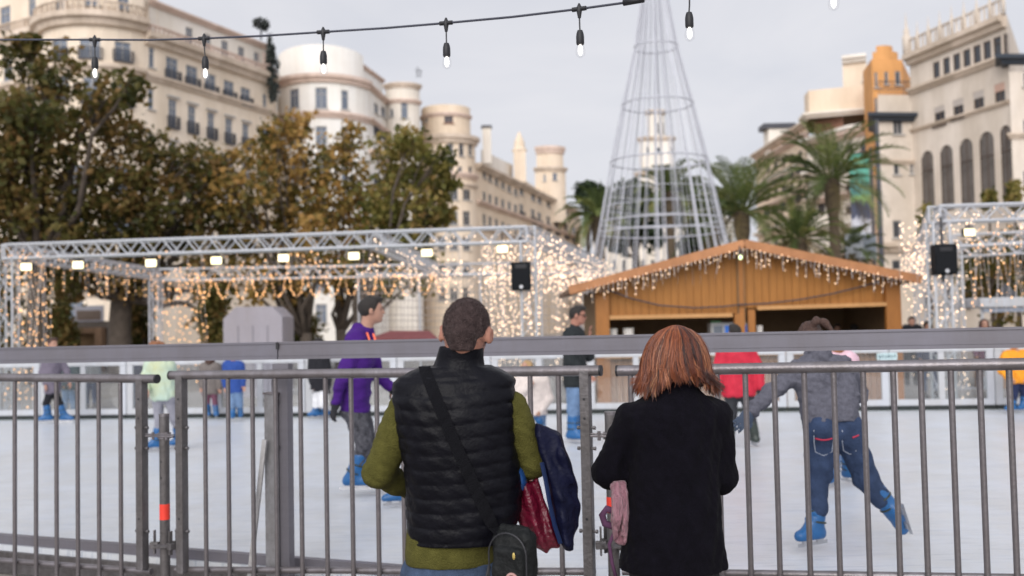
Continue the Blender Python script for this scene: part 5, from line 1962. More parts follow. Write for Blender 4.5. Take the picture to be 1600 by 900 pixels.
# red parasol top
c = P(634, 521, 26)
t = thing('red_awning', (c.x, c.y, 0), 'low dark red market awning between the skater in purple and the man', 'awning')
mb = MB(); w, dpt = 55 * 26 / FPX, 1.6
v = [(c.x - w, c.y - dpt / 2, c.z - .12), (c.x + w, c.y - dpt / 2, c.z - .16), (c.x + w * .6, c.y + dpt / 2, c.z + .06), (c.x - w * .55, c.y + dpt / 2, c.z + .08),
     (c.x - w, c.y - dpt / 2, c.z - .26), (c.x + w, c.y - dpt / 2, c.z - .28)]
mb.add(v, [(0, 1, 2, 3), (4, 5, 1, 0)])
o = mb.build('cloth', mat('dull red cloth', (.20, .055, .06), .8, dirt=.2), t); md = o.modifiers.new('thickness', 'SOLIDIFY'); md.thickness = .03
mb = MB()
for x in (-.9, .9):
    for y in (-.45, .45): mb.tube([(c.x + w * x, c.y + dpt * y, 0), (c.x + w * x, c.y + dpt * y, c.z - .2)], .025, 6)
mb.build('frame', TRUSS, t)
# white canopied stall on the right
D_ = 22
a = P(1532, 473, D_); zt = a.z
t = thing('white_stall', (a.x + 1.5, a.y + 1, 0), 'white roofed stall under the right hand canopy', 'stall')
mb = MB(); mb.box((a.x + 1.8, a.y + 1, zt), (3.7, 2.2, .22)); mb.build('roof', WHITEP, t, bevel=.02)
mb = MB(); mb.box((a.x + 1.8, a.y + .0, P(1560, 481, D_).z - .05), (3.5, .06, .10)); mb.build('valance', mat('blue grey valance', (.25, .28, .34), .6), t)
mb = MB(); mb.lathe((a.x + .9, a.y + .6, zt + .1), [(.28, 0), (.2, .15), (.08, .28), (.02, .36)], 10); mb.build('roof_cap', HOUS, t)
mb = MB()
for x in (.05, 3.5):
    for y in (0.05, 1.95): mb.tube([(a.x + x, a.y + y, 0), (a.x + x, a.y + y, zt)], .04, 6)
mb.build('post', WHITEP, t)
mb = MB(); mb.box((a.x + 1.8, a.y + .5, .5), (3.3, .5, 1.0)); mb.build('counter', mat('stall counter', (.3, .2, .14), .7), t)
# pole, banner, sign box near the ochre building
t = thing('lamp_pole', P(1381, 505, 62) * 1.0 - Vector((0, 0, P(1381, 505, 62).z)), 'tall dark pole in front of the ochre building', 'pole')
b_ = worigin(t)
mb = MB(); mb.tube([b_, b_ + Vector((0, 0, P(1379, 185, 62).z))], [.2, .13], 8); mb.build('shaft', IRON, t)
mb = MB(); mb.lathe(b_, [(.35, 0), (.35, .5), (.22, .8)], 10); mb.build('base', IRON, t)
D_ = 56
t = thing('hanging_banner', Vector((P(1345, 420, D_).x, P(1345, 420, D_).y, 0)), 'tall green and dark patterned vertical banner left of the dark pole', 'banner')
b_ = worigin(t)
mb = MB(); z0, z1 = P(1345, 365, D_).z, P(1345, 238, D_).z
x0_, x1_ = P(1330, 300, D_).x, P(1361, 300, D_).x
mb.box(((x0_ + x1_) / 2, b_.y, (z0 + z1) / 2), (x1_ - x0_, .04, z1 - z0))
BAN = bpy.data.materials.new('banner print'); BAN.use_nodes = True
_nt = BAN.node_tree; _b = _nt.nodes['Principled BSDF']; _b.inputs['Roughness'].default_value = .7
_tc = _nt.nodes.new('ShaderNodeTexCoord'); _sp = _nt.nodes.new('ShaderNodeSeparateXYZ'); _r = _nt.nodes.new('ShaderNodeValToRGB')
_ad = _nt.nodes.new('ShaderNodeMath'); _ad.operation = 'ADD'; _nz = _nt.nodes.new('ShaderNodeTexNoise'); _nz.inputs['Scale'].default_value = 5
_mu = _nt.nodes.new('ShaderNodeMath'); _mu.operation = 'MULTIPLY'; _mu.inputs[1].default_value = .25
_nt.links.new(_tc.outputs['Generated'], _sp.inputs[0]); _nt.links.new(_tc.outputs['Generated'], _nz.inputs['Vector'])
_nt.links.new(_nz.outputs['Fac'], _mu.inputs[0]); _nt.links.new(_sp.outputs['Z'], _ad.inputs[0]); _nt.links.new(_mu.outputs[0], _ad.inputs[1])
_nt.links.new(_ad.outputs[0], _r.inputs['Fac']); _nt.links.new(_r.outputs['Color'], _b.inputs['Base Color'])
_e = _r.color_ramp.elements; _e[0].position = .18; _e[0].color = (.55, .55, .58, 1); _e[1].position = .95; _e[1].color = (.10, .35, .26, 1)
for p, c in ((.3, (.5, .5, .55, 1)), (.33, (.06, .07, .12, 1)), (.5, (.05, .06, .09, 1)), (.56, (.25, .40, .12, 1)), (.66, (.08, .3, .28, 1)), (.72, (.05, .10, .10, 1)), (.8, (.12, .42, .33, 1))):
    q = _e.new(p); q.color = c
mb.build('cloth', BAN, t)
mb = MB(); mb.tube([(x1_ + .12, b_.y, 0), (x1_ + .12, b_.y, z1 + .3)], .09, 8)
for z in (z0, z1): mb.tube([(x0_, b_.y, z), (x1_ + .12, b_.y, z)], .05, 6)
mb.build('frame', IRON, t)
D_ = 50
t = thing('sign_cube', Vector((P(1344, 420, D_).x, P(1344, 420, D_).y, 0)), 'pale grey box sign on a post under the banner', 'sign')
z0, z1 = P(1340, 404, D_).z, P(1340, 366, D_).z
q0, q1, q2 = P(1321, 385, D_ - .3), P(1348, 385, D_ - .8), P(1370, 385, D_ + .6)
mb = MB(); back = q0 + (q2 - q1)
v = [(p.x, p.y, z) for z in (z0, z1) for p in (q0, q1, q2, back)]
mb.add(v, [(3, 2, 1, 0), (4, 5, 6, 7), (0, 1, 5, 4), (1, 2, 6, 5), (2, 3, 7, 6), (3, 0, 4, 7)])
mb.build('box', mat('pale sign panel', (.52, .55, .60), .5), t)
mb = MB(); n_ = Vector(((q1 - q0).y, -(q1 - q0).x, 0)).normalized() * .02
a_, c_ = q0.lerp(q1, .25) + n_, q0.lerp(q1, .85) + n_
for f0, f1 in ((0, .2), (.27, .47), (.54, .74), (.8, 1)):
    u, w = a_.lerp(c_, f0), a_.lerp(c_, f1)
    zz0, zz1 = z0 + (z1 - z0) * .58, z0 + (z1 - z0) * .8
    mb.quad((u.x, u.y, zz0), (w.x, w.y, zz0), (w.x, w.y, zz1), (u.x, u.y, zz1))
mb.build('dark_print', mat('sign print', (.10, .13, .16), .6), t)
mb = MB(); n2 = Vector(((q2 - q1).y, -(q2 - q1).x, 0)).normalized() * .02
for f0, f1, mm in ((.05, .95, 0),):
    u, w = q1.lerp(q2, f0) + n2, q1.lerp(q2, f1) + n2
    mb.quad((u.x, u.y, z0 + .1), (w.x, w.y, z0 + .1), (w.x, w.y, z1 - .1), (u.x, u.y, z1 - .1))
mb.build('side_panel', mat('grey sign side', (.22, .25, .28), .5), t)
mb = MB(); w0 = worigin(t); mb.tube([w0 + Vector((0, .4, 0)), w0 + Vector((0, .4, z0))], .12, 8); mb.build('post', IRON, t)
# low dark shopfront canopy and stone portal at the left
D_ = 42
t = thing('stone_portal', Vector((P(135, 520, D_).x, P(135, 520, D_).y, 0)), 'small brown stone kiosk with a dark doorway under the left trees', 'kiosk')
w0 = worigin(t)
PORT = mat('brown stone', (.30, .19, .12), .85, var=.15, scale=2, dirt=.25)
zt = P(135, 512, D_).z; hw = 27 * D_ / FPX
mb = MB()
mb.box(w0 + Vector((-hw * .8, 0, zt / 2)), (hw * .4, .5, zt)); mb.box(w0 + Vector((hw * .8, 0, zt / 2)), (hw * .4, .5, zt)); mb.box(w0 + Vector((0, 0, zt - .12)), (hw * 1.2 - .004, .5, .24))
mb.build('surround', PORT, t)
mb = MB(); mb.box(w0 + Vector((0, .15, zt / 2 - .12)), (hw * 1.18, .1, zt - .26)); mb.build('door', INNER, t)
mb = MB(); mb.box(w0 + Vector((0, .9, zt / 2 + .1)), (hw * 5.2, 1.2, zt + .35)); mb.build('body', mat('dark brown kiosk', (.10, .085, .075), .8), t)
mb = MB(); mb.box(w0 + Vector((0, .28, zt + .62)), (hw * 1.7, .06, .7)); mb.build('sign_board', mat('grey sign board', (.28, .28, .32), .6), t)
mb = MB(); mb.box(w0 + Vector((0, .24, zt + .55)), (hw * 1.4, .02, .42)); mb.build('sign_panel', FRAMED, t)
# ------------------------------------------------------------------ people
SKIN = mat('skin', (.42, .235, .17), .5, var=.08, scale=25, spec=.35)
SKIN2 = mat('rosy skin', (.36, .17, .12), .5, var=.1, scale=25, spec=.35)
EYE = mat('dark eye', (.02, .015, .012), .3)
LIP = mat('lips', (.42, .14, .12), .5)
HAIRD = mat('black hair', (.018, .014, .012), .6, var=.4, scale=60, bump=.6, bscale=120)
HAIRB = mat('brown hair', (.06, .030, .022), .6, var=.4, scale=50, bump=.6, bscale=100)
HAIRA = mat('auburn hair', (.24, .10, .045), .6, var=.35, scale=50, bump=.6, bscale=100)
HAIRL = mat('blonde hair', (.42, .27, .13), .6, var=.35, scale=50, bump=.6, bscale=100)
SKATE = mat('blue skate shell', (.012, .095, .26), .38, var=.15, scale=20, spec=.5)
SKATEK = mat('dark skate shell', (.03, .04, .035), .4, var=.3, scale=30)
BLADE = mat('skate blade', (.5, .5, .52), .3, metal=.9)
GLOVE = mat('black glove', (.02, .02, .024), .8)
GLOVEB = mat('slate glove', (.05, .07, .11), .8)
def cloth(name, col, **k):
    kw = dict(rough=.9, var=.16, scale=14, bump=.35, bscale=70, spec=.2)
    kw.update(k)
    return mat(name, col, **kw)
DENIM = cloth('blue denim', (.032, .05, .10), var=.35, scale=9)
DENIML = cloth('light denim', (.14, .22, .36), var=.3, scale=9)
BLACKC = cloth('black cloth', (.018, .018, .022))
DARKG = cloth('charcoal cloth', (.04, .042, .048))


def V3(q): return Vector(q)


def hand(S, w, d, pal, sc, side, curl=.5, spread=1.0, k=.008):
    """palm, four fingers and a thumb at wrist w; d: pointing direction, pal: palm normal, side: +1/-1 thumb side"""
    d, pal = V3(d).normalized(), V3(pal)
    pal = (pal - d * pal.dot(d)).normalized()
    x = d.cross(pal) * side
    c = V3(w) + d * .048 * sc
    Rm = (d, x, pal)
    S.ell(c, (.052 * sc, .042 * sc, .018 * sc), Rm, .015)
    for i, (o, L) in enumerate(((-.030, .062), (-.010, .075), (.011, .080), (.031, .071))):
        a = c + d * .040 * sc + x * o * sc
        dd = (d + x * o * 2.5 * spread).normalized()
        b1 = a + dd * L * .45 * sc
        d2 = (dd * math.cos(curl) + pal * math.sin(curl)).normalized()
        b2 = b1 + d2 * L * .32 * sc
        d3 = (dd * math.cos(curl * 1.9) + pal * math.sin(curl * 1.9)).normalized()
        b3 = b2 + d3 * L * .25 * sc
        S.cap(a, b1, .0098 * sc, .009 * sc, k); S.cap(b1, b2, .009 * sc, .0084 * sc, k * .5); S.cap(b2, b3, .0084 * sc, .007 * sc, k * .5)
    t0 = c - d * .018 * sc + x * .034 * sc
    t1 = t0 + (x * .75 + d * .6 + pal * .35).normalized() * .036 * sc
    t2 = t1 + (x * .25 + d * .9 + pal * .35).normalized() * .030 * sc
    S.cap(t0, t1, .0125 * sc, .011 * sc, k); S.cap(t1, t2, .011 * sc, .009 * sc, k * .5)


def head_axes(face, tilt=(0, 0, 1)):
    f = V3(face).normalized()
    u = V3(tilt)
    u = (u - f * u.dot(f)).normalized()
    return f, f.cross(u), u     # forward, the person's right, up


def add_head(S, c, face, sc, tilt=(0, 0, 1), neck=None, nr=.055):
    f, r, u = head_axes(face, tilt)
    c = V3(c)
    Rm = (f, r, u)
    S.ell(c + u * .012 * sc, (.098 * sc, .078 * sc, .098 * sc), Rm, .02)
    S.ell(c + f * .030 * sc - u * .055 * sc, (.062 * sc, .058 * sc, .066 * sc), Rm, .03)
    S.cap(c + f * .070 * sc - u * .098 * sc, c + f * .060 * sc - u * .095 * sc, .022 * sc, .03 * sc, .02)       # chin
    S.cap(c + f * .096 * sc + u * .002 * sc, c + f * .112 * sc - u * .036 * sc, .009 * sc, .014 * sc, .012)       # nose
    S.cap(c + f * .090 * sc + r * .03 * sc + u * .018 * sc, c + f * .090 * sc - r * .03 * sc + u * .018 * sc, .012 * sc, .012 * sc, .012)   # brow
    for s in (-1, 1):
        S.ell(c + f * .092 * sc + r * s * .031 * sc - u * .006 * sc, (.014 * sc, .016 * sc, .011 * sc), Rm, .006, cut=True)
        e = c - f * .008 * sc + r * s * .086 * sc - u * .016 * sc
        er = (f, (r * s + f * -.35).normalized(), u)
        S.ell(e, (.021 * sc, .011 * sc, .033 * sc), er, .008)
        S.ell(e + r * s * .010 * sc + f * .003 * sc, (.010 * sc, .006 * sc, .017 * sc), er, .004, cut=True)
    S.cap(c + f * .094 * sc + r * .02 * sc - u * .064 * sc, c + f * .094 * sc - r * .02 * sc - u * .064 * sc, .009 * sc, .009 * sc, .008)   # lips
    if neck is not None:
        S.cap(neck, c - f * .022 * sc - u * .05 * sc, nr * 1.08 * sc, nr * sc, .03)
    return f, r, u


def face_bits(parent, c, f, r, u, sc, glasses=False):
    c = V3(c)
    if glasses:
        mb = MB()
        for s in (-1, 1):
            mb.lathe(c + f * .103 * sc + r * s * .034 * sc - u * .004 * sc, [(.004, -.006), (.026 * sc, -.005), (.027 * sc, .004), (.004, .006)], 12, (r, u, f))
            mb.tube([c + f * .10 * sc + r * s * .06 * sc, c + f * .03 * sc + r * s * .086 * sc, c - f * .02 * sc + r * s * .088 * sc - u * .01 * sc], .004 * sc, 5)
        mb.tube([c + f * .108 * sc + r * .03 * sc, c + f * .112 * sc, c + f * .108 * sc - r * .03 * sc], .004 * sc, 5)
        mb.build('sunglasses', mat('sunglass lens', (.01, .01, .012), .15), parent)
    else:
        mb = MB()
        for s in (-1, 1):
            mb.lathe(c + f * .079 * sc + r * s * .031 * sc - u * .006 * sc, [(.001, -.008 * sc), (.009 * sc, -.004 * sc), (.010 * sc, 0), (.009 * sc, .004 * sc), (.001, .008 * sc)], 8, (r, u, f))
            mb.tube([c + f * .099 * sc + r * s * .018 * sc + u * .014 * sc, c + f * .098 * sc + r * s * .034 * sc + u * .018 * sc, c + f * .088 * sc + r * s * .05 * sc + u * .012 * sc], .0035 * sc, 5)
        mb.build('eyes', EYE, parent)
    mb = MB(); mb.tube([c + f * .096 * sc + r * .02 * sc - u * .064 * sc, c + f * .1035 * sc - u * .0635 * sc, c + f * .096 * sc - r * .02 * sc - u * .064 * sc], .0042 * sc, 6)
    mb.build('mouth', LIP, parent, smooth=True)


def skater(label, D, px, H, face, J, top, legs, hair=HAIRD, hstyle='short', boots=SKATE, skin=SKIN, gloves=None, hem=.0, tilt=(0, 0, 1), hood=None, glasses=False, h=.0125, on_ice=True, group=None, patch=None, wr=.008, topname='jacket', blades=True, wr2=0.0, seed=0, bag=.022, short=False, legbag=.016):
    """J: joints in photo pixels (px, py, metres further away)"""
    sc = H / 1.75
    j = {k: P(v[0], v[1], D + (v[2] if len(v) > 2 else 0)) for k, v in J.items()}
    gz = IZ if on_ice else 0.0
    # keep the feet on the ground
    sole = .10 if blades else .06
    for s in 'LR':
        j['a' + s].z = max(j['a' + s].z, gz + sole + .012) if J['a' + s][-1] != 'up' else j['a' + s].z
    pel = (j['hL'] + j['hR']) / 2
    chest = (j['sL'] + j['sR']) / 2
    spine = (chest - pel).normalized()
    neck = j.get('neck') or chest + spine * .03
    hd = j['head']
    allp = list(j.values()) + [neck]
    lo = Vector((min(p.x for p in allp), min(p.y for p in allp), gz)) - Vector((.24, .24, .02))
    hi = Vector((max(p.x for p in allp), max(p.y for p in allp), max(p.z for p in allp))) + Vector((.24, .24, .24))
    root_pos = Vector((pel.x, pel.y, gz))
    f, r, u = head_axes(face, tilt)
    toes = {}
    for s in 'LR':
        tv = j.get('t' + s)
        d = (tv - j['a' + s]) if tv is not None else V3(face) * .2
        toes[s] = V3((d.x, d.y, d.z if tv is not None and J['t' + s][-1] == 'free' else 0)).normalized()

    def torso(S, t, lower=True):
        for s in 'LR':
            S.cap(j['s' + s].lerp(chest, .42), j['h' + s].lerp(pel, .15), .092 * sc + t, .098 * sc + t, .05)
        S.cap(chest - spine * .03, pel, .105 * sc + t, .105 * sc + t, .05)
        S.cap(j['sL'].lerp(chest, .12), j['sR'].lerp(chest, .12), .056 * sc + t, .056 * sc + t, .05)

    def arms(S, t, stop=1.0):
        for s in 'LR':
            S.cap(j['s' + s], j['e' + s], .053 * sc + t, .043 * sc + t, .035)
            S.cap(j['e' + s], j['e' + s].lerp(j['w' + s], stop), .042 * sc + t, (.030 * sc + t * 1.0), .025)

    def leg(S, t, stop=1.0):
        for s in 'LR':
            S.cap(j['h' + s], j['k' + s], .088 * sc + t, .058 * sc + t, .03)
            S.cap(j['k' + s], j['k' + s].lerp(j['a' + s], stop), .056 * sc + t, .040 * sc + t, .025)

    B = SDF(lo, hi, h)
    torso(B, -.006); arms(B, -.006); leg(B, -.006)
    for s, sd in (('L', 1), ('R', -1)):
        dr = (j['w' + s] - j['e' + s]).normalized()
        hand(B, j['w' + s], dr, -spine.cross(dr) if abs(spine.cross(dr).length) > .2 else f, sc * .98, sd, .45)
        B.cap(j['a' + s], j['a' + s] + toes[s] * .13 * sc - (Vector((0, 0, .03)) if toes[s].z == 0 else Vector()), .034 * sc, .03 * sc, .02)
    add_head(B, hd, face, sc, tilt, neck)
    me = B.mesh('person_body')
    o = link('person', me, skin, None, root_pos, True)
    tag(o, label, 'person', group)
    face_bits(o, hd, f, r, u, sc, glasses)
    # top
    S = SDF(lo, hi, h)
    torso(S, bag); arms(S, bag * .8, .96 if not short else .1)
    if hood:
        S.cap(neck - u * .03 - f * .10 * sc, neck - f * .075 * sc + u * .035, .078 * sc, .058 * sc, .03)
        S.cap(neck - u * .02, neck + u * .02, .075 * sc, .068 * sc, .02)
        for s in (-1, 1): S.cap(neck - f * .06 * sc, neck + r * s * .075 * sc + f * .015, .045 * sc, .034 * sc, .03)
    else:
        S.cap(neck - u * .02, neck + u * .025, .068 * sc, .06 * sc, .02)
    hp = pel - spine * hem
    S.plane(hp, -spine)
    # arms may hang below the hem: add them back
    S2 = SDF(lo, hi, h); arms(S2, bag * .8, .96 if not short else .1)
    S.d = np.minimum(S.d, S2.d)
    S.wrinkle(wr, 34, seed, (1, 1, .6))
    if wr2: S.wrinkle(wr2, 24, seed + 3, (.6, .6, 1.8)); S.wrinkle(wr2 * .5, 60, seed + 4, (.5, .5, 1.6))
    jk = S.build(topname, top, o)
    if patch:
        q = P(*patch[:2], D - .3)
        mb = MB(); mb.lathe(j['sR'].lerp(j['eR'], .3) + Vector((-.01, -.075, 0)), [(.035, -.004), (.038, 0), (.03, .006)], 12, (Vector((1, 0, 0)), Vector((0, 0, 1)), Vector((0, -1, 0))))
        mb.build('sleeve_patch', mat('pale patch', (.5, .42, .32), .7), jk)
    # trousers
    S = SDF(lo, hi, h)
    leg(S, legbag, .62 if blades else .93)
    for s in 'LR': S.cap(j['h' + s], pel + spine * .06, .098 * sc + legbag * .6, .10 * sc + legbag * .6, .05)
    S.cap(pel, pel + spine * .05, .113 * sc + legbag * .6, .113 * sc + legbag * .6, .03)
    S.wrinkle(wr * .9, 34, seed + 5, (1, 1, .7))
    S.plane(pel + spine * (.035 - hem), spine)
    S.build('trousers', legs, o)
    # gloves
    if gloves is not None:
        for s, sd in (('L', 1), ('R', -1)):
            S = SDF(j['w' + s] - Vector((.3, .3, .3)), j['w' + s] + Vector((.3, .3, .3)), h * .8)
            dr = (j['w' + s] - j['e' + s]).normalized()
            pn = -spine.cross(dr) if abs(spine.cross(dr).length) > .2 else f
            hand(S, j['w' + s], dr, pn, sc * 1.16, sd, .45)
            S.cap(j['w' + s] - dr * .03, j['w' + s] + dr * .02, .040 * sc, .042 * sc, .02)
            S.build('glove', gloves, o)
    # hair
    S = SDF(hd - Vector((.3, .3, .45)), hd + Vector((.3, .3, .35)), h * .8)
    Rm = (f, r, u)
    S.ell(hd + u * .018 * sc - f * .006, (.106 * sc, .088 * sc, .106 * sc), Rm, .02)
    S.plane(hd + f * .055 * sc + u * .045 * sc, (f * .8 - u * .42))
    if hstyle == 'short':
        S.plane(hd - u * .055 * sc, -u + f * .55)
        S.ell(hd + f * .05 * sc + u * .085 * sc, (.06 * sc, .07 * sc, .035 * sc), Rm, .02)
    elif hstyle == 'pony':
        S.plane(hd - u * .06 * sc, -u + f * .5)
        b0 = hd - f * .09 * sc + u * .05 * sc
        for (a, c, ra, rb, ax0, ax1) in ((b0, b0 - f * .03 + u * .03, .022, .026, 0, .03), (b0 - f * .03 + u * .03, b0 - f * .05 + u * .01, .028, .026, .03, .08), (b0 - f * .05 + u * .01, b0 - f * .06 - u * .09, .026, .013, .08, .13)):
            S.cap(a + r * ax0, c + r * ax1, ra * sc, rb * sc, .02)
    else:
        for k in range(9):
            q = -1.9 + 3.8 * k / 8
            v = (-f * math.cos(q) + r * math.sin(q))
            a = hd + v * .078 * sc + u * .03 * sc
            S.cap(a, a - u * (.21 if hstyle == 'long' else .15) * sc + v * .012, .030 * sc, .022 * sc, .025)
    S.wrinkle(.006, 70, seed + 9, (1, 1, .4))
    S.build('hair', hair, o)
    # boots
    for s in 'LR':
        a = j['a' + s]; tv = toes[s]
        kn = (j['k' + s] - a).normalized()
        S = SDF(a - Vector((.34, .34, .3)), a + Vector((.34, .34, .36)), h * .8)
        dn = -(kn - tv * kn.dot(tv)).normalized() if blades and abs(tv.dot(kn)) < .9 else Vector((0, 0, -1))
        if tv.z == 0: dn = Vector((0, 0, -1))
        hh = .20 if blades else .06
        S.cap(a + kn * hh * sc, a, .070 * sc if blades else .06 * sc, .062 * sc if blades else .056 * sc, .02)
        S.cap(a + dn * .03 * sc - tv * .035 * sc, a + tv * .15 * sc + dn * .035 * sc, .053 * sc, .046 * sc, .03)
        S.cap(a + kn * .10 * sc, a + tv * .09 * sc + dn * .01, .05 * sc, .042 * sc, .03)
        if blades:
            for q in (.03, .075, .13): S.rbox(a + kn * q * sc + tv * .055 * sc, (.012, .052 * sc, .012), (tv, tv.cross(dn), dn), .006, .004)
        S.plane(a + dn * .068 * sc, dn)
        bo = S.build('skate_boot' if blades else 'shoe', boots, o)
        if blades:
            side_ = kn.cross(tv).normalized(); fw_ = side_.cross(kn).normalized()
            for q in (.055, .13):
                cc_ = a + kn * q * sc
                MB().tube([cc_ + (fw_ * math.cos(k * PI / 8) + side_ * math.sin(k * PI / 8)) * .069 * sc for k in range(17)], .008 * sc, 6, cap=False).build('strap', SKATEK, bo, smooth=True)
        if blades:
            mb = MB(); base = a + dn * .068 * sc
            ax = (tv, tv.cross(dn), dn)
            for q in (-.04, .10): mb.box(base + tv * q * sc + dn * .012, (.06 * sc, .018, .034), ax)
            mb.box(base + tv * .03 * sc + dn * .028, (.29 * sc, .005, .022), ax)
            mb.build('blade', BLADE, bo)
    return o, j, jk


PURPLE = cloth('purple sweatshirt', (.055, .014, .16))
CAMO = cloth('patterned black trousers', (.02, .02, .025), col2=(.13, .13, .15), scale=22)
o, j, jk = skater('teenage skater in a purple hoodie with orange cords gliding to the right', 8.6, 560, 1.76, (.97, .22, .06), dict(
    head=(580, 484, 0), neck=(571, 519, 0), sL=(570, 532, .17), sR=(556, 534, -.17), eL=(592, 586, .26), wL=(611, 604, .22), eR=(534, 590, -.25), wR=(525, 628, -.2),
    hL=(557, 634, .09), hR=(552, 637, -.09), kL=(576, 692, .12), aL=(578, 744, .14), tL=(600, 746, .14), kR=(571, 694, -.1), aR=(550, 746, -.1), tR=(585, 750, -.12)),
    PURPLE, CAMO, HAIRD, 'short', gloves=GLOVE, hem=.06, hood=True, seed=1, wr2=.010, bag=.021, legbag=.022, topname='hoodie')
mb = MB()
nk = P(574, 522, 8.52)
mb.tube([nk + Vector((.0, -.02, .01)), P(577, 530, 8.44), P(575, 548, 8.40)], .010, 6); mb.tube([nk + Vector((.05, .02, .0)), P(586, 530, 8.48), P(585, 549, 8.46)], .010, 6)
mb.build('hood_cord', mat('neon orange cord', (.9, .18, .10), .7), jk)

o, j, jk = skater('man skating in dark jacket, sunglasses and light jeans near the kiosk', 12.2, 897, 1.76, (.95, -.12, -.05), dict(
    head=(902, 492, 0), neck=(898, 512, 0), sL=(901, 524, .17), sR=(893, 525, -.17), eL=(920, 556, .2), wL=(921, 528, .16), eR=(892, 563, -.22), wR=(915, 583, -.25),
    hL=(899, 598, .09), hR=(897, 598, -.09), kL=(900, 640, .1), aL=(902, 676, .1), tL=(918, 677, .08), kR=(895, 640, -.1), aR=(894, 677, -.12), tR=(910, 678, -.2)),
    cloth('dark green black jacket', (.022, .026, .028)), DENIML, HAIRD, 'short', hem=.08, seed=2, bag=.03, glasses=True, patch=(893, 515), skin=SKIN2)

RJ = cloth('red puffer jacket', (.50, .025, .05), rough=.6)
skater('child in a bright red jacket and black skates seen from behind', 11.4, 1152, 1.42, (-.15, 1, 0), dict(
    head=(1148, 519, .02), sL=(1131, 548, 0), sR=(1170, 548, 0), eL=(1123, 577, -.04), wL=(1122, 602, -.05), eR=(1184, 577, -.04), wR=(1186, 604, -.06),
    hL=(1143, 612, 0), hR=(1165, 612, 0), kL=(1143, 648, .05), aL=(1141, 684, .08), kR=(1173, 648, -.02), aR=(1180, 685, -.04)),
    RJ, DARKG, HAIRD, 'short', boots=SKATEK, gloves=GLOVE, hem=.05, seed=3, bag=.05)

HOOD = cloth('heather grey hoodie', (.105, .105, .13), scale=40, var=.25)
o, j, jk = skater('girl with a ponytail in a grey hoodie and jeans bending forward as she skates', 6.2, 1300, 1.52, (.1, .93, -.35), dict(
    head=(1266, 527, .26), neck=(1277, 552, .2), sL=(1246, 578, .14), sR=(1325, 580, .16), eL=(1203, 613, .05), wL=(1172, 645, -.05), eR=(1341, 612, .34), wR=(1318, 628, .5),
    hL=(1284, 672, -.02), hR=(1322, 672, 0), kL=(1279, 742, .04), aL=(1274, 827, -.02), tL=(1236, 838, -.12), kR=(1352, 745, .02), aR=(1396, 800, .0), tR=(1412, 850, .10, 'free')),
    HOOD, DENIM, HAIRB, 'pony', gloves=GLOVEB, hem=-.03, seed=4, bag=.027, legbag=.030, tilt=(0, .5, 1), wr=.012, wr2=.014, h=.011, topname='hoodie', hood=True)
# red stitched pocket edges on the jeans
tr = [c for c in o.children if c.name.startswith('trousers')][0]
_w = worigin(tr)
_bv = BVHTree.FromPolygons([tuple(v.co + _w) for v in tr.data.vertices], [tuple(p.vertices) for p in tr.data.polygons])
def on_cloth(pts, r, name, m, par):
    out = []
    for (x, y) in pts:
        d_ = ray(x, y).normalized(); h_ = _bv.ray_cast(CAM, d_)
        if h_[0] is not None: out.append(h_[0] - d_ * r * .4)
    if len(out) > 2: MB().tube(out, r, 6).build(name, m, par, smooth=True)
REDST = mat('red stitching', (.45, .03, .07), .7)
on_cloth([(1274 + 2.2 * k, 685 + 2.5 * math.sin(k / 12 * PI)) for k in range(13)], .0055, 'pocket_trim', REDST, tr)
on_cloth([(1332 + 1.2 * k, 684 - .5 * k) for k in range(9)], .0055, 'pocket_trim', REDST, tr)
PST = mat('pale stitching', (.35, .38, .45), .8)
on_cloth([(1272, 672), (1272, 690), (1274, 706), (1287, 712), (1300, 706), (1302, 690), (1302, 672)], .003, 'pocket_seam', PST, tr)
on_cloth([(1316, 672), (1316, 690), (1318, 704), (1328, 710), (1338, 704)], .003, 'pocket_seam', PST, tr)
on_cloth([(1306, 662), (1306, 680), (1307, 700), (1307, 716)], .003, 'seam', DARKG, tr)

skater('child in a pale pink top half hidden behind the girl in the grey hoodie', 8.5, 1312, 1.36, (.2, 1, 0), dict(
    head=(1304, 536, .02), sL=(1290, 563, 0), sR=(1330, 563, 0), eL=(1287, 598, .06), wL=(1294, 630, .15), eR=(1334, 598, .06), wR=(1328, 628, .15),
    hL=(1302, 645, 0), hR=(1322, 645, 0), kL=(1304, 695, .02), aL=(1303, 745, 0), tL=(1290, 752, -.15), kR=(1322, 690, .1), aR=(1325, 738, .2), tR=(1340, 742, .1)),
    cloth('pale pink fleece', (.66, .45, .52)), DENIM, HAIRA, 'long', hem=.05, seed=5)

skater('crouching child half hidden behind the man, one blue skate pushed out to the left', 8.1, 690, 1.25, (.5, 1, 0), dict(
    head=(700, 580, .1), sL=(672, 612, 0), sR=(716, 612, 0), eL=(660, 650, .05), wL=(668, 685, .1), eR=(726, 648, .05), wR=(722, 684, .1),
    hL=(682, 700, 0), hR=(706, 700, 0), kL=(655, 748, -.1), aL=(622, 783, -.12), tL=(598, 790, -.15), kR=(712, 748, .1), aR=(708, 785, .1), tR=(725, 790, .1)),
    cloth('navy fleece', (.03, .04, .09)), DARKG, HAIRB, 'short', hem=.05, seed=6)

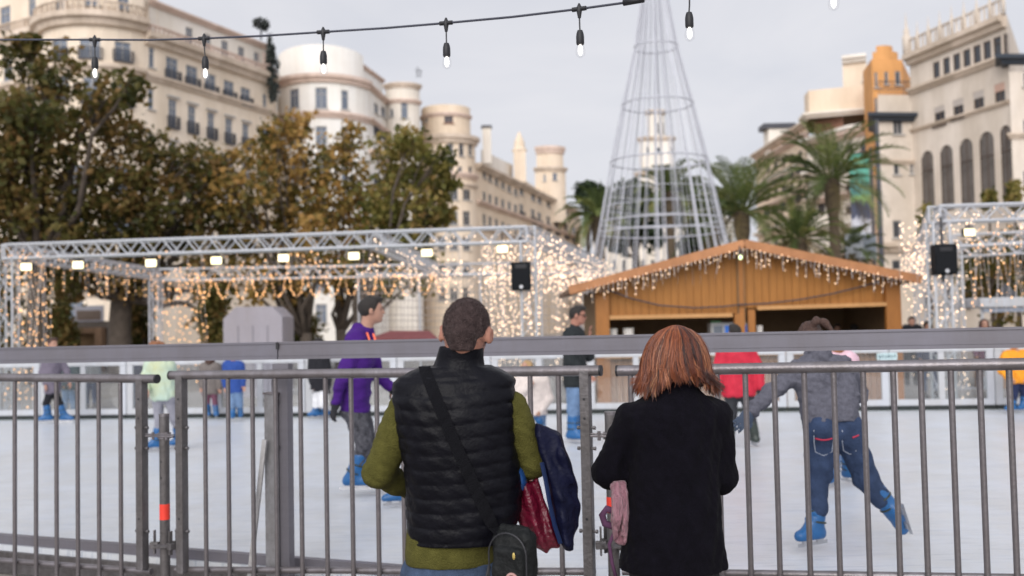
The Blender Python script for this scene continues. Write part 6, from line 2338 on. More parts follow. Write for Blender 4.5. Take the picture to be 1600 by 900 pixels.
skater('blonde child in a white fluffy jacket beside the man\'s right shoulder', 12.8, 835, 1.30, (-.5, -.8, 0), dict(
    head=(823, 573, 0), sL=(850, 596, 0), sR=(812, 597, 0), eL=(858, 622, -.02), wL=(846, 640, -.1), eR=(806, 622, -.05), wR=(826, 604, -.16),
    hL=(843, 644, 0), hR=(825, 644, 0), kL=(846, 665, .0), aL=(848, 676, .02), kR=(824, 664, 0), aR=(824, 676, .02)),
    cloth('white fluffy fleece', (.68, .60, .56), bump=.8), DENIML, HAIRL, 'long', hem=.04, seed=7, bag=.045)

skater('child in a mint yellow top and grey leggings behind the left taped post', 12.1, 248, 1.40, (-.55, .8, 0), dict(
    head=(241, 544, 0), sL=(232, 572, .03), sR=(266, 572, -.03), eL=(226, 592, -.05), wL=(230, 608, -.15), eR=(272, 592, .05), wR=(274, 612, .1),
    hL=(247, 618, 0), hR=(264, 618, 0), kL=(248, 656, .0), aL=(245, 692, .0), tL=(232, 697, -.05), kR=(272, 654, .05), aR=(282, 688, .15), tR=(270, 692, .1)),
    mat('mint yellow jersey', (.52, .55, .33), .85, var=.15, scale=3, bump=.3, col2=(.42, .58, .54)), cloth('grey leggings', (.25, .25, .29)), HAIRA, 'pony', hem=.06, seed=8, legbag=.006)

skater('skater in a grey top and black leggings striding by the far barrier at left', 16.2, 88, 1.50, (.8, -.4, 0), dict(
    head=(82, 537, .0), sL=(92, 558, .1), sR=(72, 558, -.1), eL=(104, 580, .1), wL=(108, 596, .05), eR=(66, 582, -.1), wR=(70, 600, -.15),
    hL=(84, 610, .06), hR=(80, 610, -.06), kL=(94, 632, .05), aL=(100, 652, .05), tL=(112, 654, .05), kR=(72, 630, -.05), aR=(76, 651, -.05), tR=(62, 654, -.1)),
    cloth('mauve grey top', (.16, .14, .18)), BLACKC, HAIRB, 'short', hem=.05, seed=9, legbag=.004)

skater('child in a royal blue top and jeans by the far barrier behind the tilted brace', 16.0, 366, 1.26, (.2, -1, 0), dict(
    head=(363, 552, 0), sL=(376, 571, 0), sR=(353, 571, 0), eL=(380, 589, -.03), wL=(381, 602, -.05), eR=(350, 589, -.03), wR=(352, 604, -.05),
    hL=(372, 610, 0), hR=(361, 610, 0), kL=(374, 632, 0), aL=(376, 650, .03), kR=(363, 633, -.05), aR=(364, 652, -.1)),
    cloth('royal blue top', (.03, .07, .26)), DENIML, HAIRD, 'short', hem=.04, seed=10)

skater('small child in a taupe top and maroon leggings left of the child in blue', 16.4, 334, 1.24, (-.3, 1, 0), dict(
    head=(328, 556, 0), sL=(317, 574, 0), sR=(340, 574, 0), eL=(313, 590, -.03), wL=(314, 604, -.05), eR=(344, 590, -.03), wR=(344, 606, -.05),
    hL=(323, 612, 0), hR=(334, 612, 0), kL=(324, 632, 0), aL=(326, 650, .03), kR=(336, 632, -.05), aR=(338, 651, -.1)),
    cloth('taupe top', (.16, .14, .13)), cloth('maroon leggings', (.14, .06, .09)), HAIRB, 'long', hem=.04, seed=11, legbag=.004)

skater('skater in black top and white trousers by the far barrier, left of the purple hoodie', 16.0, 498, 1.42, (.6, .8, 0), dict(
    head=(497, 537, 0), sL=(488, 560, .05), sR=(510, 560, -.05), eL=(484, 582, .0), wL=(488, 600, -.05), eR=(515, 582, -.03), wR=(514, 602, -.05),
    hL=(495, 608, 0), hR=(505, 608, 0), kL=(494, 632, .05), aL=(495, 652, .05), tL=(484, 655, 0), kR=(505, 632, -.05), aR=(506, 651, .1)),
    BLACKC, cloth('white trousers', (.68, .68, .70)), HAIRD, 'short', hem=.04, seed=12, gloves=GLOVE)

skater('skater in an orange yellow jacket and navy trousers at the right edge', 14.6, 1588, 1.34, (-.7, -.6, 0), dict(
    head=(1583, 536, -.05), sL=(1608, 558, .05), sR=(1572, 558, -.05), eL=(1614, 580, 0), wL=(1605, 592, -.15), eR=(1566, 578, -.1), wR=(1578, 590, -.22),
    hL=(1597, 592, 0), hR=(1585, 592, 0), kL=(1600, 616, .0), aL=(1600, 636, .0), tL=(1585, 638, -.1), kR=(1584, 616, -.05), aR=(1582, 637, -.05), tR=(1570, 639, -.1)),
    cloth('orange yellow jacket', (.75, .30, .03)), cloth('navy trousers', (.02, .028, .07)), HAIRB, 'short', hem=.06, seed=13, bag=.045)

# onlookers standing behind the far boards (feet on the ground)
def onlooker(label, px, D, H, top, legs, hair, hs, face, seed):
    s = FPX / D
    y0 = ground_y(px, D)
    J = lambda dx, z, dd=0: (px + dx * H * s, y0 - z * H * s, dd)
    g_ = random.Random(seed)
    a = g_.uniform(-.02, .02)
    skater(label, D, px, H, face, dict(head=J(a, .925), sL=J(-.115, .815), sR=J(.115, .815), eL=J(-.15, .63), wL=J(-.10 + a, .53, -.18), eR=J(.15, .63), wR=J(.12, .49, -.08),
           hL=J(-.055, .52), hR=J(.055, .52), kL=J(-.06 + a, .28, -.02), aL=J(-.06, .06), kR=J(.06, .28), aR=J(.065, .06)),
           top, legs, hair, hs, boots=mat('dark shoes', (.03, .025, .022), .6), blades=False, on_ice=False, hem=.06, seed=seed, h=.02, bag=.03)
onlooker('onlooker in a slate blue coat and jeans behind the far barrier right of the kiosk', 1452, 19.5, 1.62, cloth('slate coat', (.05, .06, .10)), DENIM, HAIRD, 'short', (0, -1, 0), 31)
onlooker('onlooker in a plum coat behind the far barrier near the right edge', 1540, 19.8, 1.64, cloth('plum coat', (.12, .07, .12)), DARKG, HAIRB, 'bob', (-.3, -1, 0), 32)
onlooker('onlooker in a black coat behind the far barrier between plum and slate coats', 1424, 23.5, 1.72, BLACKC, DARKG, HAIRD, 'short', (-.2, -1, 0), 33)
onlooker('onlooker in dark navy behind the far barrier, seen between left barrier bars', 207, 20.5, 1.30, cloth('navy coat', (.025, .03, .06)), DENIM, HAIRD, 'short', (.2, -1, 0), 34)
onlooker('onlooker in black and teal behind the far barrier at far left', 108, 19.0, 1.28, cloth('teal black coat', (.02, .05, .06)), DENIML, HAIRB, 'bob', (-.1, -1, 0), 35)
onlooker('onlooker in a grey coat behind the far barrier left of the booth', 142, 21.5, 1.28, cloth('grey coat', (.16, .17, .18)), DENIM, HAIRB, 'short', (.1, -1, 0), 36)
onlooker('kiosk customer with dark hair at the right end of the counter', 1366, 21.0, 1.62, BLACKC, DARKG, HAIRD, 'bob', (.2, 1, 0), 37)
onlooker('kiosk customer in dark clothes left of the one at the counter end', 1334, 20.6, 1.58, DARKG, DENIM, HAIRD, 'short', (-.1, 1, 0), 38)
onlooker('third dark haired kiosk vendor near the middle posts', 1309, 20.9, 1.59, cloth('brown apron', (.08, .05, .03)), DARKG, HAIRD, 'short', (0, -1, 0), 39)
# ------------------------------------------------------------------ the couple in front
MD = 3.30
def Mp(px, py, dd=0.0): return P(px, py, MD + dd)
ms = MD / FPX
lo, hi = Mp(520, 470) * 1.0, Mp(960, 440)
lo = Vector((Mp(540, 600).x, MD - .45, 0)); hi = Vector((Mp(900, 600).x, MD + .55, Mp(730, 440).z))
root = Vector((Mp(705, 600).x, MD, 0))
face = Vector((.15, .95, -.22)); tilt = Vector((.08, 0.1, 1))
hc = Mp(728.5, 516)
fA, rA, uA = head_axes(face, tilt)
arms_m = dict(sL=Mp(638, 634, .01), eL=Mp(592, 738, .03), wL=Mp(652, 772, .24), sR=Mp(796, 640, .01), eR=Mp(832, 722, .04), wR=Mp(808, 742, .28))

B = SDF(lo, hi, .0085)
zrow = lambda py: Mp(715, py).z
def torso_rows(t):
    rows = []
    for (py, xl, xr, b) in ((905, 638, 774, .12), (860, 636, 778, .125), (800, 640, 806, .125), (720, 634, 806, .13), (660, 622, 804, .13), (620, 618, 806, .115), (598, 640, 790, .09), (585, 664, 764, .075)):
        a = (xr - xl) / 2 * ms + t
        c = Mp((xl + xr) / 2, py)
        rows.append((c.z, c.x, c.y, a, b + t))
    return rows
B.loft(torso_rows(-.02), .03)
for s in 'LR':
    B.cap(arms_m['s' + s], arms_m['e' + s], .05, .042, .03); B.cap(arms_m['e' + s], arms_m['w' + s], .042, .028, .02)
hand(B, arms_m['wL'], (arms_m['wL'] - arms_m['eL']), (.2, .2, -1), 1.0, 1, .5)
hand(B, arms_m['wR'], (arms_m['wR'] - arms_m['eR']), (-.2, .2, -1), 1.0, -1, .5)
hipL, hipR = Mp(672, 900, 0), Mp(742, 900, 0)
kL, kR = Vector((hipL.x - .01, MD + .02, .48)), Vector((hipR.x + .015, MD + .02, .48))
aL, aR = Vector((kL.x - .01, MD - .02, .09)), Vector((kR.x + .02, MD - .02, .09))
for a, k, n in ((hipL, kL, aL), (hipR, kR, aR)):
    B.cap(a, k, .085, .058, .03); B.cap(k, n, .056, .038, .02); B.cap(n, n + Vector((0, .16, -.05)), .042, .036, .02)
add_head(B, hc, face, .985, tilt, Mp(716, 588, .03), .055)
B.cap(Mp(714, 600, .03), Mp(716, 566, .025), .066, .056, .03)
man = link('person', B.mesh('person_body'), SKIN2, None, root, True)
tag(man, 'man with cropped hair in a black padded vest over olive sleeves, seen from behind', 'person')
face_bits(man, hc, fA, rA, uA, .985)

# cropped hair: a thin cap plus short bristles
S = SDF(hc - Vector((.16, .16, .18)), hc + Vector((.16, .16, .16)), .0045)
Rm = (fA, rA, uA)
S.ell(hc + uA * .0125, (.1, .0805, .1), Rm, .01)
S.cap(hc - fA * .052 - uA * .03, hc - fA * .046 - uA * .058, .050, .046, .02)
S.plane(hc + fA * .055 + uA * .04, (fA * .85 - uA * .35))
S.plane(hc - uA * .072 - fA * .03, (-uA + fA * .35))
S.wrinkle(.0015, 160, 14, (1, 1, .3))
for s in (-1, 1): S.ell(hc - fA * .000 + rA * s * .090 - uA * .018, (.026, .022, .038), Rm, .004, cut=True)
S.wrinkle(.0012, 130, 4)
CROP = mat('cropped grey brown hair', (.045, .030, .030), .85, var=.3, scale=45, bump=.8, bscale=260, col2=(.10, .07, .068), spec=.15)
hair = S.build('hair', CROP, man)
g = np.random.default_rng(3)
me = hair.data
mb = MB(); T = []
wo = worigin(hair)
ps = me.polygons
pick = g.choice(len(ps), 6500)
for i in pick:
    p_ = ps[int(i)]
    n = p_.normal; c = p_.center + wo
    if (c - hc).dot(uA) < -.062: continue
    dr = (n * .75 - uA * .35 + Vector(g.normal(size=3) * .25)).normalized()
    sd = dr.cross(Vector(g.normal(size=3))).normalized() * .0006
    L = g.uniform(.005, .009)
    mb.add([c - sd, c + sd, c + dr * L], [(0, 1, 2)]); T.append(g.uniform(0, 1))
mb.build('bristles', attr_mat('hair bristles', [(0, (.025, .016, .016)), (.6, (.07, .05, .048)), (1, (.17, .135, .13))], .6), hair, tint=T)

# olive jumper: sleeves and the hem under the vest
OLIVE = cloth('olive jumper', (.070, .066, .0135), col2=(.10, .093, .022), scale=30, bump=.5, bscale=200)
S = SDF(lo, hi, .0065)
for s in 'LR':
    S.cap(arms_m['s' + s], arms_m['e' + s], .064, .058, .03)
    S.cap(arms_m['e' + s], arms_m['e' + s].lerp(arms_m['wL' if s == 'L' else 'wR'], .97), .0535, .038, .02)
S.wrinkle(.0055, 36, 7, (.8, 1, 1.5)); S.wrinkle(.0025, 75, 17, (.7, 1, 1.5))
# creases at the elbows
zz = S.z[None, None, :]; xx = S.x[:, None, None]
for s in 'LR':
    e = arms_m['e' + s]
    w_ = np.exp(-((zz - e.z) ** 2) / .006) * .0016
    S.d = S.d + (w_ * np.sin((zz - e.z) * 190 + (xx - e.x) * 90)).astype(np.float32)
H_ = SDF(lo, hi, .0065)
rows = []
for (py, xl, xr, b) in ((876, 634, 775, .128), (862, 633, 776, .134), (836, 635, 780, .132), (700, 648, 800, .115), (620, 640, 790, .09)):
    c = Mp((xl + xr) / 2, py); rows.append((c.z, c.x, c.y, (xr - xl) / 2 * ms, b))
H_.loft(rows, 0)
fx = np.sin(H_.x * 900)[:, None, None] * .0012 * (H_.z < zrow(848))[None, None, :]
H_.d = H_.d + fx.astype(np.float32)
S.d = np.minimum(S.d, H_.d)
S.cap(Mp(714, 590, .025), Mp(716, 566, .025), .062, .058, .01)
S.build('jumper', OLIVE, man)

# black padded vest with stitched baffles
VEST = mat('black padded nylon', (.0035, .0035, .006), .42, var=.25, scale=10, bump=.14, bscale=70, spec=.12)
S = SDF(lo, hi, .006)
rows = []
for (py, xl, xr, b) in ((843, 637, 800, .150), (800, 636, 814, .152), (760, 636, 814, .152), (720, 630, 812, .152), (680, 622, 808, .152), (650, 615, 806, .148), (622, 610, 807, .135), (606, 613, 806, .118), (596, 614, 805, .112), (588, 622, 799, .102), (580, 638, 787, .092), (572, 658, 766, .084)):
    c = Mp((xl + xr) / 2, py); rows.append((c.z, c.x, c.y + .005, (xr - xl) / 2 * ms, b))
S.loft(rows, 0, 2.35)
# armholes
for s, x in (('L', 606), ('R', 816)):
    c = Mp(x, 655, .0)
    S.ell(c, (.028, .085, .125), None, .02, cut=True)
# baffles
zt = zrow(588)
u_ = (zt - S.z) / .0485
ph = np.abs(np.sin(PI * u_))[None, None, :]
sag = (.012 * np.sin(S.x * 9 + 1) )[:, None, None]
ph = np.abs(np.sin(PI * ((zt - S.z[None, None, :] + sag) / .0485)))
env = (S.z < zt + .005)[None, None, :]
S.d = S.d + np.where(env, .0062 * (1 - ph ** .26) - .002, 0).astype(np.float32)
S.wrinkle(.0024, 34, 12, (1, 1, 1.6)); S.wrinkle(.0012, 90, 13, (.7, .7, 1.3))
S.plane((0, 0, zrow(842)), (0, 0, -1))
# collar
C_ = SDF(lo, hi, .006)
c0, c1 = Mp(716, 582, .008), Mp(722, 541, .0)
C_.loft([(c0.z - .03, c0.x, c0.y, .102, .098), (c0.z, c0.x, c0.y, .094, .092), ((c0.z + c1.z) / 2, (c0.x + c1.x) / 2, c0.y, .083, .085), (c1.z, c1.x, c1.y, .076, .080)], 0)
C_.cap(c1 + Vector((0, 0, .06)), c1 - Vector((0, 0, .01)), .064, .064, .004, cut=True)
C_.wrinkle(.004, 40, 5)
S.d = np.minimum(S.d, C_.d)
vest = S.build('vest', VEST, man)

# jeans
S = SDF(Vector((lo.x, MD - .3, 0)), Vector((hi.x, MD + .3, 1.2)), .009)
c = Mp(704, 868); c2 = Mp(704, 900)
S.loft([(c2.z - .06, c2.x, c2.y, .152, .135), (c2.z, c2.x, c2.y, .148, .13), (c.z, c.x, c.y, .142, .122), (c.z + .04, c.x, c.y, .138, .115)], .02)
for a, k, n in ((hipL, kL, aL), (hipR, kR, aR)):
    S.cap(a, k, .098, .073, .03); S.cap(k, n, .072, .062, .02)
S.wrinkle(.005, 36, 3)
MJ = cloth('mid blue denim', (.05, .075, .13), var=.3, scale=25, bump=.4, bscale=240)
S.build('jeans', MJ, man)
for n in (aL, aR):
    S = SDF(n - Vector((.12, .18, .12)), n + Vector((.12, .32, .12)), .008)
    S.cap(n + Vector((0, -.03, -.04)), n + Vector((0, .19, -.05)), .05, .045, .02); S.cap(n + Vector((0, 0, .03)), n, .052, .052, .03)
    S.plane((0, 0, .005), (0, 0, -1))
    S.build('shoe', mat('brown shoe', (.05, .03, .02), .6), man)

# strap and shoulder bag (own thing)
dg = bpy.context.evaluated_depsgraph_get()
def bvh_of(objs):
    V_, F_l = [], []
    for o in objs:
        wo = worigin(o); n = len(V_)
        V_ += [tuple(v.co + wo) for v in o.data.vertices]
        F_l += [tuple(i + n for i in p.vertices) for p in o.data.polygons]
    return BVHTree.FromPolygons(V_, F_l)
man_tree = bvh_of([vest] + [c for c in man.children if c.name.startswith(('jumper', 'jeans'))])
bagc = Mp(805, 872, -.20)
bag = thing('shoulder_bag', bagc - Vector((0, 0, .09)), 'black shoulder bag with a round badge hanging at the man\'s right hip', 'bag')
path = []
for k in range(25):
    f = k / 24
    px = 664 + (776 - 664) * f ** 1.08
    py = 577 + (836 - 577) * f
    r = ray(px, py).normalized()
    h_ = man_tree.ray_cast(CAM, r)
    if h_[0] is not None:
        p = h_[0] - r * .006
    else:
        p = (path[-1] if path else Mp(px, py, -.15)) + Vector((.004, 0, -.02))
    path.append(p)
# smooth the ribbon and take it over the shoulder to the front
for _ in range(4):
    path = [path[0]] + [(a + b * 2 + c) / 4 for a, b, c in zip(path, path[1:], path[2:])] + [path[-1]]
front = []
for k in range(1, 6):
    q = path[0] + Vector((-.004 * k, .035 * k, .012 * math.sin(k / 5 * PI) - .006 * k * k / 3))
    front.insert(0, q)
# behind-shoulder points pushed on to the vest where they sink
path = front + path
path[-1] = Mp(780, 842, -.21)
mb = MB()
def ribbon(mb, pts, w, th, nrm=None):
    prevs = None
    rows = []
    for i, p in enumerate(pts):
        t_ = (pts[min(i + 1, len(pts) - 1)] - pts[max(0, i - 1)]).normalized()
        loc, nn, _, _ = man_tree.find_nearest(p)
        n = nrm or nn or Vector((0, -1, 0))
        s_ = t_.cross(n).normalized()
        n = s_.cross(t_)
        if prevs is not None and s_.dot(prevs) < 0: s_ = -s_; n = -n
        prevs = s_
        rows.append([p + s_ * w / 2, p - s_ * w / 2, p - s_ * w / 2 + n * th, p + s_ * w / 2 + n * th])
    for a, b in zip(rows, rows[1:]):
        for i in range(4):
            k = (i + 1) % 4
            mb.quad(a[i], a[k], b[k], b[i])
    mb.poly(rows[0]); mb.poly(rows[-1][::-1])
ribbon(mb, path, .040, .003)
STRAP = mat('black webbing', (.006, .006, .008), .8, spec=.1, bump=.5, bscale=300)
mb.build('strap', STRAP, bag)
BAGM = mat('black bag fabric', (.008, .009, .0095), .6, var=.3, scale=15, bump=.35, bscale=60, spec=.2)
S = SDF(bagc - Vector((.16, .14, .2)), bagc + Vector((.16, .14, .16)), .005)
yaw = Matrix.Rotation(-.5, 3, 'Z')
bx_, by_, bz_ = yaw @ Vector((1, 0, 0)), yaw @ Vector((0, 1, 0)), Vector((0, 0, 1))
bR = (bx_, by_, bz_)
S.rbox(bagc, (.070, .042, .092), bR, .03)
S.rbox(bagc - by_ * .04 - bz_ * .018, (.058, .02, .062), bR, .018, .006)
S.cap(bagc + bz_ * .094 - bx_ * .045, bagc + bz_ * .094 + bx_ * .045, .012, .012, .012)
S.wrinkle(.003, 60, 8)
S.build('bag_body', BAGM, bag)
mb = MB()
arcp = [bagc - by_ * .052 + bx_ * (.068 * math.cos(q)) + bz_ * (.02 + .070 * math.sin(q)) for q in np.linspace(PI * .98, .02, 16)]
arcp = [arcp[0] - bz_ * .10] + arcp + [arcp[-1] - bz_ * .08]
mb.tube(arcp, .0026, 6); mb.build('zip', mat('zip grey', (.035, .035, .04), .5, metal=.4), bag)
pc = bagc - by_ * .0625 + bx_ * .022 - bz_ * .052
mb = MB(); mb.lathe(pc, [(.0215, 0), (.0225, .003), (.0175, .004)], 24, (bx_, bz_, -by_)); bd = mb.build('badge', mat('badge rim', (.42, .24, .22), .6), bag)
mb = MB(); mb.lathe(pc - by_ * .004, [(.0150, 0), (.0150, .0012)], 24, (bx_, bz_, -by_)); mb.build('badge_field', mat('badge field', (.05, .02, .02), .6), bd)
mb = MB()
pts = []
for k in range(10):
    a = PI / 2 + k * PI / 5
    rr = .0125 if k % 2 == 0 else .0052
    pts.append(pc - by_ * .0062 + bx_ * rr * math.cos(a) + bz_ * rr * math.sin(a))
mb.poly(pts); mb.build('badge_star', mat('badge star', (.62, .48, .26), .6), bd)
mb = MB(); mb.lathe(bagc - by_ * .060 + bx_ * .028 + bz_ * .022, [(.003, 0), (.0075, .001), (.004, .003)], 10, (bx_ * .7, bz_ * 1.5, -by_)); mb.build('small_emblem', mat('gold emblem', (.5, .38, .12), .45, metal=.4), bag)
mb = MB()
for q in ((-.085, -.03), (-.075, -.075)):
    mb.tube([bagc - by_ * .02 + bx_ * q[0] + bz_ * q[1], bagc - by_ * .03 + bx_ * (q[0] - .004) + bz_ * (q[1] - .03)], .006, 8)
mb.build('buckle', mat('zip grey', (.1, .1, .1)), bag)

# jackets over his right forearm: two things
def fold_cloth(name, label, cat, rows, D, m, seed, wr, folds, lining=None, th=.03, yaw=0.0, quilt=0):
    """hanging cloth: rows (py, left px, right px, thickness)"""
    cs = [(P((a + b) / 2, py, D), (b - a) / 2 * D / FPX, t) for py, a, b, t in rows]
    lo_ = Vector((min(c.x - a for c, a, t in cs) - .05, min(c.y for c, a, t in cs) - .16, min(c.z for c, a, t in cs) - .04))
    hi_ = Vector((max(c.x + a for c, a, t in cs) + .05, max(c.y for c, a, t in cs) + .16, max(c.z for c, a, t in cs) + .04))
    S = SDF(lo_, hi_, .0055)
    S.loft([(c.z, c.x, c.y, a, t) for c, a, t in cs], 0, 2.2)
    X, Z = S.x[:, None, None], S.z[None, None, :]
    S.d = S.d + (wr * np.sin(X * folds[0] + Z * folds[1] + .8 * np.sin(Z * 21))).astype(np.float32)
    if quilt:
        S.d = S.d + (.006 * (1 - np.abs(np.sin(PI * (Z + X * .35) / quilt)) ** .5)).astype(np.float32)
    S.wrinkle(wr * .8, 45, seed)
    o = S.build(name, m)
    return tag(o, label, cat)
NAVY = mat('navy quilted nylon', (.004, .005, .020), .5, var=.3, scale=14, bump=.3, bscale=60, spec=.14)
nv = fold_cloth('folded_jacket', 'navy blue jacket draped over the man\'s right forearm', 'jacket', ((664, 838, 856, .03), (680, 836, 872, .055), (710, 846, 885, .07), (750, 852, 896, .075), (790, 858, 903, .075), (825, 866, 902, .07), (846, 874, 897, .06), (851, 878, 894, .045)), 3.30, NAVY, 3, .0075, (85, 22), quilt=0)
mb = MB()
lp = [(846, 722), (852, 750), (858, 785), (866, 820), (875, 848)]
for (x, y), (x2, y2) in zip(lp, lp[1:]):
    a, b_, c_, d_ = P(x, y, 3.225), P(x + 4, y, 3.22), P(x2 + 4, y2, 3.22), P(x2, y2, 3.225)
    mb.quad(a, b_, c_, d_)
li = mb.build('lining', mat('bright blue lining', (.006, .018, .07), .5), nv); md = li.modifiers.new('thickness', 'SOLIDIFY'); md.thickness = .012
MAROON = mat('shiny maroon nylon', (.12, .004, .02), .35, var=.5, scale=18, bump=.6, bscale=40, spec=.6)
fold_cloth('folded_coat', 'shiny dark red jacket hanging below the man\'s right forearm', 'jacket', ((752, 806, 836, .04), (780, 804, 846, .055), (810, 812, 858, .06), (835, 822, 868, .055), (852, 828, 872, .045), (857, 838, 866, .03)), 3.34, MAROON, 5, .008, (120, 40))
fold_cloth('blue_garment', 'bright blue garment tucked under the man\'s right elbow', 'garment', ((716, 796, 806, .03), (735, 795, 818, .04), (755, 797, 822, .04), (768, 802, 820, .03)), 3.31, mat('bright blue nylon', (.015, .07, .24), .4, var=.3, scale=20), 6, .004, (80, 40))

# ------------------------------------------------------------------ the woman
WD = 3.50
def Wp(px, py, dd=0.0): return P(px, py, WD + dd)
ws = WD / FPX
lo = Vector((Wp(905, 600).x, WD - .42, 0)); hi = Vector((Wp(1180, 600).x, WD + .5, Wp(1050, 480).z))
root = Vector((Wp(1052, 600).x, WD, 0))
hc = Wp(1055, 556, .01)
face = Vector((.05, .98, -.10)); tilt = Vector((0, .08, 1))
fW, rW, uW = head_axes(face, tilt)
aw = dict(sL=Wp(984, 652, .0), eL=Wp(950, 738, .02), wL=Wp(978, 752, .22), sR=Wp(1116, 652, .0), eR=Wp(1130, 748, .03), wR=Wp(1106, 744, .26))
B = SDF(lo, hi, .0085)
rows = []
for (py, xl, xr, b) in ((872, 1004, 1108, .095), (800, 998, 1116, .11), (720, 998, 1110, .115), (660, 990, 1112, .11), (640, 1000, 1100, .09), (622, 1030, 1076, .06)):
    c = Wp((xl + xr) / 2, py); rows.append((c.z, c.x, c.y, (xr - xl) / 2 * ws, b))
B.loft(rows, .03)
for s in 'LR':
    B.cap(aw['s' + s], aw['e' + s], .043, .037, .03); B.cap(aw['e' + s], aw['w' + s], .036, .024, .02)
hand(B, aw['wL'], (aw['wL'] - aw['eL']), (.3, .3, -1), .92, 1, .6)
hand(B, aw['wR'], (aw['wR'] - aw['eR']), (-.3, .3, -1), .92, -1, .6)
hL, hR = Wp(1018, 905), Wp(1088, 905)
kL, kR = Vector((hL.x + .01, WD + .02, .47)), Vector((hR.x - .01, WD + .02, .47))
nL, nR = Vector((kL.x, WD - .02, .09)), Vector((kR.x, WD - .02, .09))
for a, k, n in ((hL, kL, nL), (hR, kR, nR)):
    B.cap(a, k, .08, .053, .03); B.cap(k, n, .05, .034, .02); B.cap(n, n + Vector((0, .14, -.05)), .036, .03, .02)
add_head(B, hc, face, .96, tilt, Wp(1053, 640, .0), .05)
wom = link('person', B.mesh('person_body'), SKIN, None, root, True)
tag(wom, 'woman with copper streaked bob hair in a black coat, seen from behind', 'person')
face_bits(wom, hc, fW, rW, uW, .96)

# coat
COAT = mat('black wool coat', (.0034, .0028, .0056), .9, var=.3, scale=30, bump=.4, bscale=220, sheen=.01, spec=.10)
S = SDF(lo, hi, .0065)
rows = []
for (py, xl, xr, b) in ((886, 966, 1134, .165), (850, 972, 1131, .163), (800, 980, 1126, .158), (750, 984, 1122, .152), (700, 984, 1122, .15), (665, 974, 1130, .142), (645, 972, 1134, .13), (632, 984, 1124, .115), (620, 1004, 1104, .10), (610, 1020, 1092, .085)):
    c = Wp((xl + xr) / 2, py); rows.append((c.z, c.x, c.y, (xr - xl) / 2 * ws, b))
S.loft(rows, .02, 2.3)
for s in 'LR':
    S.cap(aw['s' + s], aw['e' + s], .058, .056, .035)
    S.cap(aw['e' + s], aw['e' + s].lerp(aw['w' + s], .96), .056, .045, .02)
c0, c1 = Wp(1056, 622, -.0), Wp(1058, 584, .01)
S.loft([(c0.z - .02, c0.x, c0.y, .098, .09), (c0.z + .015, c0.x, c0.y, .082, .08), (c1.z, c1.x, c1.y, .066, .07)], .015)
# centre back seam
cx = c0.x
S.d = S.d + (.003 * np.exp(-((S.x[:, None, None] - cx) / .006) ** 2)).astype(np.float32)
S.wrinkle(.009, 22, 21, (1.2, 1, .45)); S.wrinkle(.0035, 60, 22, (1, 1, .8))
S.plane((0, 0, Wp(1050, 884).z), (0, 0, -1))
S.build('coat', COAT, wom)
S = SDF(Vector((lo.x, WD - .25, 0)), Vector((hi.x, WD + .25, 1.1)), .009)
for a, k, n in ((hL, kL, nL), (hR, kR, nR)):
    S.cap(a + Vector((0, 0, .04)), k, .083, .062, .004)
    S.loft([(a.z - .09, (hL.x + hR.x) / 2, WD, .13, .112), (a.z + .06, (hL.x + hR.x) / 2, WD, .135, .112)], .01); S.cap(k, n, .06, .05, .02)
S.wrinkle(.004, 36, 3)
S.build('trousers', BLACKC, wom)
for n in (nL, nR):
    S = SDF(n - Vector((.12, .18, .12)), n + Vector((.12, .3, .16)), .008)
    S.cap(n + Vector((0, -.03, -.045)), n + Vector((0, .16, -.055)), .042, .036, .02); S.cap(n + Vector((0, 0, .10)), n, .05, .046, .03)
    S.plane((0, 0, .005), (0, 0, -1))
    S.build('shoe', mat('black boot', (.015, .014, .014), .4), wom)

# hair: a solid core and many strands
crown = Wp(1056, 509, .02)
axx = Wp(1056, 560, .015)
def hair_r(z_px):
    return float(np.interp(z_px, [507, 510, 516, 526, 540, 556, 572, 588, 600, 612, 620], [0, 11, 24, 36, 44, 49.5, 52.5, 55, 57.5, 59, 60]))
def hair_pt(th, py, shrink=1.0):
    """th: 0 = straight back towards the camera, + = to the right in the photo"""
    r = hair_r(py) * ws * shrink
    c = Wp(1056, py, .015)
    dep = .92
    return c + Vector((math.sin(th) * r, -math.cos(th) * r * dep, 0))
S = SDF(hc - Vector((.24, .24, .26)), hc + Vector((.24, .24, .26)), .006)
rows = []
for py in (600, 594, 588, 580, 572, 556, 540, 526, 516, 511, 508.5):
    c = Wp(1056, py, .02); r = hair_r(py) * ws * .95
    rows.append((c.z, c.x, c.y, max(.004, r), max(.004, r * .92)))
S.loft(rows, 0, 2.05)
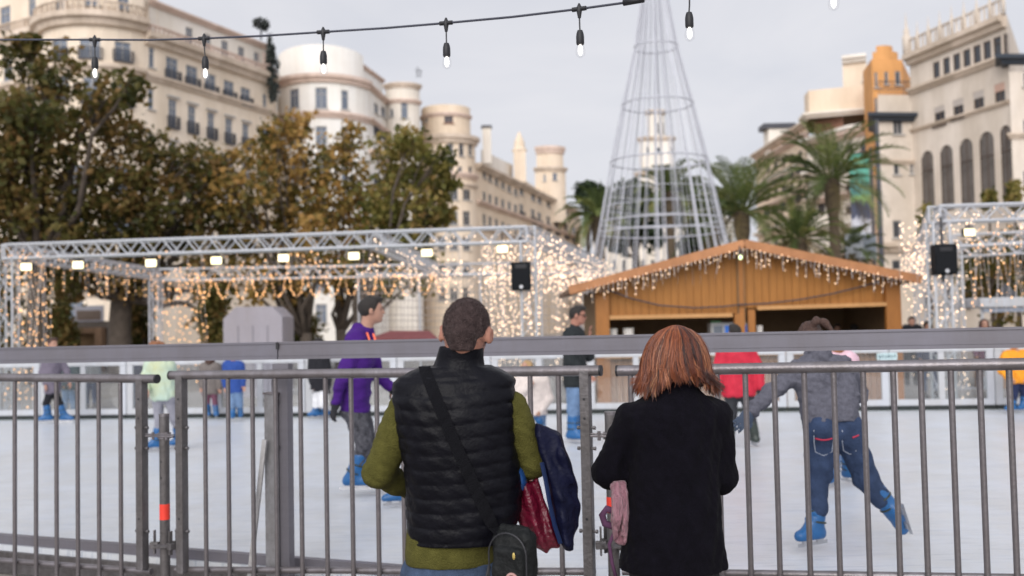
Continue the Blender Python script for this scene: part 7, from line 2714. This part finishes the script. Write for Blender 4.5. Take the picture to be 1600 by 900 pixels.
# open at the face and hollow underneath (neck arch at the back)
S.ell(hc + fW * .15 - uW * .05, (.12, .072, .12), (fW, rW, uW), .02, cut=True)
c = Wp(1063, 626, -.07)
S.ell(c, (.082, .12, .112), None, .02, cut=True)
S.cap(hc - uW * .02, hc - uW * .22, .062, .07, .0, cut=True)
HC = mat('dark copper hair', (.055, .016, .009), .5, var=.5, scale=60, stretch=(1, 1, .12), bump=.5, bscale=120, col2=(.17, .055, .022))
hair = S.build('hair', HC, wom)
STR = attr_mat('copper hair strands', [(0, (.018, .006, .006)), (.25, (.062, .014, .007)), (.5, (.165, .038, .011)), (.72, (.28, .078, .024)), (.9, (.42, .17, .075)), (1, (.54, .32, .19))], .38, 0, .6)
g = random.Random(77)
mb = MB(); T = []
locks = []
NL = 170
for q_ in range(NL):
    th = -2.25 + 4.5 * (q_ + g.uniform(-.4, .4)) / NL
    tone = min(.92, max(.05, .46 + g.gauss(0, .14) + (g.choice((-.30, .28)) if g.random() < .30 else 0)))
    if abs(th) < .12: tone = min(tone, .6)
    back = math.exp(-((th - .14) / .5) ** 2)
    locks.append(dict(th=th, tone=tone, end=609 - 23 * back + 4 * math.sin(th * 6 + 1) + g.gauss(0, 2), ph=g.uniform(0, 6.3), amp=g.uniform(.03, .10), fr=g.uniform(4.5, 8),
                      flip=(abs(g.gauss(.05, .2)) if g.random() < .7 else -g.uniform(0, .2)) * (1.2 if th > .3 else .7), out=g.uniform(.955, 1.05), w=g.uniform(.03, .07)))
for i in range(4200):
    L = g.choice(locks)
    off = g.gauss(0, 1)
    start = 508 + abs(g.gauss(0, 5)) if g.random() < .8 else g.uniform(512, 540)
    fly = g.random() < .04
    out = L['out'] + g.gauss(0, .010) + (g.uniform(.02, .07) if fly else 0)
    endp = L['end'] + g.gauss(0, 4) - (8 if abs(L['th']) > 1.9 else 0)
    n = 12
    pts = []
    for k in range(n + 1):
        f = k / n
        py = start + (endp - start) * f ** 1.1
        pinch = 1 - .55 * max(0, f - .45) / .55
        t2 = L['th'] + off * L['w'] * pinch + L['amp'] * math.sin(L['fr'] * f + L['ph']) * f * 1.3 + (.03 * math.sin(9 * f + i) if fly else 0)
        cl_ = 1 + L['flip'] * max(0, f - .72) ** 1.3 * 3.2
        p = hair_pt(t2, py - (6 * max(0, f - .85) / .15 if L['flip'] > .25 else 0), out * cl_)
        pts.append(p)
    w0 = g.uniform(.0007, .0014) * (.6 if fly else 1)
    k0 = len(mb.f)
    mb.tube(pts, [w0] * n + [w0 * .3], 3, cap=False)
    tn = min(.95, max(.02, L['tone'] + g.gauss(0, .08)))
    # darker roots are a real change of hair colour along the strand
    T += [tn] * (len(mb.f) - k0)
mb.build('strands', STR, hair, smooth=True, tint=T)

# pink scarf hanging from her left hand
PINK = mat('dusty pink knit', (.24, .09, .125), .9, var=.3, scale=70, bump=.8, bscale=150, sheen=.2, stretch=(1, 1, .14), col2=(.36, .19, .225))
sc_ = SDF(Wp(920, 600, -.25) - Vector((0, 0, .75)), Wp(1000, 730, .25), .0055)
def cl(*pts, r=.02, r2=None, k=.008):
    for a, b_ in zip(pts, pts[1:]): sc_.cap(a, b_, r, r2 or r, k)
cl(Wp(968, 744, -.02), Wp(958, 760, -.04), Wp(966, 800, -.06), Wp(968, 846, -.05), r=.011)
cl(Wp(972, 742, -.02), Wp(977, 770, -.06), Wp(980, 810, -.06), Wp(975, 848, -.05), r=.010)
cl(Wp(964, 752, -.05), Wp(966, 790, -.08), Wp(962, 830, -.07), r=.011)
cl(Wp(976, 756, -.03), Wp(972, 800, -.07), Wp(976, 836, -.07), r=.010)
for q_ in range(16):
    a_ = q_ * 2.4
    cl(Wp(966 + 5 * math.sin(a_), 742, -.03), Wp(968 + 11 * math.sin(a_ + .6), 778, -.06 + .02 * math.cos(a_)), Wp(969 + 13 * math.sin(a_ + 1.3), 812, -.07 + .025 * math.cos(a_ + 1)), Wp(969 + 9 * math.sin(a_ + 1.9), 846 - 3 * (q_ % 4), -.06 + .02 * math.cos(a_ + 2)), r=.006, r2=.0052, k=.002)
sc_.wrinkle(.003, 60, 2, (1.4, 1, .35))
sf = sc_.build('scarf', PINK); tag(sf, 'crumpled dusty pink scarf hanging from the woman\'s left hand', 'scarf')
mb = MB(); mb.tube([Wp(962, 800, -.05), Wp(948, 795, -.05), Wp(941, 805, -.04), Wp(945, 818, -.04), Wp(958, 822, -.05)], .013, 10)
mb.tube([Wp(960, 832, -.05), Wp(952, 850, -.04), Wp(956, 878, -.03), Wp(962, 900, -.03)], .007, 8)
mb.build('loop', mat('plum knit', (.10, .04, .09), .9), sf, smooth=True)
